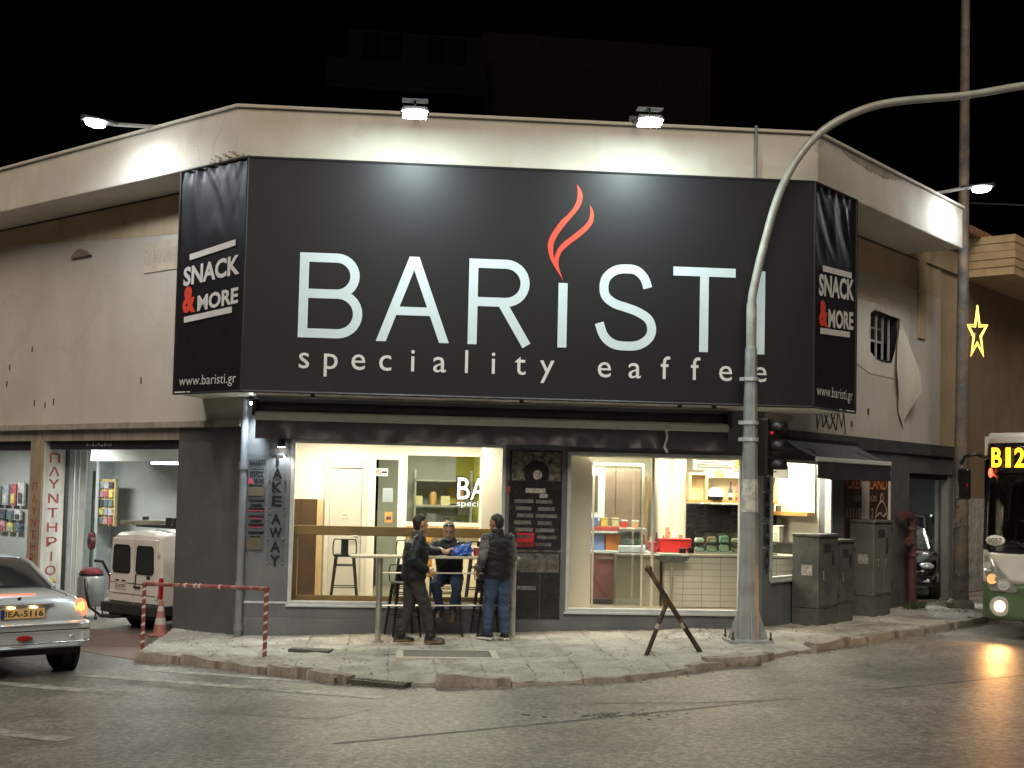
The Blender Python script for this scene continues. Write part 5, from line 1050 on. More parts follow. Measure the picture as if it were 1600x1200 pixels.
m = MB(); m.box(.08, .58, -.035, -.002, 0, 2.06); m.build("leaf", DG, t); 
for q in ((.0, .075, 0, 2.2), (.585, .66, 0, 2.2), (.0755, .5845, 2.07, 2.2)): m = MB(); m.box(q[0], q[1], -.06, -.002, q[2], q[3]); m.build("frame", pm("frame_grey", (.62, .58, .49), rough=.5), t, bevel=.01)
m = MB(); m.tube([(.52, -.04, 1.0), (.52, -.09, 1.0), (.42, -.09, 1.0)], .012, 8); m.build("handle", PIN, t); m = MB(); m.box(.28, .38, -.042, -.036, 1.28, 1.36); m.build("plate", pm("plate_grey", (.72, .70, .62), rough=.3), t); letters("letter", "WC", BLK, t, .29, .37, 1.30, 1.345, -.045)
# lettering and notices on the glazed partition
t = thing("window_lettering", "white cafe lettering with dark outline on the kitchen glazing", "lettering", wf(0, 1.6, 0), A0)
for nm, mt, bd, yy in (("outline", BLK, .075, -.006), ("letter", VWH, .02, -.012)):
    letters(nm, "B", mt, t, 3.21 - bd * .35, 3.40 + bd * .35, 2.02 - bd * .3, 2.36 + bd * .3, yy, bold=bd * .55); letters(nm, "A", mt, t, 3.42 - bd * .35, 3.66 + bd * .35, 2.02 - bd * .3, 2.36 + bd * .3, yy, bold=bd * .55)
    letters(nm, "speci", mt, t, 3.20 - bd * .2, 3.545, 1.88 - bd * .2, 1.99 + bd * .2, yy, bold=bd * .6)
def notice(x, z, w_, h_, mt, label, kind="notice"):
    t = thing("notice", label, "notice", wf(x, 1.63, z), A0); m = MB(); m.box(-w_ / 2, w_ / 2, -.006, -.001, 0, h_); m.build("sheet", mt, t); return t
NW = pm("notice_white", (.75, .73, .68), rough=.6); NO = pm("notice_orange", (.62, .30, .08), rough=.6, var=.5, scale=16); NB = pm("notice_blue", (.36, .40, .44), rough=.5)
t = notice(1.99, 2.36, .20, .12, NW, "white no smoking notice on the glazed door"); m = MB(); stroke(m, [(x - .045, z + .06) for x, z in arc(0, 0, .033, .033, 0, 360, 16)], .012, -.012, -.008); stroke(m, [(-.065, .08), (-.025, .04)], .01, -.012, -.008); m.build("symbol", VRED, t); m = MB(); m.box(.005, .085, -.011, -.0065, .045, .075); m.build("print_line", BLK, t)
t = notice(2.12, 1.62, .12, .17, NO, "small orange notice low on the glazed door"); m = MB(); m.box(-.04, .04, -.011, -.0065, .05, .10); m.build("print_block", BRW, t)
t = notice(2.10, 1.95, .16, .22, NB, "blue grey sheet on the glazed door"); m = MB(); m.box(-.06, .06, -.010, -.0065, .03, .19); m.build("print_block", pm("sheet_print", (.30, .35, .40), rough=.5), t)
# kitchen clutter behind the glass
t = thing("kitchen_rack", "steel rack with jars and boxes in the back kitchen", "rack", wf(2.55, 3.9, FL), A0)
for x in (0, 1.0):
    for y in (0, .4): m = MB(); m.box(x, x + .03, y, y + .03, 0, 2.1); m.build("upright", STEEL, t)
for z in (.5, 1.0, 1.45, 1.9): m = MB(); m.box(0, 1.03, 0, .43, z, z + .03); m.build("shelf", STEEL, t)
cols = [(.5, .5, .45), (.35, .12, .08), (.6, .55, .3), (.12, .2, .3), (.15, .15, .15), (.55, .3, .1)]
for k in range(13):
    z = (.53, 1.03, 1.48)[k % 3]; x = .1 + .25 * (k // 3) + random.uniform(-.03, .03); mt = pm("jar_%d" % (k % 6), cols[k % 6], rough=.4, var=.2)
    j = thing("kitchen_jar", "jar or box number %d on the kitchen rack" % k, "jar", wf(2.55 + x - .02, 4.05, FL + z), A0, "jars on the kitchen rack"); j['label'] = "%s %s on the %s shelf of the kitchen rack behind the glazing" % (["leftmost", "second", "third", "fourth", "rightmost"][min(4, k // 3)], ["square tin", "round jar"][k % 2], ["lower", "middle", "upper"][k % 3])
    m = MB(); h_ = random.uniform(.15, .3)
    if k % 2: m.lathe([(.06, 0), (.065, h_ * .8), (.04, h_)], 10)
    else: m.box(-.08, .08, -.08, .08, 0, h_)
    m.build("body", mt, j, smooth=40); m = MB(); m.box(-.05, .05, -.05, .05, h_ + .001, h_ + .03); m.build("lid", DARKST, j)
t = thing("kitchen_notice_board", "yellow and white papers on the olive kitchen wall", "notice board", wf(3.35, 4.37, 1.7), A0)
m = MB(); m.box(0, .3, -.02, -.002, 0, .5); m.build("paper", NW, t); m = MB(); m.box(-.2, .1, -.025, -.021, .2, .5); m.build("paper", pm("yellow_paper", (.6, .5, .15), rough=.6), t)
t = thing("orange_backrest", "orange padded chair back behind the seated man inside", "chair", wf(2.62, 1.25, FL), A0)
m = MB(); m.box(-.2, .2, -.03, .03, .55, 1.05); m.build("backrest", pm("orange_pad", (.60, .30, .05), rough=.6), t, bevel=.03); m = MB(); m.box(-.2, .2, -.35, .0, .42, .48); m.build("seat", pm("orange_pad", (.6, .3, .05)), t, bevel=.02)
for x in (-.18, .18):
    for y in (-.32, .0): m = MB(); m.box(x - .015, x + .015, y - .015, y + .015, 0, .42); m.build("leg", SB, t)
# counter with white tiles
t = thing("shop_counter", "serving counter faced with long white tiles behind the right window", "counter", wf(0, 0, 0), A0)
m = MB(); m.box(6.46, 9.3, 1.05, 1.65, FL, 1.20); m.build("carcass", pm("grout", (.30, .27, .22), rough=.8), t)
TILE = pm("cream_tile", (.74, .71, .63), rough=.2, var=.06, scale=2)
tm_ = MB(); tm_.box(0, .292, -.012, 0, 0, .092); tme2 = tm_.mesh("tile"); tme2.materials.append(TILE)
for r_ in range(8):
    for k in range(9): piece("tile", tme2, t, (6.47 + k * .30, 1.05, FL + .01 + r_ * .098))
m = MB(); m.box(6.40, 9.32, 1.0, 1.70, 1.201, 1.24); m.build("worktop", pm("worktop", (.50, .46, .38), rough=.35, var=.1), t, bevel=.006)
t = thing("display_case", "glass display case with snacks on the counter", "display case", wf(7.0, 1.1, 1.241), A0)
m = MB(); m.box(.0, 1.3, .0, .45, 0, .03); m.build("base", STEEL, t)
m = MB(); m.box(.0, 1.3, .0, .006, .031, .34); m.box(0, 1.3, 0, .45, .341, .347); m.build("pane", glass("case_glass", (.85, .93, .88), refl=1.2), t)
m = MB(); m.box(.0, 1.3, .02, .43, .17, .176); m.build("shelf", glass("case_glass", (.85, .93, .88)), t)
for k in range(12):
    s_ = thing("snack", ["first", "second", "third", "fourth", "fifth", "sixth"][k % 6] + " wrapped snack from the left on the " + ("upper" if k > 5 else "lower") + " level of the display case", "snack", wf(7.08 + (k % 6) * .2, 1.30, 1.272 + (.146 if k > 5 else 0)), A0, "snacks in the display case"); m = MB(); m.loft([[(x_ * w_, y_ * w_, z_) for x_, y_ in ((.075, .05), (-.07, .055), (-.075, -.05), (.07, -.055))] for w_, z_ in ((.9, 0), (1, .02), (.95, .05 + .02 * (k % 3)), (.7, .07 + .02 * (k % 3)))]); m.build("wrapper", pm("snack_%d" % (k % 4), [(.2, .36, .26), (.55, .42, .25), (.6, .58, .5), (.4, .2, .12)][k % 4], rough=.5, var=.3, scale=20), s_, smooth=50); m = MB(); m.box(-.05, .05, -.065, -.058, .01, .05); m.build("label", NW, s_)
t = thing("black_tile_splashback", "glossy black tiled splashback behind the counter", "splashback", wf(6.98, 2.18, 0), A0)
m = MB(); m.box(.08, 1.7, .0, .015, 1.30, 2.02); m.build("backing", pm("dark_grout", (.10, .10, .09), rough=.8), t)
tb_ = MB(); tb_.box(0, .145, -.01, 0, 0, .07); tbm = tb_.mesh("tile"); tbm.materials.append(pm("black_tile", (.012, .012, .013), rough=.12))
for r_ in range(9):
    for k in range(10): piece("tile", tbm, t, (.085 + k * .155, .0, 1.31 + r_ * .078))
t = thing("wall_shelf_unit", "open oak wall shelf with white bowl above the black tiles", "shelf", wf(7.06, 2.0, 0), A0)
for z in (2.05, 2.50): m = MB(); m.box(0, 1.5, -.02, .17, z, z + .04); m.build("board", OAKS if z < 2.2 else pm("pale_oak", (.6, .42, .22)), t)
for x in (0, .28, 1.0, 1.46): m = MB(); m.box(x, x + .035, -.015, .16, 2.091, 2.499); m.build("divider", pm("pale_oak", (.6, .42, .22)), t)
m = MB(); m.box(0, 1.5, .171, .179, 2.05, 2.54); m.build("back_board", pm("shelf_back", (.75, .62, .38), rough=.5), t)
t = thing("white_helmet_bowl", "round white and black bowl on the oak wall shelf", "bowl", wf(7.52, 2.04, 2.092), A0)
m = MB(); m.lathe([(.12, .0), (.135, .06)], 16); m.build("base", SB, t, smooth=50); m = MB(); m.lathe([(.14, .061), (.13, .13), (.08, .19), (.01, .21)], 16); m.build("dome", VWH, t, smooth=50)
t = thing("menu_board", "white menu board above the counter shelf", "menu board", wf(7.02, 1.55, 2.58), A0)
m = MB(); m.box(0, .95, -.01, .01, 0, .30); m.build("board", NW, t)
for k in range(6): m = MB(); m.box(.06, .55 + .05 * (k % 3), -.014, -.0105, .24 - k * .04, .25 - k * .04); m.build("print_line", PNK if k % 3 == 0 else BRW, t)
m = MB(); m.box(.68, .9, -.014, -.0105, .05, .25); m.build("print_block", NO, t)
# red cartons, coffee machine, bowl etc on the counter
def boxthing(name, label, cat, x, y, z, w_, d_, h_, mt, lid=None):
    t = thing(name, label, cat, wf(x, y, z), A0); m = MB(); m.box(0, w_, 0, d_, 0, h_); m.build("body", mt, t, bevel=.008)
    m = MB(); m.box(-.008, w_ + .008, -.008, d_ + .008, h_ + .001, h_ + .02); m.build("lid", lid or mt, t, bevel=.004); return t
REDX = pm("red_carton", (.62, .03, .03), rough=.4, var=.15)
boxthing("red_carton", "long red carton on the counter left of the display case", "carton", 6.46, 1.35, 1.241, .50, .25, .20, REDX)
boxthing("red_carton", "small dark red carton beside the long red one", "carton", 6.30, 1.40, 1.241, .13, .2, .14, pm("dark_red_carton", (.42, .03, .06), rough=.4))
boxthing("card_terminal", "black card terminal on the counter edge", "terminal", 6.86, 1.10, 1.241, .09, .1, .07, SB); boxthing("card_terminal", "second black terminal beside the red carton", "terminal", 6.72, 1.10, 1.241, .1, .1, .06, SB)
t = thing("coffee_machine", "white coffee machine with steel top on the side counter", "coffee machine", wf(5.80, 1.35, 1.22), A0)
m = MB(); m.box(0, .42, 0, .4, 0, .12); m.box(0, .42, .2, .4, .121, .34); m.build("body", VWH, t, bevel=.02); m = MB(); m.box(-.01, .43, 0, .41, .341, .40); m.build("top", STEEL, t, bevel=.015)
m = MB(); m.box(.06, .36, .195, .199, .22, .32); m.build("control_panel", pm("panel_grey", (.25, .25, .26), rough=.3), t)
for x in (.14, .28): m = MB(); m.tube([(x, .12, .24), (x, .12, .19)], .018, 8); m.build("spout", STEEL, t)
for k, (x, c_) in enumerate(((5.90, (.6, .06, .05)), (6.08, (.65, .35, .2)), (6.20, (.6, .1, .08)))):
    t = thing("syrup_tub", ["red tub", "peach tub", "dark red tub"][k] + " standing on the coffee machine", "tub", wf(x, 1.55, 1.621 - (0 if k < 2 else .38)), A0); m = MB(); m.lathe([(.055, 0), (.06, .10)], 12); m.build("body", pm("tub%d" % k, c_, rough=.4), t, smooth=40); m = MB(); m.lathe([(.062, .101), (.062, .12)], 12); m.build("lid", VWH, t)
t = thing("side_counter", "low side counter with steel top carrying the coffee machine", "counter", wf(5.70, 1.15, FL), A0)
m = MB(); m.box(.02, .72, .02, .6, 0, .78); m.build("carcass", pm("counter_beige", (.46, .42, .34), rough=.5, var=.1), t); m = MB(); m.box(0, .74, -.05, .62, .781, .82); m.build("worktop", STEEL, t, bevel=.008)
t = thing("grey_tray", "dark grey oval tray jutting from the counter end", "tray", wf(6.55, .82, 1.12), A0); m = MB(); m.loft([[(.28 * r_ * math.cos(k * math.pi / 10), .13 * r_ * math.sin(k * math.pi / 10), z) for k in range(20)] for r_, z in ((.6, 0), (.85, .03), (1., .10), (.97, .10), (.8, .04), (.4, .02))]); m.build("dish", pm("grey_dish", (.10, .12, .13), rough=.25), t, smooth=50); m = MB(); m.tube([(0, .05, -.70), (0, .05, 0)], .025, 8); m.build("stand", STEEL, t)
# pink freezer and crates at the left
PINK = pm("pink_freezer", (.34, .13, .15), rough=.25, var=.2, scale=2)
t = thing("chest_freezer", "dusky pink freezer cabinet low behind the right window", "freezer", wf(5.32, 1.4, FL), A0)
m = MB(); m.box(0, 1.0, 0, .6, .08, .80); m.build("body", PINK, t, bevel=.02); m = MB(); m.box(0, 1.0, -.01, .6, .801, .85); m.build("lid", VWH, t, bevel=.01); m = MB(); m.box(.05, .95, .03, .57, 0, .079); m.build("plinth", SB, t); m = MB(); m.box(.15, .8, -.025, -.011, .72, .75); m.build("handle", STEEL, t)
for x, w_, c_, nm in ((5.34, .24, (.22, .30, .62), "blue"), (5.60, .24, (.62, .20, .05), "orange")): 
    t = boxthing("storage_crate", nm + " crate standing on the pink freezer", "crate", x, 1.5, FL + .851, w_, .3, .24, pm(nm + "_crate", c_, rough=.4, var=.2, scale=10))
t = thing("red_shelf_board", "red edged shelf above the blue and orange crates", "shelf", wf(5.30, 1.45, 1.56), A0); m = MB(); m.box(0, .62, 0, .4, 0, .07); m.build("board", pm("red_brown", (.42, .07, .05), rough=.5), t, bevel=.005); m = MB(); m.box(0, .62, -.012, -.001, -.03, -.0); m.build("trim", VWH, t)
for k, (x, c_) in enumerate(((5.36, (.1, .18, .5)), (5.52, (.6, .5, .12)), (5.70, (.55, .5, .3)))): boxthing("small_box", ["blue", "yellow", "cream"][k] + " box on the red edged shelf", "box", x, 1.5, 1.631, .11, .15, .12, pm("sbox%d" % k, c_, rough=.5))
t = thing("tall_cupboard", "tall brown grey cupboard at the back of the right room", "cupboard", wf(5.62, 3.4, FL), A0); CUP = pm("taupe_board", (.26, .20, .16), rough=.4, var=.2, streak=.1)
m = MB(); m.box(0, .9, .02, .6, 0, 2.2); m.build("body", CUP, t)
for x in (.01, .46): m = MB(); m.box(x, x + .43, -.0, .018, .08, 2.18); d__ = m.build("door", CUP, t, bevel=.004); m = MB(); m.box(x + (.38 if x < .2 else .03), x + (.40 if x < .2 else .05), -.03, -.001, 1.0, 1.2); m.build("handle", STEEL, d__)
t = thing("paper_towel_box", "white wall dispenser with dark print high behind the right window", "dispenser", wf(5.30, 1.9, 1.75), A0); m = MB(); m.box(0, .34, 0, .2, 0, .85); m.build("body", VWH, t, bevel=.02); m = MB(); m.box(.1, .22, -.012, -.001, .1, .7); m.build("print_block", BRW, t); m = MB(); m.box(-.02, .36, -.02, .2, -.04, -.001); m.build("shelf", VWH, t)
t = thing("arched_mirror", "arched pale mirror on the back wall of the right room", "mirror", wf(6.72, 4.37, 0), A0); m = MB(); m.prism([(-.4, 1.1), (.45, 1.1), (.45, 2.75)] + [(.45 - .85 * (1 - math.cos(a)), 2.1 + .65 * math.sin(a)) for a in (1.3, 1.0, .7, .35, .0)] + [(-.4, 2.1)][0:0], -.02, 0, 'y'); m.build("glass", pm("pale_mirror", (.62, .68, .56), rough=.2, metal=.0), t); m = MB(); m.box(.47, .60, -.06, 0, FL, CE); m.build("frame", pm("slate_frame", (.14, .17, .19), rough=.4), t)
t = thing("dried_branch", "bundle of dried branches standing behind the counter", "branches", wf(6.45, 2.6, FL), A0); m = MB()
for k in range(14): a = random.uniform(0, 6.28); m.tube([(0, 0, .6), (.03 * math.cos(a), .03 * math.sin(a), 1.3), (.09 * math.cos(a), .09 * math.sin(a), random.uniform(1.7, 2.1))], .008, 5)
m.build("twigs", pm("twig", (.28, .2, .1), rough=.8), t); m = MB(); m.lathe([(.09, 0), (.11, .3), (.07, .62)], 12); m.build("vase", CUP, t, smooth=50)
# inside the flank window, on the partition that closes the room
ZF = ZR - RAD(90)
t = thing("cup_shelf", "pale shelf with a row of upturned cups seen through the flank window", "shelf", wR(2.10, -2.5, 0), ZF); m = MB(); m.box(0, 2.2, 0, .25, 1.86, 1.92); m.build("board", OAKS, t); m = MB(); m.box(0, 2.2, .26, .28, 1.86, 2.9); m.build("back_board", WHITEP, t)
m = MB(); m.box(1.55, 1.60, -.02, .25, 1.921, 2.5); m.build("divider", WHITEP, t)
for k in range(7):
    q = wR(2.17, -2.35 + k * .2, 1.921); c = thing("cup", ["deepest", "second deepest", "third deepest", "middle", "third nearest", "second nearest", "nearest"][k] + " white cup upside down on the shelf behind the flank window", "cup", q, ZF, "cups on the flank window shelf"); m = MB(); m.lathe([(.055, 0), (.055, .03), (.045, .11), (.03, .12)], 12); m.build("body", VWH, c, smooth=40); m = MB(); m.tube([(.05, 0, .03), (.085, 0, .05), (.05, 0, .09)], .008, 6); m.build("handle", VWH, c)
t = thing("black_bar_counter", "black bar counter with chalk drawings inside the flank window", "counter", wR(1.75, -2.5, FL), ZF); m = MB(); m.box(0, 2.2, 0, .05, 0, .98); m.build("front", pm("chalk_black", (.02, .018, .016), rough=.6, var=.4, scale=4), t); m = MB(); m.box(0, 2.2, -.02, .55, .981, 1.02); m.build("worktop", SB, t)
for pts in ([(1.0, .3), (1.1, .55), (1.2, .35), (1.12, .25)], [(1.55, .5), (1.7, .65), (1.8, .45), (1.65, .3)]): m = MB(); stroke(m, cr(pts), .015, -.006, -.001); m.build("chalk_drawing", BRW, t)
for k in range(4): g_ = boxthing("coffee_grinder", ["silver grinder", "dark grinder", "steel jug", "cream canister"][k] + " on the black bar counter", "grinder", 0, 0, 0, .14, .14, .30 - .05 * (k % 2), [STEEL, SB, STEEL, WHITEP][k]); g_.location = wR(1.9, -2.1 + k * .42, FL + 1.021); g_.rotation_euler = (0, 0, ZF)
t = thing("flank_menu_strip", "white menu strip with orange square at the top of the flank window", "menu board", wR(1.2, -1.7, 2.46), ZF); m = MB(); m.box(0, 1.5, -.01, .01, 0, .22); m.build("board", NW, t); m = MB(); m.box(.16, .36, -.015, -.0105, .01, .21); m.build("print_block", NO, t)
for a_ in ((.5, 1.3, .10, .125), (.7, 1.2, .05, .07)): m = MB(); m.box(a_[0], a_[1], -.015, -.0105, a_[2], a_[3]); m.build("print_line", BRW, t)
ceil(8.6, 1.9, .8, .35, 50, "ceiling panel light behind the flank window")

BOT = [(.10, .22, .08), (.30, .12, .04), (.45, .42, .36), (.05, .05, .06), (.50, .08, .05), (.55, .45, .12)]
def bottle(loc, k, label, group):
    t = thing("bottle", label, "bottle", loc, 0, group); s_ = random.uniform(.9, 1.15)
    m = MB(); m.lathe([(.030 * s_, 0), (.033 * s_, .01), (.033 * s_, .15 * s_), (.014, .21 * s_), (.013, .26 * s_)], 10); m.build("body", pm("bottle_%d" % (k % 6), BOT[k % 6], rough=.15, var=.1), t, smooth=40); m = MB(); m.lathe([(.034 * s_, .05), (.034 * s_, .12)], 10); m.build("label", NW if k % 2 else NO, t); m = MB(); m.lathe([(.015, .261 * s_), (.015, .285 * s_)], 8); m.build("cap", [SB, PIN, REDX][k % 3], t)
for k in range(9): bottle(wf(7.42 + k * .12, 2.07, 2.092 if k > 2 else 2.542), k, ["first", "second", "third", "fourth", "fifth", "sixth", "seventh", "eighth", "ninth"][k] + " syrup bottle from the left on the oak wall shelf", "syrup bottles on the wall shelf")
for k in range(6): bottle(wf(6.12 + k * .105, 1.50 + .04 * (k % 2), 1.241 if k > 2 else 1.221), k, ["first", "second", "third", "fourth", "fifth", "sixth"][k] + " small bottle from the left behind the red carton", "bottles on the counter")
for k in range(5):
    t = thing("cup_stack", ["first", "second", "third", "fourth", "fifth"][k] + " stack of paper cups from the left behind the red carton", "cups", wf(6.52 + k * .11, 1.63, 1.241), A0, "paper cup stacks on the counter"); hh = .22 + .06 * ((k * 7) % 4)
    m = MB(); m.lathe([(.042, 0), (.045, .02), (.036, hh)], 12); m.build("cups", [VWH, pm("kraft_cup", (.40, .28, .17), rough=.7)][k % 2], t, smooth=40); m = MB(); m.lathe([(.046, 0), (.046, .012)], 12); m.build("rim", VWH, t)
t = thing("wall_clock_poster", "framed coffee poster on the pale back wall of the right room", "poster", wf(6.1, 4.36, 1.75), A0); m = MB(); m.box(0, .5, -.03, -.002, 0, .7); m.build("frame", SB, t); m = MB(); m.box(.04, .46, -.034, -.031, .04, .66); m.build("print", pm("coffee_poster_print", (.30, .20, .12), rough=.5, var=.8, scale=6), t)
t = thing("glass_screen", "tall clear glass screen standing inside the right window", "glass screen", wf(5.28, .86, FL), A0); m = MB(); m.box(.03, .77, 0, .006, .03, 2.2); m.build("pane", glass("screen_glass", (.88, .90, .88), refl=2.2), t)
for q_ in ((0, .029, 0, 2.24), (.771, .80, 0, 2.24), (.03, .77, 2.201, 2.24), (.03, .77, 0, .029)): m = MB(); m.box(q_[0], q_[1], -.01, .016, q_[2], q_[3]); m.build("frame", pm("white_trim", (.7, .68, .62)), t)

t = thing("overhead_cable", "thin black overhead cable running off to the right from the tiled roof", "cable", wR(7.0, .5, 7.9), 0); m = MB(); e_ = Vector((20, 22, 8.6)) - wR(7.0, .5, 7.9); m.tube([(0, 0, 0)] + [tuple(e_ * f + Vector((0, 0, -.5 * math.sin(math.pi * f)))) for f in (.15, .3, .45, .6, .75, .9, 1.)], .012, 6); m.build("cable", SB, t)

# ================================================================= CAR WASH HALL CONTENTS
TUBE = pm("tube_light", (1, 1, 1), rough=.4, var=0, emit=(.93, 1.0, .96), estr=8.)
for s_, i_, lb in ((3.4, 1.3, "ceiling tube light over the white van"), (7.6, 1.6, "ceiling tube light in the middle of the car wash"), (12.2, 1.6, "ceiling tube light over the accessory racks")):
    t = thing("tube_lamp", lb, "tube lamp", wL(s_, -i_, 0), ZL, "tube lamps in the car wash")
    m = MB(); m.tube([(-.7, 0, 2.90 - .4 * (s_ < 7)), (.7, 0, 2.90 - .4 * (s_ < 7))], .02, 8); m.build("tube", TUBE, t); m = MB(); m.box(-.75, .75, -.05, .05, 2.925 - .4 * (s_ < 7), 2.938 - .4 * (s_ < 7)); m.build("tray", VWH, t)
    lamp("tube_light", 'AREA', t, (0, 0, 2.85 - .4 * (s_ < 7)), (0, 0, -1), 62, (.95, 1., .94), 1.4, .3)
# accessory racks on the back wall
PKC = [(.12, .16, .22), (.45, .12, .14), (.55, .52, .50), (.18, .22, .20), (.60, .55, .18), (.08, .08, .09), (.50, .30, .32), (.35, .40, .45)]
def goods(s0, s1, z0, z1, nx, nz_, label, group, seed, inw=3.44):
    rnd = random.Random(seed); me = MB(); me.box(0, 1, -.04, 0, 0, 1); me2 = me.mesh("packet")
    for k in range(nx):
        for j in range(nz_):
            w_ = (s1 - s0) / nx; h_ = (z1 - z0) / nz_; q = wL(s0 + k * w_, -inw, z0 + j * h_)
            c_ = rnd.choice(PKC); t = thing("accessory_packet", ["rightmost", "second from right", "third from right", "third from left", "second from left", "leftmost"][k % 6] + (" " if nz_ == 1 else [" bottom", " middle"][j] + " ") + label, "packet", q, 0, group); t.rotation_euler = (0, 0, ZL + math.pi)
            mt = pm("packet_%02d" % PKC.index(c_), c_, rough=.35, var=.5, scale=14)
            m = MB(); ww = w_ * rnd.uniform(.7, .9); hh = h_ * rnd.uniform(.7, .92); m.box(-ww, 0, -.05, .0, 0, hh); m.build("card", mt, t); m = MB(); m.box(-ww * .8, -ww * .2, -.065, -.051, hh * .1, hh * .55); m.build("blister", pm("packet_%02d" % ((PKC.index(c_) + 3) % 8), PKC[(PKC.index(c_) + 3) % 8], rough=.3, var=.5, scale=14), t)
goods(11.9, 13.9, 1.55, 2.15, 6, 1, "tall accessory packet in the top row on the car wash wall", "top row of accessory packets", 1)
goods(12.0, 14.0, .95, 1.50, 6, 2, "row small accessory packet on the car wash wall", "lower rows of accessory packets", 2)
t = thing("colourful_poster_rack", "colourful display rack of air fresheners above the van roof", "display rack", wL(8.05, -3.1, 1.25), ZL + math.pi)
m = MB(); m.box(-.45, .25, -.06, 0, 0, .95); m.build("board", pm("rack_orange", (.55, .42, .20), rough=.5, var=.3, scale=8), t)
for k in range(4):
    for j in range(5): m = MB(); m.box(-.42 + k * .165, -.42 + k * .165 + .13, -.10, -.061, .04 + j * .18, .04 + j * .18 + .13); m.build("packet", pm("packet_%02d" % ((k * 3 + j) % 8), PKC[(k * 3 + j) % 8], rough=.4, var=.5, scale=14), t)
t = thing("blue_folded_parasol", "folded blue parasol standing against the car wash wall", "parasol", wL(8.15, -2.35, -.195), 0)
m = MB(); m.lathe([(.03, .45), (.10, .55), (.13, .9), (.10, 1.5), (.04, 2.1), (.01, 2.15)], 9); m.build("canopy", pm("blue_canvas", (.03, .07, .25), rough=.7, var=.2), t, smooth=30); m = MB(); m.tube([(0, 0, 0), (0, 0, 2.3)], .02, 8); m.build("pole", ALU, t); m = MB(); m.lathe([(.2, 0), (.2, .06)], 14); m.build("foot", DARKST, t)
t = thing("hose_reel", "red hose reel on the inner wall of the car wash", "hose reel", wL(6.4, -1.65, 1.05), ZL)
m = MB(Matrix.Rotation(RAD(-20), 4, 'Z') @ Matrix.Rotation(RAD(90), 4, 'X')); m.lathe([(.12, -.05), (.16, -.045), (.16, .045), (.12, .05)], 18); m.build("reel", pm("reel_red", (.16, .025, .035), rough=.4), t, smooth=40); m = MB(Matrix.Rotation(RAD(-20), 4, 'Z') @ Matrix.Rotation(RAD(90), 4, 'X')); m.lathe([(.06, -.06), (.06, .06)], 14); m.build("hub", DARKST, t)
m = MB(); m.tube([(0, 0, -1.2), (0, 0, 1.3)], .03, 8); m.build("stand", pm("green_post", (.08, .12, .08), rough=.6), t)
# vacuum machine
t = thing("vacuum_machine", "wet vacuum machine with red top and black hose beside the van", "vacuum", wL(4.75, -.62, -.195), ZL + 2.2)
m = MB(); m.lathe([(.20, .22), (.23, .30), (.23, .70), (.20, .74)], 18); m.build("drum", pm("drum_steel", (.20, .21, .21), rough=.4, metal=.3), t, smooth=40); m = MB(); m.lathe([(.20, .741), (.20, .77), (.19, .82), (.12, .87), (.05, .88)], 18); m.build("motor_head", pm("vac_red", (.12, .015, .02), rough=.4), t, smooth=40); m = MB(); m.lathe([(.208, .75), (.209, .78)], 18); m.build("band", SB, t)
m = MB(); m.tube([(.2, 0, .55), (.38, .05, .7), (.45, .1, .5), (.42, .15, .25), (.3, .3, .10), (.05, .4, .08), (-.2, .35, .3), (-.25, .25, .7), (-.1, .15, .98), (.1, .1, 1.0)], .025, 8); m.build("hose", SB, t, smooth=50)
for a in range(4): m = MB(); x, y = .2 * math.cos(a * 1.57 + .8), .2 * math.sin(a * 1.57 + .8); m.tube([(x, y, .24), (x * 1.15, y * 1.15, .06)], .014, 6); m.ball((x * 1.15, y * 1.15, .035), .035, 8, 6); m.build("castor", DARKST, t)

# ================================================================= VEHICLES
TYRE = pm("tyre_rubber", (.018, .017, .016), rough=.8, var=.2, scale=20, bump=.2); RIM = pm("wheel_rim", (.45, .46, .47), rough=.3, metal=.8)
CGL = pm("car_glass", (.02, .024, .025), rough=.06, spec=.8); REDLAMP = pm("red_lamp", (.35, .015, .015), rough=.15, coat=.5); LITRED = pm("lit_red_lamp", (.6, .05, .02), rough=.2, var=0, emit=(1., .12, .05), estr=2.2); LITORA = pm("lit_orange_lamp", (.9, .4, .05), rough=.2, var=0, emit=(1., .45, .04), estr=5.); CLEARL = pm("clear_lamp", (.62, .64, .64), rough=.08, metal=.3)
def half(w, zb, zm, zs, zt, crown=.02, tuck=.94):
    h_ = [(0, zb), (w * .80, zb), (w * tuck, zb + .05), (w * .985, zb + .14), (w, zm), (w * .985, zs), (w * .94, zs + (zt - zs) * .6), (w * .82, zt), (w * .45, zt + crown * .8), (0, zt + crown)]
    return h_ + [(-x, z) for x, z in h_[-2:0:-1]]
def wheel(t, x, y, r=.30, wd_=.20, out=1):
    Mx = Matrix.Translation((x, y, r)) @ Matrix.Rotation(RAD(90), 4, 'Y')
    e = bpy.data.objects.new("wheel", None); COL.objects.link(e); e.parent = t
    m = MB(Mx); m.lathe([(r * .62, -wd_ / 2), (r * .92, -wd_ / 2), (r, -wd_ * .36), (r, wd_ * .36), (r * .92, wd_ / 2), (r * .62, wd_ / 2)], 28); m.build("tyre", TYRE, e, smooth=40)
    m = MB(Mx); m.lathe([(r * .63, -wd_ * .42), (r * .60, -wd_ * .2), (r * .2, -wd_ * .1), (r * .2, wd_ * .1), (r * .60, wd_ * .2), (r * .63, wd_ * .42)], 20); m.build("rim", RIM, e, smooth=40)
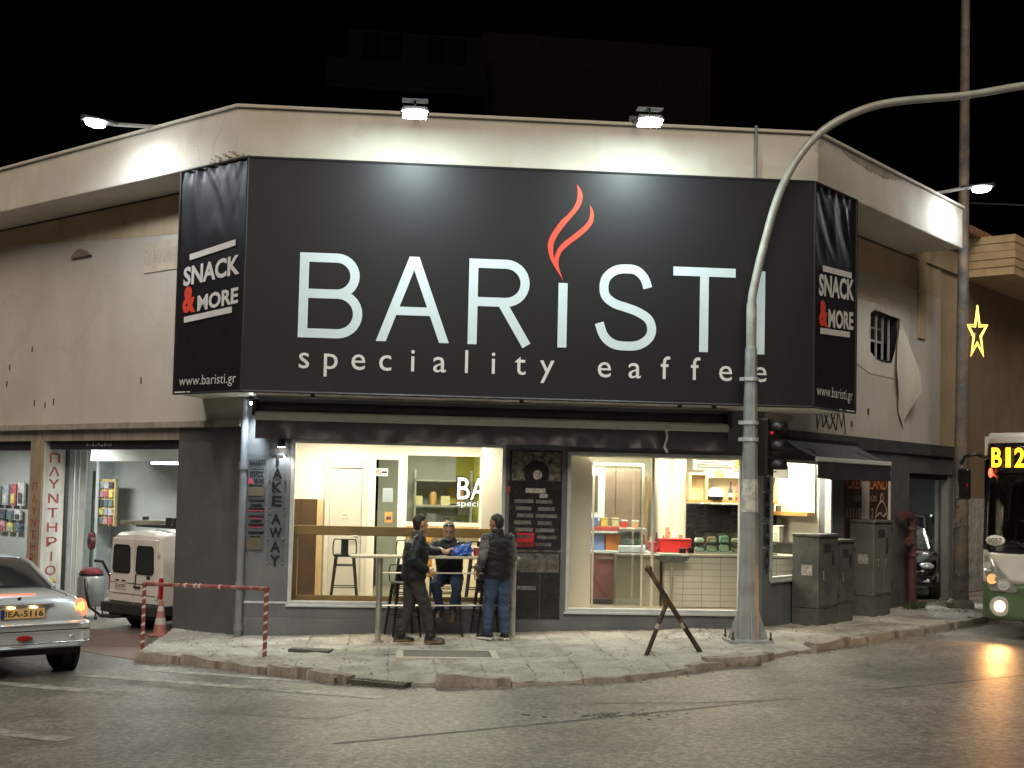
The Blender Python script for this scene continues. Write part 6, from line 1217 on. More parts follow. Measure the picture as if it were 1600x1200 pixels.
def car(label, name, cat, loc, rz, paint, L_=3.83, W2=.83, roofz=1.37, estate=False):
    t = thing(name, label, cat, loc, rz); k = L_ / 3.83
    stn = [(y_, w_, zb_ + .07, zm_ + .03, zs_ + .01, zt_) for y_, w_, zb_, zm_, zs_, zt_ in ((0, .70, .36, .50, .58, .66), (.04, .765, .31, .48, .62, .76), (.09, .79, .28, .48, .70, .86), (.13, .80, .28, .50, .74, .93), (.20, .81, .28, .52, .78, .965), (.45, .825, .27, .55, .84, .985), (.80, .83, .24, .55, .88, 1.0), (1.6, .835, .22, .55, .88, .98), (2.4, .83, .22, .55, .86, .96), (2.9, .825, .22, .55, .82, .94), (3.3, .81, .24, .52, .74, .84), (3.6, .77, .26, .48, .64, .74), (3.75, .70, .28, .46, .58, .66), (3.83, .58, .32, .44, .52, .58))]
    m = MB(); m.loft([[(x, y * k, z) for x, z in half(w * W2 / .83, zb, zm, zs, zt)] for y, w, zb, zm, zs, zt in stn]); b_ = m.build("body", paint, t, smooth=38)
    g_ = [(.78, .67, .66, .99, 1.0), (1.05, .66, .60, .99, 1.15), (1.35, .67, .56, .99, 1.29), (1.60, .67, .54, .98, roofz - .03), (1.95, .68, .54, .97, roofz), (2.30, .68, .55, .96, roofz - .03), (2.65, .68, .60, .95, 1.17), (2.98, .66, .66, .94, .96)] if not estate else [(.12, .70, .68, .96, .98), (.25, .70, .60, .97, 1.2), (.45, .70, .56, .97, roofz - .06), (1.0, .70, .56, .98, roofz - .01), (1.95, .70, .56, .97, roofz), (2.30, .70, .55, .96, roofz - .04), (2.65, .68, .60, .95, 1.17), (2.98, .66, .66, .94, .96)]
    def gr(y, wb, wt, zb, zt, g=0.): wb *= W2 / .83; wt *= W2 / .83; h_ = [(0, zb - .05), (wb, zb - .05), (wb, zb), (wt + .03, zb + (zt - zb) * .75), (wt, zb + (zt - zb) * .93), (wt * .8, zt), (0, zt + .02)]; return [(x * (1 + g), y * k, z + g * .3) for x, z in h_ + [(-x, z) for x, z in h_[-2:0:-1]]]
    m = MB(); m.loft([gr(*g) for g in g_]); m.build("glasshouse", CGL, t, smooth=45)
    rf_ = [g for g in g_ if g[4] > roofz - .08]; m = MB(); rr = []
    for g in rf_:
        q = gr(*g, .012); rr.append([p for p in q if p[2] > g[3] + (g[4] - g[3]) * .88])
    m.loft(rr, cap=False, closed=False); o = m.build("roof", paint, t, smooth=45); o.modifiers.new("t", 'SOLIDIFY').thickness = .012
    for sx in (1, -1):
        def edge(gs): return [(sx * (g[2] * W2 / .83 + .008), g[0] * k, g[3] + (g[4] - g[3]) * .94 + .006) for g in gs]
        m = MB(); m.tube(edge([g for g in g_ if g[0] <= 1.65]), .028, 8); m.build("rear_pillar", paint, t, smooth=50); m = MB(); m.tube(edge([g for g in g_ if g[0] >= 2.2]), .026, 8); m.build("front_pillar", paint, t, smooth=50)
        for y in (.66 * k, 3.08 * k):
            m = MB(Matrix.Translation((sx * (W2 - .02), y, .31)) @ Matrix.Rotation(RAD(90), 4, 'Y')); m.lathe([(.37, -.02), (.37, .022)], 26); m.build("wheel_arch", SB, t); wheel(t, sx * (W2 - .085), y, .315)
        m = MB(); m.ball((sx * (W2 + .08), 2.45 * k, .98), (.09, .05, .065), 12, 8); m.build("mirror", paint, t, smooth=50)
    m = MB(); m.box(-.72, .72, .06, L_ - .1, .28, .37); m.build("underbody", SB, t)
    return t
SILV = pm("silver_paint", (.60, .64, .67), rough=.3, metal=.35, var=.03, coat=.5)
rw_ = Vector((-5.52, 16.01)); hd = RAD(131); fx = Vector((math.cos(hd), math.sin(hd))); rx_ = Vector((fx.y, -fx.x)); org = rw_ - rx_ * .745 - fx * .66
sc_ = car("silver two door car with lit tail lamp leaving at the left edge", "silver_car", "car", (org.x, org.y, gz(org.x) - KERB + .0), hd - RAD(90), SILV)
m = MB(); rr = []
for y, w, z0, z1 in ((-.055, .66, .42, .62), (-.085, .70, .39, .65), (-.06, .775, .37, .665), (.02, .825, .365, .675), (.16, .845, .365, .68), (.32, .842, .38, .675)):
    h_ = [(0, z0), (w * .9, z0), (w, z0 + .05), (w * 1.005, z1 - .08), (w * .99, z1 - .02), (w * .93, z1), (0, z1 + .005)]; rr.append([(x, y, z) for x, z in h_ + [(-x, z) for x, z in h_[-2:0:-1]]])
m.loft(rr); m.build("rear_bumper", SILV, sc_, smooth=40)
def curve_strip(z0, z1, off, mt, nm, wmax=1.):
    pts = [(-.845 - off, .30), (-.84 - off, .14), (-.785 - off, -.06 - off), (-.70, -.088 - off), (0, -.092 - off), (.70, -.088 - off), (.785 + off, -.06 - off), (.84 + off, .14), (.845 + off, .30)]
    pts = [p for p in pts if abs(p[0]) <= wmax]; m = MB(); n = len(pts); m.add([(x, y, z0) for x, y in pts] + [(x, y, z1) for x, y in pts], [(i, i + 1, n + i + 1, n + i) for i in range(n - 1)]); o = m.build(nm, mt, sc_, smooth=60); o.modifiers.new("t", 'SOLIDIFY').thickness = .004
curve_strip(.575, .588, .006, SB, "bumper_groove"); curve_strip(.425, .443, .010, pm("bumper_chrome", (.6, .62, .62), rough=.2, metal=.8), "bumper_lip")
for sx in (1, -1):
    m = MB(); m.ball((sx * .735, .125, .80), (.085, .075, .125), 16, 10); tl = m.build("tail_lamp", LITRED if sx > 0 else LITRED, sc_, smooth=60); m = MB(); m.ball((sx * .725, .065, .83), (.045, .03, .05), 12, 8); m.build("bulb", LITORA, tl, smooth=60)
    m = MB(); m.ball((sx * .56, -.088, .505), (.03, .012, .014), 10, 6); m.build("reflector", PIN, sc_, smooth=50)
m = MB(); m.prism([(-.27, .71), (.27, .71), (.30, .86), (-.30, .86)], .035, .12, 'y'); m.build("plate_recess", pm("recess_silver", (.30, .32, .33), rough=.4, metal=.6), sc_)
m = MB(); m.box(-.26, .26, -.005, .034, .725, .835); pl = m.build("number_plate", pm("plate_amber", (.75, .50, .22), rough=.4, var=.15), sc_); letters("plate_letters", "IEA-5116", BLK, pl, -.20, .24, .745, .815, -.008, bold=.01); m = MB(); m.box(-.259, -.21, -.008, -.0055, .726, .834); m.build("plate_band", pm("plate_blue", (.02, .04, .2), rough=.4), pl)
for x in (-.13, .13): m = MB(); m.ball((x, .0, .85), (.045, .02, .012), 10, 6); m.build("plate_lamp", pm("plate_bulb", (1, .8, .5), rough=.4, var=0, emit=(1, .62, .25), estr=6.), sc_)
m = MB(); m.box(-.38, .38, .028, .09, .862, .885); m.build("chrome_strip", pm("bumper_chrome", (.6, .62, .62)), sc_, bevel=.006)
m = MB(); m.box(-.21, .21, .19, .215, .968, .992); m.build("brake_strip", LITRED, sc_, bevel=.005)
m = MB(); m.prism([(-.02, .90), (.0, .905), (.015, .90), (.02, .92), (.012, .945), (.025, .955), (.0, .965), (-.015, .955), (-.03, .96), (-.02, .935), (-.028, .92)], .115, .122, 'y'); m.build("emblem", SB, sc_)
m = MB(); m.ball((0, -.092, .50), (.10, .012, .035), 14, 6); m.build("fog_lamp", REDLAMP, sc_, smooth=50)
for x in (-.60, .60): m = MB(); m.box(x - .004, x + .004, .10, .72, .55, .99) if False else m.tube([(x, .088, .72), (x * .99, .118, .90), (x * .97, .19, .968), (x * .95, .45, .99), (x * .93, .74, 1.008)], .006, 5); m.build("boot_seam", SB, sc_)
m = MB(); m.tube([(-.56, .742, 1.022), (0, .742, 1.026), (.56, .742, 1.022)], .006, 5); m.build("boot_seam", SB, sc_)
m = MB(); m.tube([(-.50, .80, 1.035), (0, .80, 1.04), (.50, .80, 1.035)], .012, 6); m.build("window_seal", SB, sc_)
m = MB(); m.box(.46, .60, .098, .104, .745, .765); m.build("model_badge", pm("bumper_chrome", (.6, .62, .62)), sc_)
# ---- white panel van
VW = pm("van_white", (.62, .59, .54), rough=.4, var=.06, scale=2, dirt=(.40, .35, .29), dirt_amt=.35, dirt_scale=2.5, coat=.3); VBL = pm("van_black_plastic", (.022, .021, .02), rough=.6, var=.2)
q = wL(2.60, -.02); t = thing("white_van", "white panel van with roof ladder parked nose in at the car wash", "van", (q.x, q.y, -.195), ZL - RAD(90) - RAD(90))
t.rotation_euler = (0, 0, ZL - RAD(90) - RAD(90) + RAD(3))
t.scale = (.84, 1, .91)
def vsec(y, w, zb, zt, r_=.16): h_ = [(0, zb), (w, zb), (w, zb + .5), (w * .995, (zb + zt) * .55), (w * .95, zt - r_), (w * .90, zt - r_ * .4), (w * .80, zt - .03), (0, zt)]; return [(x, y, z) for x, z in h_ + [(-x, z) for x, z in h_[-2:0:-1]]]
m = MB(); m.loft([vsec(.0, .70, .45, 1.58), vsec(.035, .78, .42, 1.69), vsec(.12, .80, .40, 1.74), vsec(.6, .81, .38, 1.77), vsec(2.2, .81, .36, 1.76), vsec(2.6, .80, .36, 1.70), vsec(3.2, .79, .36, 1.12), vsec(3.9, .74, .38, .90), vsec(4.05, .6, .42, .7)]); m.build("body", VW, t, smooth=35)
for sx in (1, -1):
    m = MB(); xs_ = sorted((sx * .012, sx * .72)); fl_ = [(xs_[0], .52), (xs_[1], .52), (xs_[1] - (.0 if sx < 0 else .06), 1.62), (xs_[0] + (.06 if sx < 0 else 0), 1.62)]
    m.prism(fl_, -.03, .03, 'y'); d_ = m.build("rear_door", VW, t, bevel=.015)
    x0, x1 = (.09, .60) if sx > 0 else (-.60, -.09); m = MB(); m.prism([(x0 + .04, 1.03), (x1 - .04, 1.03), (x1, 1.08), (x1 - .02, 1.46), (x1 - .06, 1.50), (x0 + .06, 1.50), (x0 + .02, 1.46), (x0, 1.08)], -.040, -.031, 'y'); wn = m.build("window", CGL, d_); m = MB(); stroke(m, [(x0 + .04, 1.03), (x1 - .04, 1.03), (x1, 1.08), (x1 - .02, 1.46), (x1 - .06, 1.50), (x0 + .06, 1.50), (x0 + .02, 1.46), (x0, 1.08)], .022, -.046, -.038, True); m.build("window_seal", SB, wn)
    m = MB(); m.box(*sorted((sx * .70, sx * .782)), .0, .10, .62, .98); m.build("tail_lamp", REDLAMP, t, bevel=.012)
    m = MB(); m.tube([(sx * .72, -.045, 1.35), (sx * .72, -.045, 1.43)], .018, 8); m.build("hinge", VW, t); m = MB(); m.tube([(sx * .72, -.045, .62), (sx * .72, -.045, .70)], .018, 8); m.build("hinge", VW, t)
    for y in (.72, 3.1): wheel(t, sx * .70, y, .30, .19); m = MB(Matrix.Translation((sx * .79, y, .32)) @ Matrix.Rotation(RAD(90), 4, 'Y')); m.lathe([(.37, -.02), (.37, .024)], 24); m.build("wheel_arch", SB, t)
m = MB(); m.box(-.68, .68, -.036, -.031, .845, .855); m.box(-.68, .68, -.036, -.031, .66, .668); m.build("door_crease", VBL, t)
m = MB(); m.loft([[(x, y, z) for x, z in ((-w, .33), (w, .33), (w, .50), (-w, .50))] for y, w in ((-.15, .70), (-.13, .80), (.08, .84), (.3, .835))]); m.build("rear_bumper", VBL, t, bevel=.03)
m = MB(); m.box(.0, 4.0, 0, 0, 0, 0) if False else m.box(-.74, .74, .0, 3.8, .24, .40); m.build("underbody", VBL, t)
m = MB(); m.box(-.53, -.20, -.042, -.036, .74, .85); pl = m.build("number_plate", pm("plate_white", (.55, .53, .48), rough=.5, var=.2), t); letters("plate_letters", "IZ-0289", SB, pl, -.51, -.22, .765, .825, -.045, bold=.005)
m = MB(); m.box(.05, .24, -.06, -.031, .78, .81); m.build("door_handle", VBL, t, bevel=.005); m = MB(); m.tube([(.10, -.045, 1.02), (.09, -.05, .80)], .010, 6); m.build("wiper", VBL, t); m = MB(); m.box(.40, .50, -.036, -.031, .94, 1.0); m.build("badge", VBL, t); m = MB(); m.box(-.52, -.42, -.045, -.031, .88, .90); m.box(-.32, -.22, -.045, -.031, .88, .90); m.build("plate_light", VBL, t)
m = MB(); m.tube([(-.70, -.2, .26), (-.25, -.22, .27), (-.2, .3, .28)], .025, 8); m.build("exhaust", VBL, t)
# roof ladder, a thing lying on the van
lt = thing("roof_ladder", "folded grey ladder on the roof rack of the white van", "ladder", t.location.copy(), t.rotation_euler.z); lt.scale = (.84, 1, .91)
for x in (-.35, .05): m = MB(); m.box(x - .02, x + .02, -.10, 2.6, 1.86, 1.93); m.build("rail", pm("ladder_grey", (.30, .30, .24), rough=.5, metal=.4, var=.2), lt)
for k in range(9): m = MB(); m.box(-.329, .029, .0 + k * .29, .035 + k * .29, 1.885, 1.91); m.build("rung", pm("ladder_grey", (.3, .3, .24)), lt)
for y in (.45, 1.9): m = MB(); m.box(-.72, .72, y, y + .05, 1.80, 1.855); m.build("rack_bar", VBL, t); 
for x, y in ((-.5, .45), (.4, .45), (.2, .45)): m = MB(); m.box(x, x + .06, y - .02, y + .07, 1.856, 1.99); m.build("rack_stop", VBL, t)
# ---- cars in the right bay
HALL2 = pm("bay_wall", (.36, .37, .36), rough=.7, var=.1)
m = MB(RM); m.box(5.3, 17.5, 5.2, 5.3, -.4, 2.95); m.build("bay_wall", HALL2, bld); m = MB(RM); m.box(5.3, 5.42, .31, 5.19, -.4, 2.95); m.build("bay_wall", HALL2, bld); m = MB(RM); m.box(17.4, 17.5, .41, 5.19, -.4, 2.95); m.build("bay_wall", HALL2, bld); m = MB(RM); m.box(5.3, 17.5, .31, 5.3, 2.86, 2.95); m.build("bay_ceiling", HALLC, bld); m = MB(RM); m.box(8.0, 17.5, .302, .40, -.4, 2.85); m.build("bay_wall", HALL2, bld)
m = MB(); P = [wR(5.43, .02), wR(17.4, .02), wR(17.4, -5.2), wR(5.43, -5.2)]; m.quad(*[(p.x, p.y, .225) for p in P]); tag(m.build("bay_floor", FLOORC), kind="structure")
m = MB(RM); m.box(5.65, 5.75, .05, .2, .2, 2.65); m.box(7.80, 7.92, .05, .2, .2, 2.65); m.build("door_jamb", pm("grey_trim", (.22, .22, .21), rough=.5), bld)
m = MB(RM); m.box(5.76, 7.79, .08, .25, 2.55, 2.65); m.build("shutter_box", SHUT, bld)
t = thing("tube_lamp", "ceiling tube light above the parked cars in the right bay", "tube lamp", wR(8.8, -1.8, 0), ZR, "tube lamps in the car wash"); m = MB(); m.tube([(-.7, 0, 2.80), (.7, 0, 2.80)], .02, 8); m.build("tube", TUBE, t); m = MB(); m.box(-.75, .75, -.05, .05, 2.825, 2.855); m.build("tray", VWH, t); lamp("tube_light", 'AREA', t, (0, 0, 2.75), (0, 0, -1), 190, (.95, 1., .94), 1.4, .3)
def frontlights(t, L_, lit=False):
    for sx in (1, -1): m = MB(); m.ball((sx * .60, L_ - .18, .66), (.15, .14, .07), 14, 8); m.build("headlamp", CLEARL, t, smooth=50); m = MB(); m.box(*sorted((sx * .45, sx * .66)), L_ - .10, L_ - .05, .36, .42); m.build("fog_lamp", CLEARL, t, bevel=.01)
    m = MB(); m.prism([(-.42, .50), (.42, .50), (.36, .36), (-.36, .36)], L_ - .04, L_ + .006, 'y'); m.build("grille", SB, t); m = MB(); m.box(-.26, .26, L_ + .007, L_ + .016, .42, .50); m.build("number_plate", pm("plate_white", (.55, .53, .48)), t)
BLKP = pm("black_car_paint", (.008, .008, .009), rough=.2, var=0, coat=1.); GRYP = pm("grey_car_paint", (.28, .29, .30), rough=.3, metal=.6, var=.04, coat=.5)
q = wR(10.2, -2.05); c1 = car("glossy black car parked in the right bay behind the standpipe", "black_car", "car", (q.x, q.y, .226), ZR + RAD(111), BLKP, 4.0); frontlights(c1, 4.0)
q = wR(15.2, -3.7); c2 = car("silver grey car parked deeper in the right bay behind the black car", "grey_car", "car", (q.x, q.y, .226), ZR + RAD(105), GRYP, 4.1, roofz=1.55, estate=True); frontlights(c2, 4.1)
# ---- city bus
bus = thing("city_bus", "white and green city bus with lit amber route display coming down the right street", "bus", (7.06, 19.45, gz(7.2) - KERB), ZR - RAD(90))
BW_ = pm("bus_white", (.60, .60, .56), rough=.35, var=.05, coat=.4, dirt=(.4, .38, .33), dirt_amt=.25, dirt_scale=2); BGR = pm("bus_green", (.075, .13, .06), rough=.35, var=.1, coat=.4); BBK = pm("bus_black", (.012, .012, .013), rough=.2, var=.1)
BH = 3.12
def fy(x, z): u = (x - 1.25) / 1.25; return .30 * abs(u) ** 5 + max(0, z - 1.25) * .09 + .02
def patch(nm, x0, x1, z0, z1, off, mt, par=None, n=(14, 6)):
    m = MB(); vs = [(x0 + (x1 - x0) * i / n[0], fy(x0 + (x1 - x0) * i / n[0], z0 + (z1 - z0) * j / n[1]) - off, z0 + (z1 - z0) * j / n[1]) for j in range(n[1] + 1) for i in range(n[0] + 1)]
    m.add(vs, [(j * (n[0] + 1) + i, j * (n[0] + 1) + i + 1, (j + 1) * (n[0] + 1) + i + 1, (j + 1) * (n[0] + 1) + i) for j in range(n[1]) for i in range(n[0])]); o = m.build(nm, mt, par or bus, smooth=60); o.modifiers.new("t", 'SOLIDIFY').thickness = .01; return o
for zz0, zz1, mt, nm in ((.30, .84, BGR, "front_bumper"), (.845, 1.33, BW_, "front_panel")): patch(nm, .02, 2.48, zz0, zz1, .0, mt)
patch("windscreen", .12, 2.38, 1.335, 2.50, .0, glass("bus_glass", (.45, .48, .47), refl=.9)); patch("pillar", .02, .12, 1.335, 2.95, .004, BBK, n=(3, 8)); patch("pillar", 2.38, 2.48, 1.335, 2.95, .004, BBK, n=(3, 8)); patch("display_band", .12, 2.38, 2.50, 2.95, .003, BBK)
patch("scuttle", .12, 2.38, 1.30, 1.42, .012, BBK)
# roof cap
m = MB(); m.loft([[(x, fy(x, 2.95) + dy, z) for x in np.linspace(.02, 2.48, 15)] for dy, z in ((-.005, 2.955), (.0, 3.02), (.06, 3.08), (.22, BH))], cap=False, closed=False); m.build("roof_front", BW_, bus, smooth=70)
m = MB(); m.box(.02, 2.48, .50, 11.5, BH - .06, BH); m.build("roof", BW_, bus, bevel=.04)
for x0 in (0., 2.44):
    m = MB(); m.box(x0, x0 + .06, .34, 11.5, .30, .95); m.build("side_skirt", BGR, bus); m = MB(); m.box(x0, x0 + .06, .34, 11.5, .952, 1.30); m.build("side_panel", BW_, bus); m = MB(); m.box(x0 + .01, x0 + .05, .36, 11.5, 1.302, 2.70); m.build("side_window", glass("bus_glass", (.45, .48, .47)), bus); m = MB(); m.box(x0, x0 + .06, .40, 11.5, 2.702, BH - .062); m.build("side_cantrail", BW_, bus)
    for y in (2.4, 8.6):
        wheel(bus, x0 + (.16 if x0 < 1 else -.10), y, .48, .28)
m = MB(); m.box(.06, 2.44, .4, 11.5, .35, .42); m.build("floor", BBK, bus); m = MB(); m.box(.0, 2.5, 11.501, 11.56, .3, BH); m.build("rear_wall", BW_, bus)
m = MB(); m.box(.2, 2.3, .52, .95, .9, 1.25); m.build("dashboard", BBK, bus); 
LBUS = pm("bus_ceiling_light", (1, 1, 1), rough=.4, var=0, emit=(.85, .95, 1.), estr=1.6)
for y in (3.0, 6.0, 9.0): m = MB(); m.box(.7, .8, y, y + 1.1, 2.95, 2.97); m.build("ceiling_light", LBUS, bus); m = MB(); m.box(1.7, 1.8, y, y + 1.1, 2.95, 2.97); m.build("ceiling_light", LBUS, bus)
for y in (2.2, 3.2, 4.2): m = MB(); m.box(.3, 1.1, y, y + .12, .9, 1.75); m.build("seat_back", pm("bus_seat", (.04, .06, .10), rough=.8), bus)
m = MB(); m.tube([(.45, 1.4, .45), (.45, 1.4, 2.9)], .02, 8); m.build("grab_pole", pm("grab_yellow", (.5, .4, .05), rough=.4), bus)
AMB = pm("amber_leds", (.9, .6, .05), rough=.4, var=0, emit=(1., .50, .02), estr=1.5)
for ch, x0, x1 in (("B", .19, .345), ("1", .40, .475), ("2", .53, .685)): letters("route_letter", ch, AMB, bus, x0, x1, 2.58, 2.88, .135, bold=.03, vshear=.0)
for ch, x0, x1 in (("0", 1.5, 1.7),): pass
m = MB(); m.ball((.13, .28, 2.50), (.035, .02, .075), 8, 6); m.build("marker_lamp", LITRED, bus)
m = MB(); m.ball((.27, .10, 1.475), (.15, .04, .085), 18, 6); ov = m.build("fleet_number_plate", pm("oval_white", (.72, .72, .68), rough=.4), bus, smooth=60); letters("fleet_number", "9057", BLK, ov, .165, .375, 1.435, 1.515, .052)
def onface(pts, off, mt, nm, par=None):
    m = MB(); c = (sum(p[0] for p in pts) / len(pts), sum(p[1] for p in pts) / len(pts)); n = len(pts); vs = []
    for r_ in (1., .66, .33): vs += [(c[0] + (x - c[0]) * r_, fy(c[0] + (x - c[0]) * r_, c[1] + (z - c[1]) * r_) - off - (.02 if r_ < .9 else 0), c[1] + (z - c[1]) * r_) for x, z in pts]
    vs.append((c[0], fy(*c) - off - .02, c[1])); m.add(vs, [(k * n + i, k * n + (i + 1) % n, (k + 1) * n + (i + 1) % n, (k + 1) * n + i) for k in range(2) for i in range(n)] + [(2 * n + i, 2 * n + (i + 1) % n, 3 * n) for i in range(n)]); return m.build(nm, mt, par or bus, smooth=50)
for mir in (0, 1):
    X = (lambda x: 2.5 - .62 * x) if mir else (lambda x: .62 * x)
    pts = cr([(X(.07), 1.22), (X(.25), 1.24), (X(.55), 1.05), (X(.95), .80), (X(.92), .72), (X(.55), .72), (X(.25), .74), (X(.12), .95), (X(.07), 1.22)], 4)[:-1]
    hl = onface(pts, .012, pm("headlamp_shell", (.42, .43, .42), rough=.15, metal=.5), "headlamp")
    for x, z, r_, mt in ((.24, 1.08, .085, CLEARL), (.36, .90, .085, pm("amber_lamp", (.7, .32, .12), rough=.2, var=0, emit=(1, .5, .2), estr=.5)), (.68, .83, .095, CLEARL)):
        m = MB(Matrix.Translation((X(x), fy(X(x), z) - .035, z)) @ Matrix.Rotation(RAD(90), 4, 'X')); m.lathe([(r_ * .85, -.0), (r_ * .9, .03), (r_ * .45, .012), (r_ * .4, .03)], 18); m.build("lamp_ring", mt, hl, smooth=40)
    m = MB(Matrix.Translation((X(.56), fy(X(.56), .5) - .012, .50)) @ Matrix.Rotation(RAD(90), 4, 'X')); m.lathe([(.15, -.03), (.15, .012), (.095, .02)], 20); m.build("lamp_bezel", CLEARL, bus, smooth=40)
    if not mir: lamp("head_light", 'SPOT', bus, (X(.56), fy(X(.56), .5) - .12, .50), (0, -1, -.16), 45, (1., .46, .14), .06, None, RAD(100), .9)
    m = MB(); m.ball((X(.56), fy(X(.56), .52) - .025, .50), (.085, .03, .085), 16, 8); m.build("fog_lamp", pm("lit_fog_lamp", (1, .9, .7), rough=.3, var=0, emit=(1., .52, .20), estr=10.), bus, smooth=50)
m = MB(); m.prism([(.85, 1.24), (1.65, 1.24), (1.55, 1.08), (.95, 1.08)], -.012, .01, 'y'); m.build("badge_recess", pm("olive_recess", (.12, .13, .08), rough=.4), bus)
m = MB(); m.tube([(1.2, -.03, 1.34), (.75, -.04, 1.42), (.6, -.02, 1.46)], .014, 6); m.tube([(1.25, -.03, 1.36), (.9, .0, 1.7), (.65, .02, 1.80)], .012, 6); m.build("wiper", BBK, bus)
m = MB(); m.tube([(.1, .32, 2.72), (-.05, .15, 2.78), (-.20, .10, 2.74), (-.26, .10, 2.62)], .028, 8); m.build("mirror_arm", BBK, bus, smooth=50); m = MB(); m.box(-.30, -.12, .04, .16, 2.08, 2.56); mh = m.build("mirror_housing", BBK, bus, bevel=.03); m = MB(); m.box(-.155, -.13, .03, .039, 2.28, 2.34); m.build("marker_lamp", REDLAMP, mh)

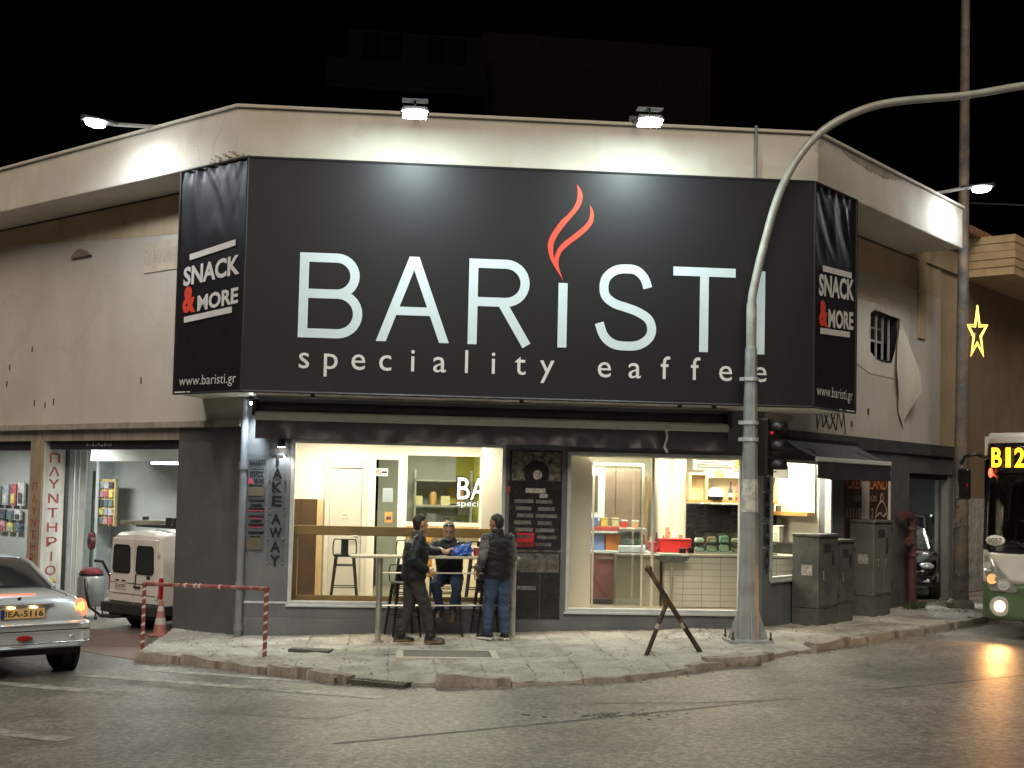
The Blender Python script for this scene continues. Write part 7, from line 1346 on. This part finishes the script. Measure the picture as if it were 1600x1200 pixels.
# ================================================================= PEOPLE
class Body:
    def __init__(s): s.mb = MB(); s.lab = []
    def _mark(s, n0, lab): s.lab += [lab] * (len(s.mb.v) - n0)
    def limb(s, lab, pts, rs, n=16, sub=5, flat=1.0):
        P = [Vector(p) for p in pts]; Q = []; R_ = []
        for i in range(len(P) - 1):
            for k in range(sub):
                f = k / sub; Q.append(P[i].lerp(P[i + 1], f)); R_.append(rs[i] + (rs[i + 1] - rs[i]) * f)
        Q.append(P[-1]); R_.append(rs[-1])
        d0 = (Q[0] - Q[1]).normalized(); d1 = (Q[-1] - Q[-2]).normalized()
        Q = [Q[0] + d0 * R_[0] * .85, Q[0] + d0 * R_[0] * .5] + Q + [Q[-1] + d1 * R_[-1] * .5, Q[-1] + d1 * R_[-1] * .85]; R_ = [R_[0] * .5, R_[0] * .86] + R_ + [R_[-1] * .86, R_[-1] * .5]
        n0 = len(s.mb.v); s.mb.tube(Q, R_, n); s._mark(n0, lab)
    def rings(s, lab, rings): n0 = len(s.mb.v); s.mb.loft(rings); s._mark(n0, lab)
    def torso(s, lab, secs, n=28, sub=4):
        out = []
        for a, b in zip(secs, secs[1:]):
            for k in range(sub):
                f = k / sub; f2 = f * f * (3 - 2 * f); out.append([x + (y - x) * f for x, y in zip(a, b)])
        out.append(secs[-1])
        s.rings(lab, [[(c[0] + c[3] * abs(math.cos(t)) ** .85 * (1 if math.cos(t) > 0 else -1), c[1] + c[4] * abs(math.sin(t)) ** .9 * (1 if math.sin(t) > 0 else -1), c[2]) for t in [2 * math.pi * k / n for k in range(n)]] for c in out])
    def ball(s, lab, c, r, M=None): n0 = len(s.mb.v); s.mb.ball(c, r, 16, 12, M); s._mark(n0, lab)
    def head(s, c, yaw=0., pitch=0., roll=0., beard=False, hair=1.06, glasses=False):
        M = Matrix.Translation(c) @ Matrix.Rotation(RAD(yaw), 4, 'Z') @ Matrix.Rotation(RAD(-pitch), 4, 'X') @ Matrix.Rotation(RAD(roll), 4, 'Y')
        prof = [(-.120, .026, .078, .020), (-.105, .046, .091, -.01), (-.08, .058, .096, -.045), (-.045, .066, .095, -.075), (-.01, .072, .093, -.092), (.03, .076, .094, -.100), (.06, .075, .091, -.100), (.09, .064, .074, -.088), (.110, .044, .048, -.064), (.120, .018, .016, -.03)]
        def ring(dz, rx, yf, yb, n=30): yc = (yf + yb) / 2; ry = (yf - yb) / 2; return [tuple(M @ Vector((rx * math.cos(t), yc + ry * math.sin(t), dz))) for t in [2 * math.pi * k / n for k in range(n)]]
        def dens(P, sub=3):
            o_ = []
            for a, b in zip(P, P[1:]): o_ += [tuple(x + (y - x) * k / sub for x, y in zip(a, b)) for k in range(sub)]
            return o_ + [P[-1]]
        s.rings("skin", [ring(*p) for p in dens(prof)])
        hp = [(-.075, .050, -.035, -.080), (-.04, .068, -.028, -.098), (-.0, .078, -.012, -.106), (.035, .083, .012, -.112), (.055, .083, .040, -.112), (.075, .080, .082, -.109), (.100, .068, .076, -.094), (.122, .046, .050, -.068), (.136, .022, .022, -.036), (.140, .008, .006, -.015)]
        s.rings("hair", [ring(dz, rx * hair / 1.06, yf, yb * hair / 1.06) for dz, rx, yf, yb in dens(hp)])
        for sx in (1, -1):
            s.ball("skin", (sx * .078, -.008, .0), (.012, .022, .034), M); s.ball("eye", (sx * .030, .0885, .018), (.013, .008, .006), M); s.ball("hair", (sx * .031, .091, .036), (.018, .006, .005), M)
            s.ball("skin", (sx * .042, .062, -.02), (.022, .022, .022), M)
        s.limb("skin", [M @ Vector((0, .092, .022)), M @ Vector((0, .106, -.012)), M @ Vector((0, .110, -.026))], [.008, .011, .015], 10, 3)
        s.ball("lip", (0, .091, -.062), (.024, .008, .007), M); s.ball("skin", (0, .085, -.098), (.022, .014, .016), M)
        if beard:
            bp_ = [(-.132, .030, .086, .020), (-.112, .055, .104, -.02), (-.085, .066, .107, -.035), (-.058, .071, .101, -.035), (-.03, .073, .05, -.03)]; s.rings("beard", [ring(*p) for p in dens(bp_)]); s.ball("beard", (0, .100, -.046), (.036, .012, .010), M); s.ball("lip", (0, .108, -.062), (.018, .006, .005), M)
        return M
    def hand(s, lab, w, d, nrm, thumb, curl=.5):
        w = Vector(w); d = Vector(d).normalized(); nrm = Vector(nrm); nrm = (nrm - d * nrm.dot(d)).normalized(); sd = d.cross(nrm).normalized()
        if sd.dot(Vector(thumb)) < 0: sd = -sd
        rg = []
        for f, hw, ht in ((-.01, .026, .020), (.02, .032, .019), (.055, .040, .017), (.085, .041, .014), (.097, .034, .009)): rg.append([tuple(w + d * f + sd * hw * math.cos(t) + nrm * ht * math.sin(t)) for t in [2 * math.pi * k / 16 for k in range(16)]])
        s.rings(lab, rg)
        for k, (o_, L_) in enumerate(((.030, .070), (.010, .080), (-.011, .074), (-.030, .058))):
            b = w + d * .085 + sd * o_; c1 = curl * (.9 + .12 * k); p1 = b + (d * math.cos(c1 * .6) + nrm * math.sin(c1 * .6)) * L_ * .5; p2 = p1 + (d * math.cos(c1 * 1.4) + nrm * math.sin(c1 * 1.4)) * L_ * .3; p3 = p2 + (d * math.cos(c1 * 2.1) + nrm * math.sin(c1 * 2.1)) * L_ * .25
            s.limb(lab, [b, p1, p2, p3], [.0095, .009, .0083, .007], 8, 2)
        b = w + d * .030 + sd * .030; p1 = b + (d * .6 + sd * .7 + nrm * .25).normalized() * .04; p2 = p1 + (d * .85 + sd * .25 + nrm * .4).normalized() * .032; s.limb(lab, [b, p1, p2], [.014, .011, .009], 8, 3)
    def shoe(s, ank, ang, sole="sole", lab="shoe", boot=True, pitch=0.):
        M = Matrix.Translation((ank[0], ank[1], ank[2] - .085)) @ Matrix.Rotation(RAD(ang), 4, 'Z') @ Matrix.Rotation(RAD(pitch), 4, 'X')
        def sec(y, w, h_, z0): return [tuple(M @ Vector((w * math.cos(t), y, z0 + (h_ * max(0, math.sin(t)) if math.sin(t) > 0 else .006 * math.sin(t))))) for t in [2 * math.pi * k / 18 for k in range(18)]]
        prof = [(-.085, .026, .07, .022), (-.07, .038, .095, .022), (-.03, .042, .105, .022), (.03, .043, .095, .022), (.08, .047, .072, .022), (.13, .049, .056, .022), (.17, .042, .044, .024), (.195, .024, .028, .028)]
        P = []
        for a, b in zip(prof, prof[1:]): P += [tuple(x + (y - x) * k / 3 for x, y in zip(a, b)) for k in range(3)]
        s.rings(lab, [sec(*p) for p in P + [prof[-1]]])
        def ss(y, w): return [tuple(M @ Vector((w * c_, y, z))) for c_, z in ((1, .0), (1, .014), (1, .026), (.5, .026), (-.5, .026), (-1, .026), (-1, .014), (-1, 0), (-.5, 0), (.5, 0))]
        SP = [(-.093, .024), (-.075, .042), (-.03, .046), (.03, .046), (.08, .051), (.13, .053), (.175, .045), (.20, .024)]; Q = []
        for a, b in zip(SP, SP[1:]): Q += [tuple(x + (y - x) * k / 3 for x, y in zip(a, b)) for k in range(3)]
        s.rings(sole, [ss(*p) for p in Q + [SP[-1]]])
        if boot: s.limb(lab, [(ank[0], ank[1], ank[2] + .10), (ank[0], ank[1], ank[2] + .0)], [.058, .054], 14, 4)
    def finish(s, name, parent, mats, voxel=.0085, wrinkle=()):
        me = bpy.data.meshes.new(name); me.from_pydata(s.mb.v, [], s.mb.f)
        bm = bmesh.new(); bm.from_mesh(me); bmesh.ops.recalc_face_normals(bm, faces=bm.faces); bm.to_mesh(me); bm.free()
        o = bpy.data.objects.new(name, me); COL.objects.link(o)
        r = o.modifiers.new("r", 'REMESH'); r.mode = 'VOXEL'; r.voxel_size = voxel; sm = o.modifiers.new("s", 'SMOOTH'); sm.factor = .5; sm.iterations = 3
        dg = bpy.context.evaluated_depsgraph_get(); dg.update(); m2 = bpy.data.meshes.new_from_object(o.evaluated_get(dg)); o.modifiers.clear(); o.data = m2; m2.name = name
        kd = KDTree(len(s.mb.v))
        for i, p in enumerate(s.mb.v): kd.insert(p, i)
        kd.balance(); names = list(mats); idx = {k: i for i, k in enumerate(names)}
        m2.materials.clear()
        for k in names: m2.materials.append(mats[k])
        vl = [s.lab[kd.find(v.co)[1]] for v in m2.vertices]
        nr = [v.normal.copy() for v in m2.vertices]
        for v, l, n_ in zip(m2.vertices, vl, nr):
            if l in wrinkle:
                p = v.co; a = noise.noise(Vector((p.x * 7, p.y * 7, p.z * 15))) * .010 + (abs(noise.noise(Vector((p.x * 8 + p.z * 5, p.y * 8 - p.z * 4, p.z * 13)))) - .2) * .012; v.co = p + n_ * a
        for pl_ in m2.polygons:
            c = [vl[i] for i in pl_.vertices]; pl_.material_index = idx.get(max(set(c), key=c.count), 0)
        m2.polygons.foreach_set("use_smooth", [True] * len(m2.polygons)); o.parent = parent; return o
def cloth(name, c, rough=.8, var=.2, scale=9, b=.25): return pm(name, c, rough=rough, var=var, scale=scale, bump=b, bscale=160, spec=.25)
SKIN = pm("skin", (.42, .24, .16), rough=.5, var=.12, scale=14); SKIN2 = pm("skin_dark", (.27, .155, .10), rough=.5, var=.12, scale=14); EYE = pm("eye_dark", (.015, .012, .01), rough=.3); LIP = pm("lip", (.30, .12, .09), rough=.5)
HAIRB = pm("black_hair", (.012, .010, .009), rough=.6, var=.3, scale=60, bump=.4, bscale=150); HAIRG = pm("grey_hair", (.26, .25, .235), rough=.6, var=.45, scale=40, bump=.4, bscale=150)
SOLEB = pm("brown_sole", (.16, .10, .05), rough=.7); SOLEW = pm("white_sole", (.60, .58, .54), rough=.6)
def standing(P, jacket, sleeve, legs, jk=1., ak=1.):
    b = Body()
    hp, ch, nk = P['hip'], P['chest'], P['neck']
    b.torso(jacket, [(hp[0], hp[1], hp[2] - .10, .165 * jk, .125 * jk), (hp[0], hp[1], hp[2] - .04, .185 * jk, .145 * jk), (hp[0], hp[1], hp[2] + .03, .180 * jk, .140 * jk), ((hp[0] + ch[0]) / 2, (hp[1] + ch[1]) / 2 - .0, (hp[2] + ch[2]) / 2, .192 * jk, .148 * jk), (ch[0], ch[1], ch[2], .205 * jk, .145 * jk), (ch[0], ch[1] - .005, ch[2] + .12, .205 * jk, .125 * jk), (nk[0], nk[1] - .01, nk[2] - .07, .165, .10), (nk[0], nk[1] - .01, nk[2] - .01, .085, .080), (nk[0], nk[1] - .005, nk[2] + .035, .070, .072)])
    b.limb("skin", [Vector(nk) - Vector((0, 0, .03)), Vector(P['head']) + Vector((0, -.015, -.06))], [.058, .056], 16)
    for sd, sx in (('R', 1), ('L', -1)):
        sh, el, wr_ = Vector(P['sh' + sd]), Vector(P['el' + sd]), Vector(P['wr' + sd]); b.limb(jacket if sleeve == jacket else jacket, [sh + Vector((-sx * .06, 0, -.01)), sh], [.085, .078]); b.limb(sleeve, [sh, sh.lerp(el, .5), el, el.lerp(wr_, .5), wr_ - (wr_ - el).normalized() * .01], [.074 * ak, .066 * ak, .058 * ak, .052 * ak, .043 * ak])
        d = (wr_ - el).normalized(); b.hand("skin", wr_ + d * .025, P.get('hd' + sd, d), P.get('hn' + sd, (-sx, 0, 0)), P.get('ht' + sd, (0, 1, 0)), P.get('curl' + sd, .6)); b.limb("skin", [wr_ - d * .02, wr_ + d * .03], [.030, .028], 12, 3)
        h_, k_, a_ = Vector(P['h' + sd]), Vector(P['k' + sd]), Vector(P['a' + sd]); b.limb(legs, [h_ + Vector((-sx * .015, 0, .03)), h_.lerp(k_, .5), k_, k_.lerp(a_, .45), a_ + Vector((0, 0, .03))], [.112, .098, .080, .076, .068])
        b.shoe(tuple(a_), P.get('f' + sd, 0), boot=P.get('boot', True), pitch=P.get('fp' + sd, 0))
    b.torso(legs, [(hp[0], hp[1], hp[2] - .12, .155, .115), (hp[0], hp[1], hp[2] - .02, .165, .125), (hp[0], hp[1], hp[2] + .03, .15, .11)])
    return b
# the man in the bomber jacket
q = wf(2.53, -1.30); fz = gz(q.x) + .012
pA = thing("person", "standing man in black bomber jacket and dark trousers resting a hand on the table", "person", (q.x, q.y, fz), RAD(-68))
P = dict(hip=(0, -.03, .94), chest=(0, .0, 1.24), neck=(0, .015, 1.48), head=(.0, .05, 1.615), shR=(.185, -.01, 1.405), elR=(.275, -.14, 1.15), wrR=(.225, .08, 1.005), shL=(-.17, .04, 1.405), elL=(-.24, .24, 1.235), wrL=(-.24, .43, 1.225), hR=(.095, -.03, .88), kR=(.115, .12, .48), aR=(.12, .20, .088), hL=(-.095, -.03, .88), kL=(-.10, -.05, .48), aL=(-.10, -.17, .088), fR=-28, fL=-6, hnR=(-1, 0, -.3), hdR=(0, .9, -.45), htR=(0, .3, 1), curlR=.8, hnL=(0, 0, -1), hdL=(.1, 1, -.12), htL=(1, 0, 0), curlL=.35)
b = standing(P, "jacket", "jacket", "trousers", 1.13, 1.16); b.head(P['head'], 8, -2)
b.torso("hem", [(0, -.03, .845, .185, .145), (0, -.03, .875, .20, .16), (0, -.03, .90, .20, .158)]); b.torso("collar", [(0, .005, 1.475, .080, .082), (0, .01, 1.505, .075, .08), (0, .012, 1.525, .072, .077)])
b.finish("body", pA, dict(jacket=cloth("black_jacket", (.018, .021, .026), rough=.5, var=.05), skin=SKIN, hair=HAIRB, eye=EYE, lip=LIP, trousers=cloth("charcoal_trousers", (.045, .047, .047)), shoe=pm("dark_boot", (.02, .017, .015), rough=.45, var=.2), sole=SOLEB, hem=cloth("rib_knit", (.014, .014, .016)), collar=cloth("striped_collar", (.10, .09, .085))), wrinkle=("jacket", "trousers"))
# the man in the vest
q = wf(3.66, -1.13); pB = thing("person", "standing man in black vest, grey sleeves and blue jeans seen from behind", "person", (q.x, q.y, gz(q.x) + .012), RAD(30))
P = dict(hip=(0, -.02, .95), chest=(0, .0, 1.24), neck=(0, .015, 1.475), head=(.0, .055, 1.605), shR=(.185, .0, 1.40), elR=(.265, .02, 1.14), wrR=(.21, .20, 1.00), shL=(-.185, .0, 1.40), elL=(-.265, -.03, 1.13), wrL=(-.225, .13, .95), hR=(.09, -.02, .89), kR=(.105, .0, .48), aR=(.115, -.06, .088), hL=(-.09, -.02, .89), kL=(-.10, .04, .48), aL=(-.10, .06, .088), fR=-14, fL=22, hnR=(-1, 0, 0), htR=(0, .5, 1), curlR=.9, hnL=(1, 0, 0), hdL=(.1, .5, -.85), htL=(0, 1, .3), curlL=.7, boot=False)
b = standing(P, "vest", "sleeve", "jeans", 1.07, 1.08); b.head(P['head'], 25, 2, hair=1.04)
b.torso("collar", [(0, .005, 1.47, .082, .084), (0, .01, 1.50, .076, .082), (0, .012, 1.53, .073, .078)])
b.finish("body", pB, dict(vest=cloth("black_vest", (.014, .014, .016), rough=.55, var=.05), sleeve=cloth("grey_sleeve", (.12, .125, .125)), skin=SKIN2, hair=HAIRB, eye=EYE, lip=LIP, jeans=cloth("blue_jeans", (.045, .075, .14), var=.35, scale=5), shoe=pm("navy_shoe", (.012, .014, .02), rough=.6), sole=SOLEW, collar=cloth("black_collar", (.016, .016, .018))), wrinkle=("vest", "sleeve", "jeans"))
# the seated man
q = wf(3.02, -.47); pC = thing("person", "grey haired bearded man with sunglasses on his head sitting at the high table", "person", (q.x, q.y, gz(q.x) + .012), RAD(-183))
b = Body()
b.torso("jacket", [(0, -.05, .80, .165, .135), (0, -.04, .88, .185, .15), (0, .0, 1.02, .195, .15), (0, .05, 1.15, .21, .145), (0, .09, 1.27, .205, .12), (0, .12, 1.345, .14, .095), (0, .135, 1.40, .075, .075)])
hc = (0, .20, 1.495); b.limb("skin", [(0, .13, 1.36), (0, .175, 1.44)], [.058, .056]); Mh = b.head(hc, 4, 20, beard=True, hair=1.08)
for sd, sx in (('R', 1), ('L', -1)):
    sh = Vector((sx * .19, .09, 1.28)); el = Vector((sx * .285, .24, 1.17)); wr_ = Vector((sx * .10, .40 + (.03 if sx > 0 else 0), 1.235)); b.limb("jacket", [sh + Vector((-sx * .07, 0, 0)), sh, sh.lerp(el, .5), el, el.lerp(wr_, .5), wr_], [.08, .078, .068, .060, .052, .043]); d = (wr_ - el).normalized()
    b.limb("skin", [wr_, wr_ + d * .03], [.030, .028], 12, 3); b.hand("skin", wr_ + d * .03, (-sx * .5, .8, .0), (0, .2, -1), (-sx * .3, .2, 1), .75)
    h_ = Vector((sx * .09, -.03, .84)); k_ = Vector((sx * .155, .36, .735)); a_ = Vector((sx * .085, .235, .37)); b.limb("jeans", [h_, h_.lerp(k_, .5), k_, k_.lerp(a_, .5), a_ + Vector((0, 0, .03))], [.115, .10, .078, .066, .056]); b.shoe(tuple(a_), -sx * 6, boot=False, pitch=-14)
b.torso("jeans", [(0, -.05, .775, .15, .12), (0, -.05, .83, .17, .14), (0, -.04, .88, .16, .12)])
b.finish("body", pC, dict(jacket=cloth("slate_jacket", (.030, .036, .044), rough=.55, var=.05), skin=SKIN, hair=HAIRG, beard=HAIRG, eye=EYE, lip=LIP, jeans=cloth("navy_jeans", (.028, .045, .085), var=.3, scale=5), shoe=pm("brown_shoe", (.035, .025, .018), rough=.6), sole=SOLEB), wrinkle=("jacket", "jeans"))
m = MB(Mh)
for sx in (1, -1): m.ball((sx * .034, .070, .118), (.030, .020, .012), 12, 8); m.tube([(sx * .064, .055, .115), (sx * .085, -.01, .10), (sx * .088, -.06, .08)], .004, 6)
m.tube([(-.01, .082, .12), (.01, .082, .12)], .004, 6); m.build("sunglasses", pm("sunglass", (.012, .012, .014), rough=.12), pC, smooth=50)
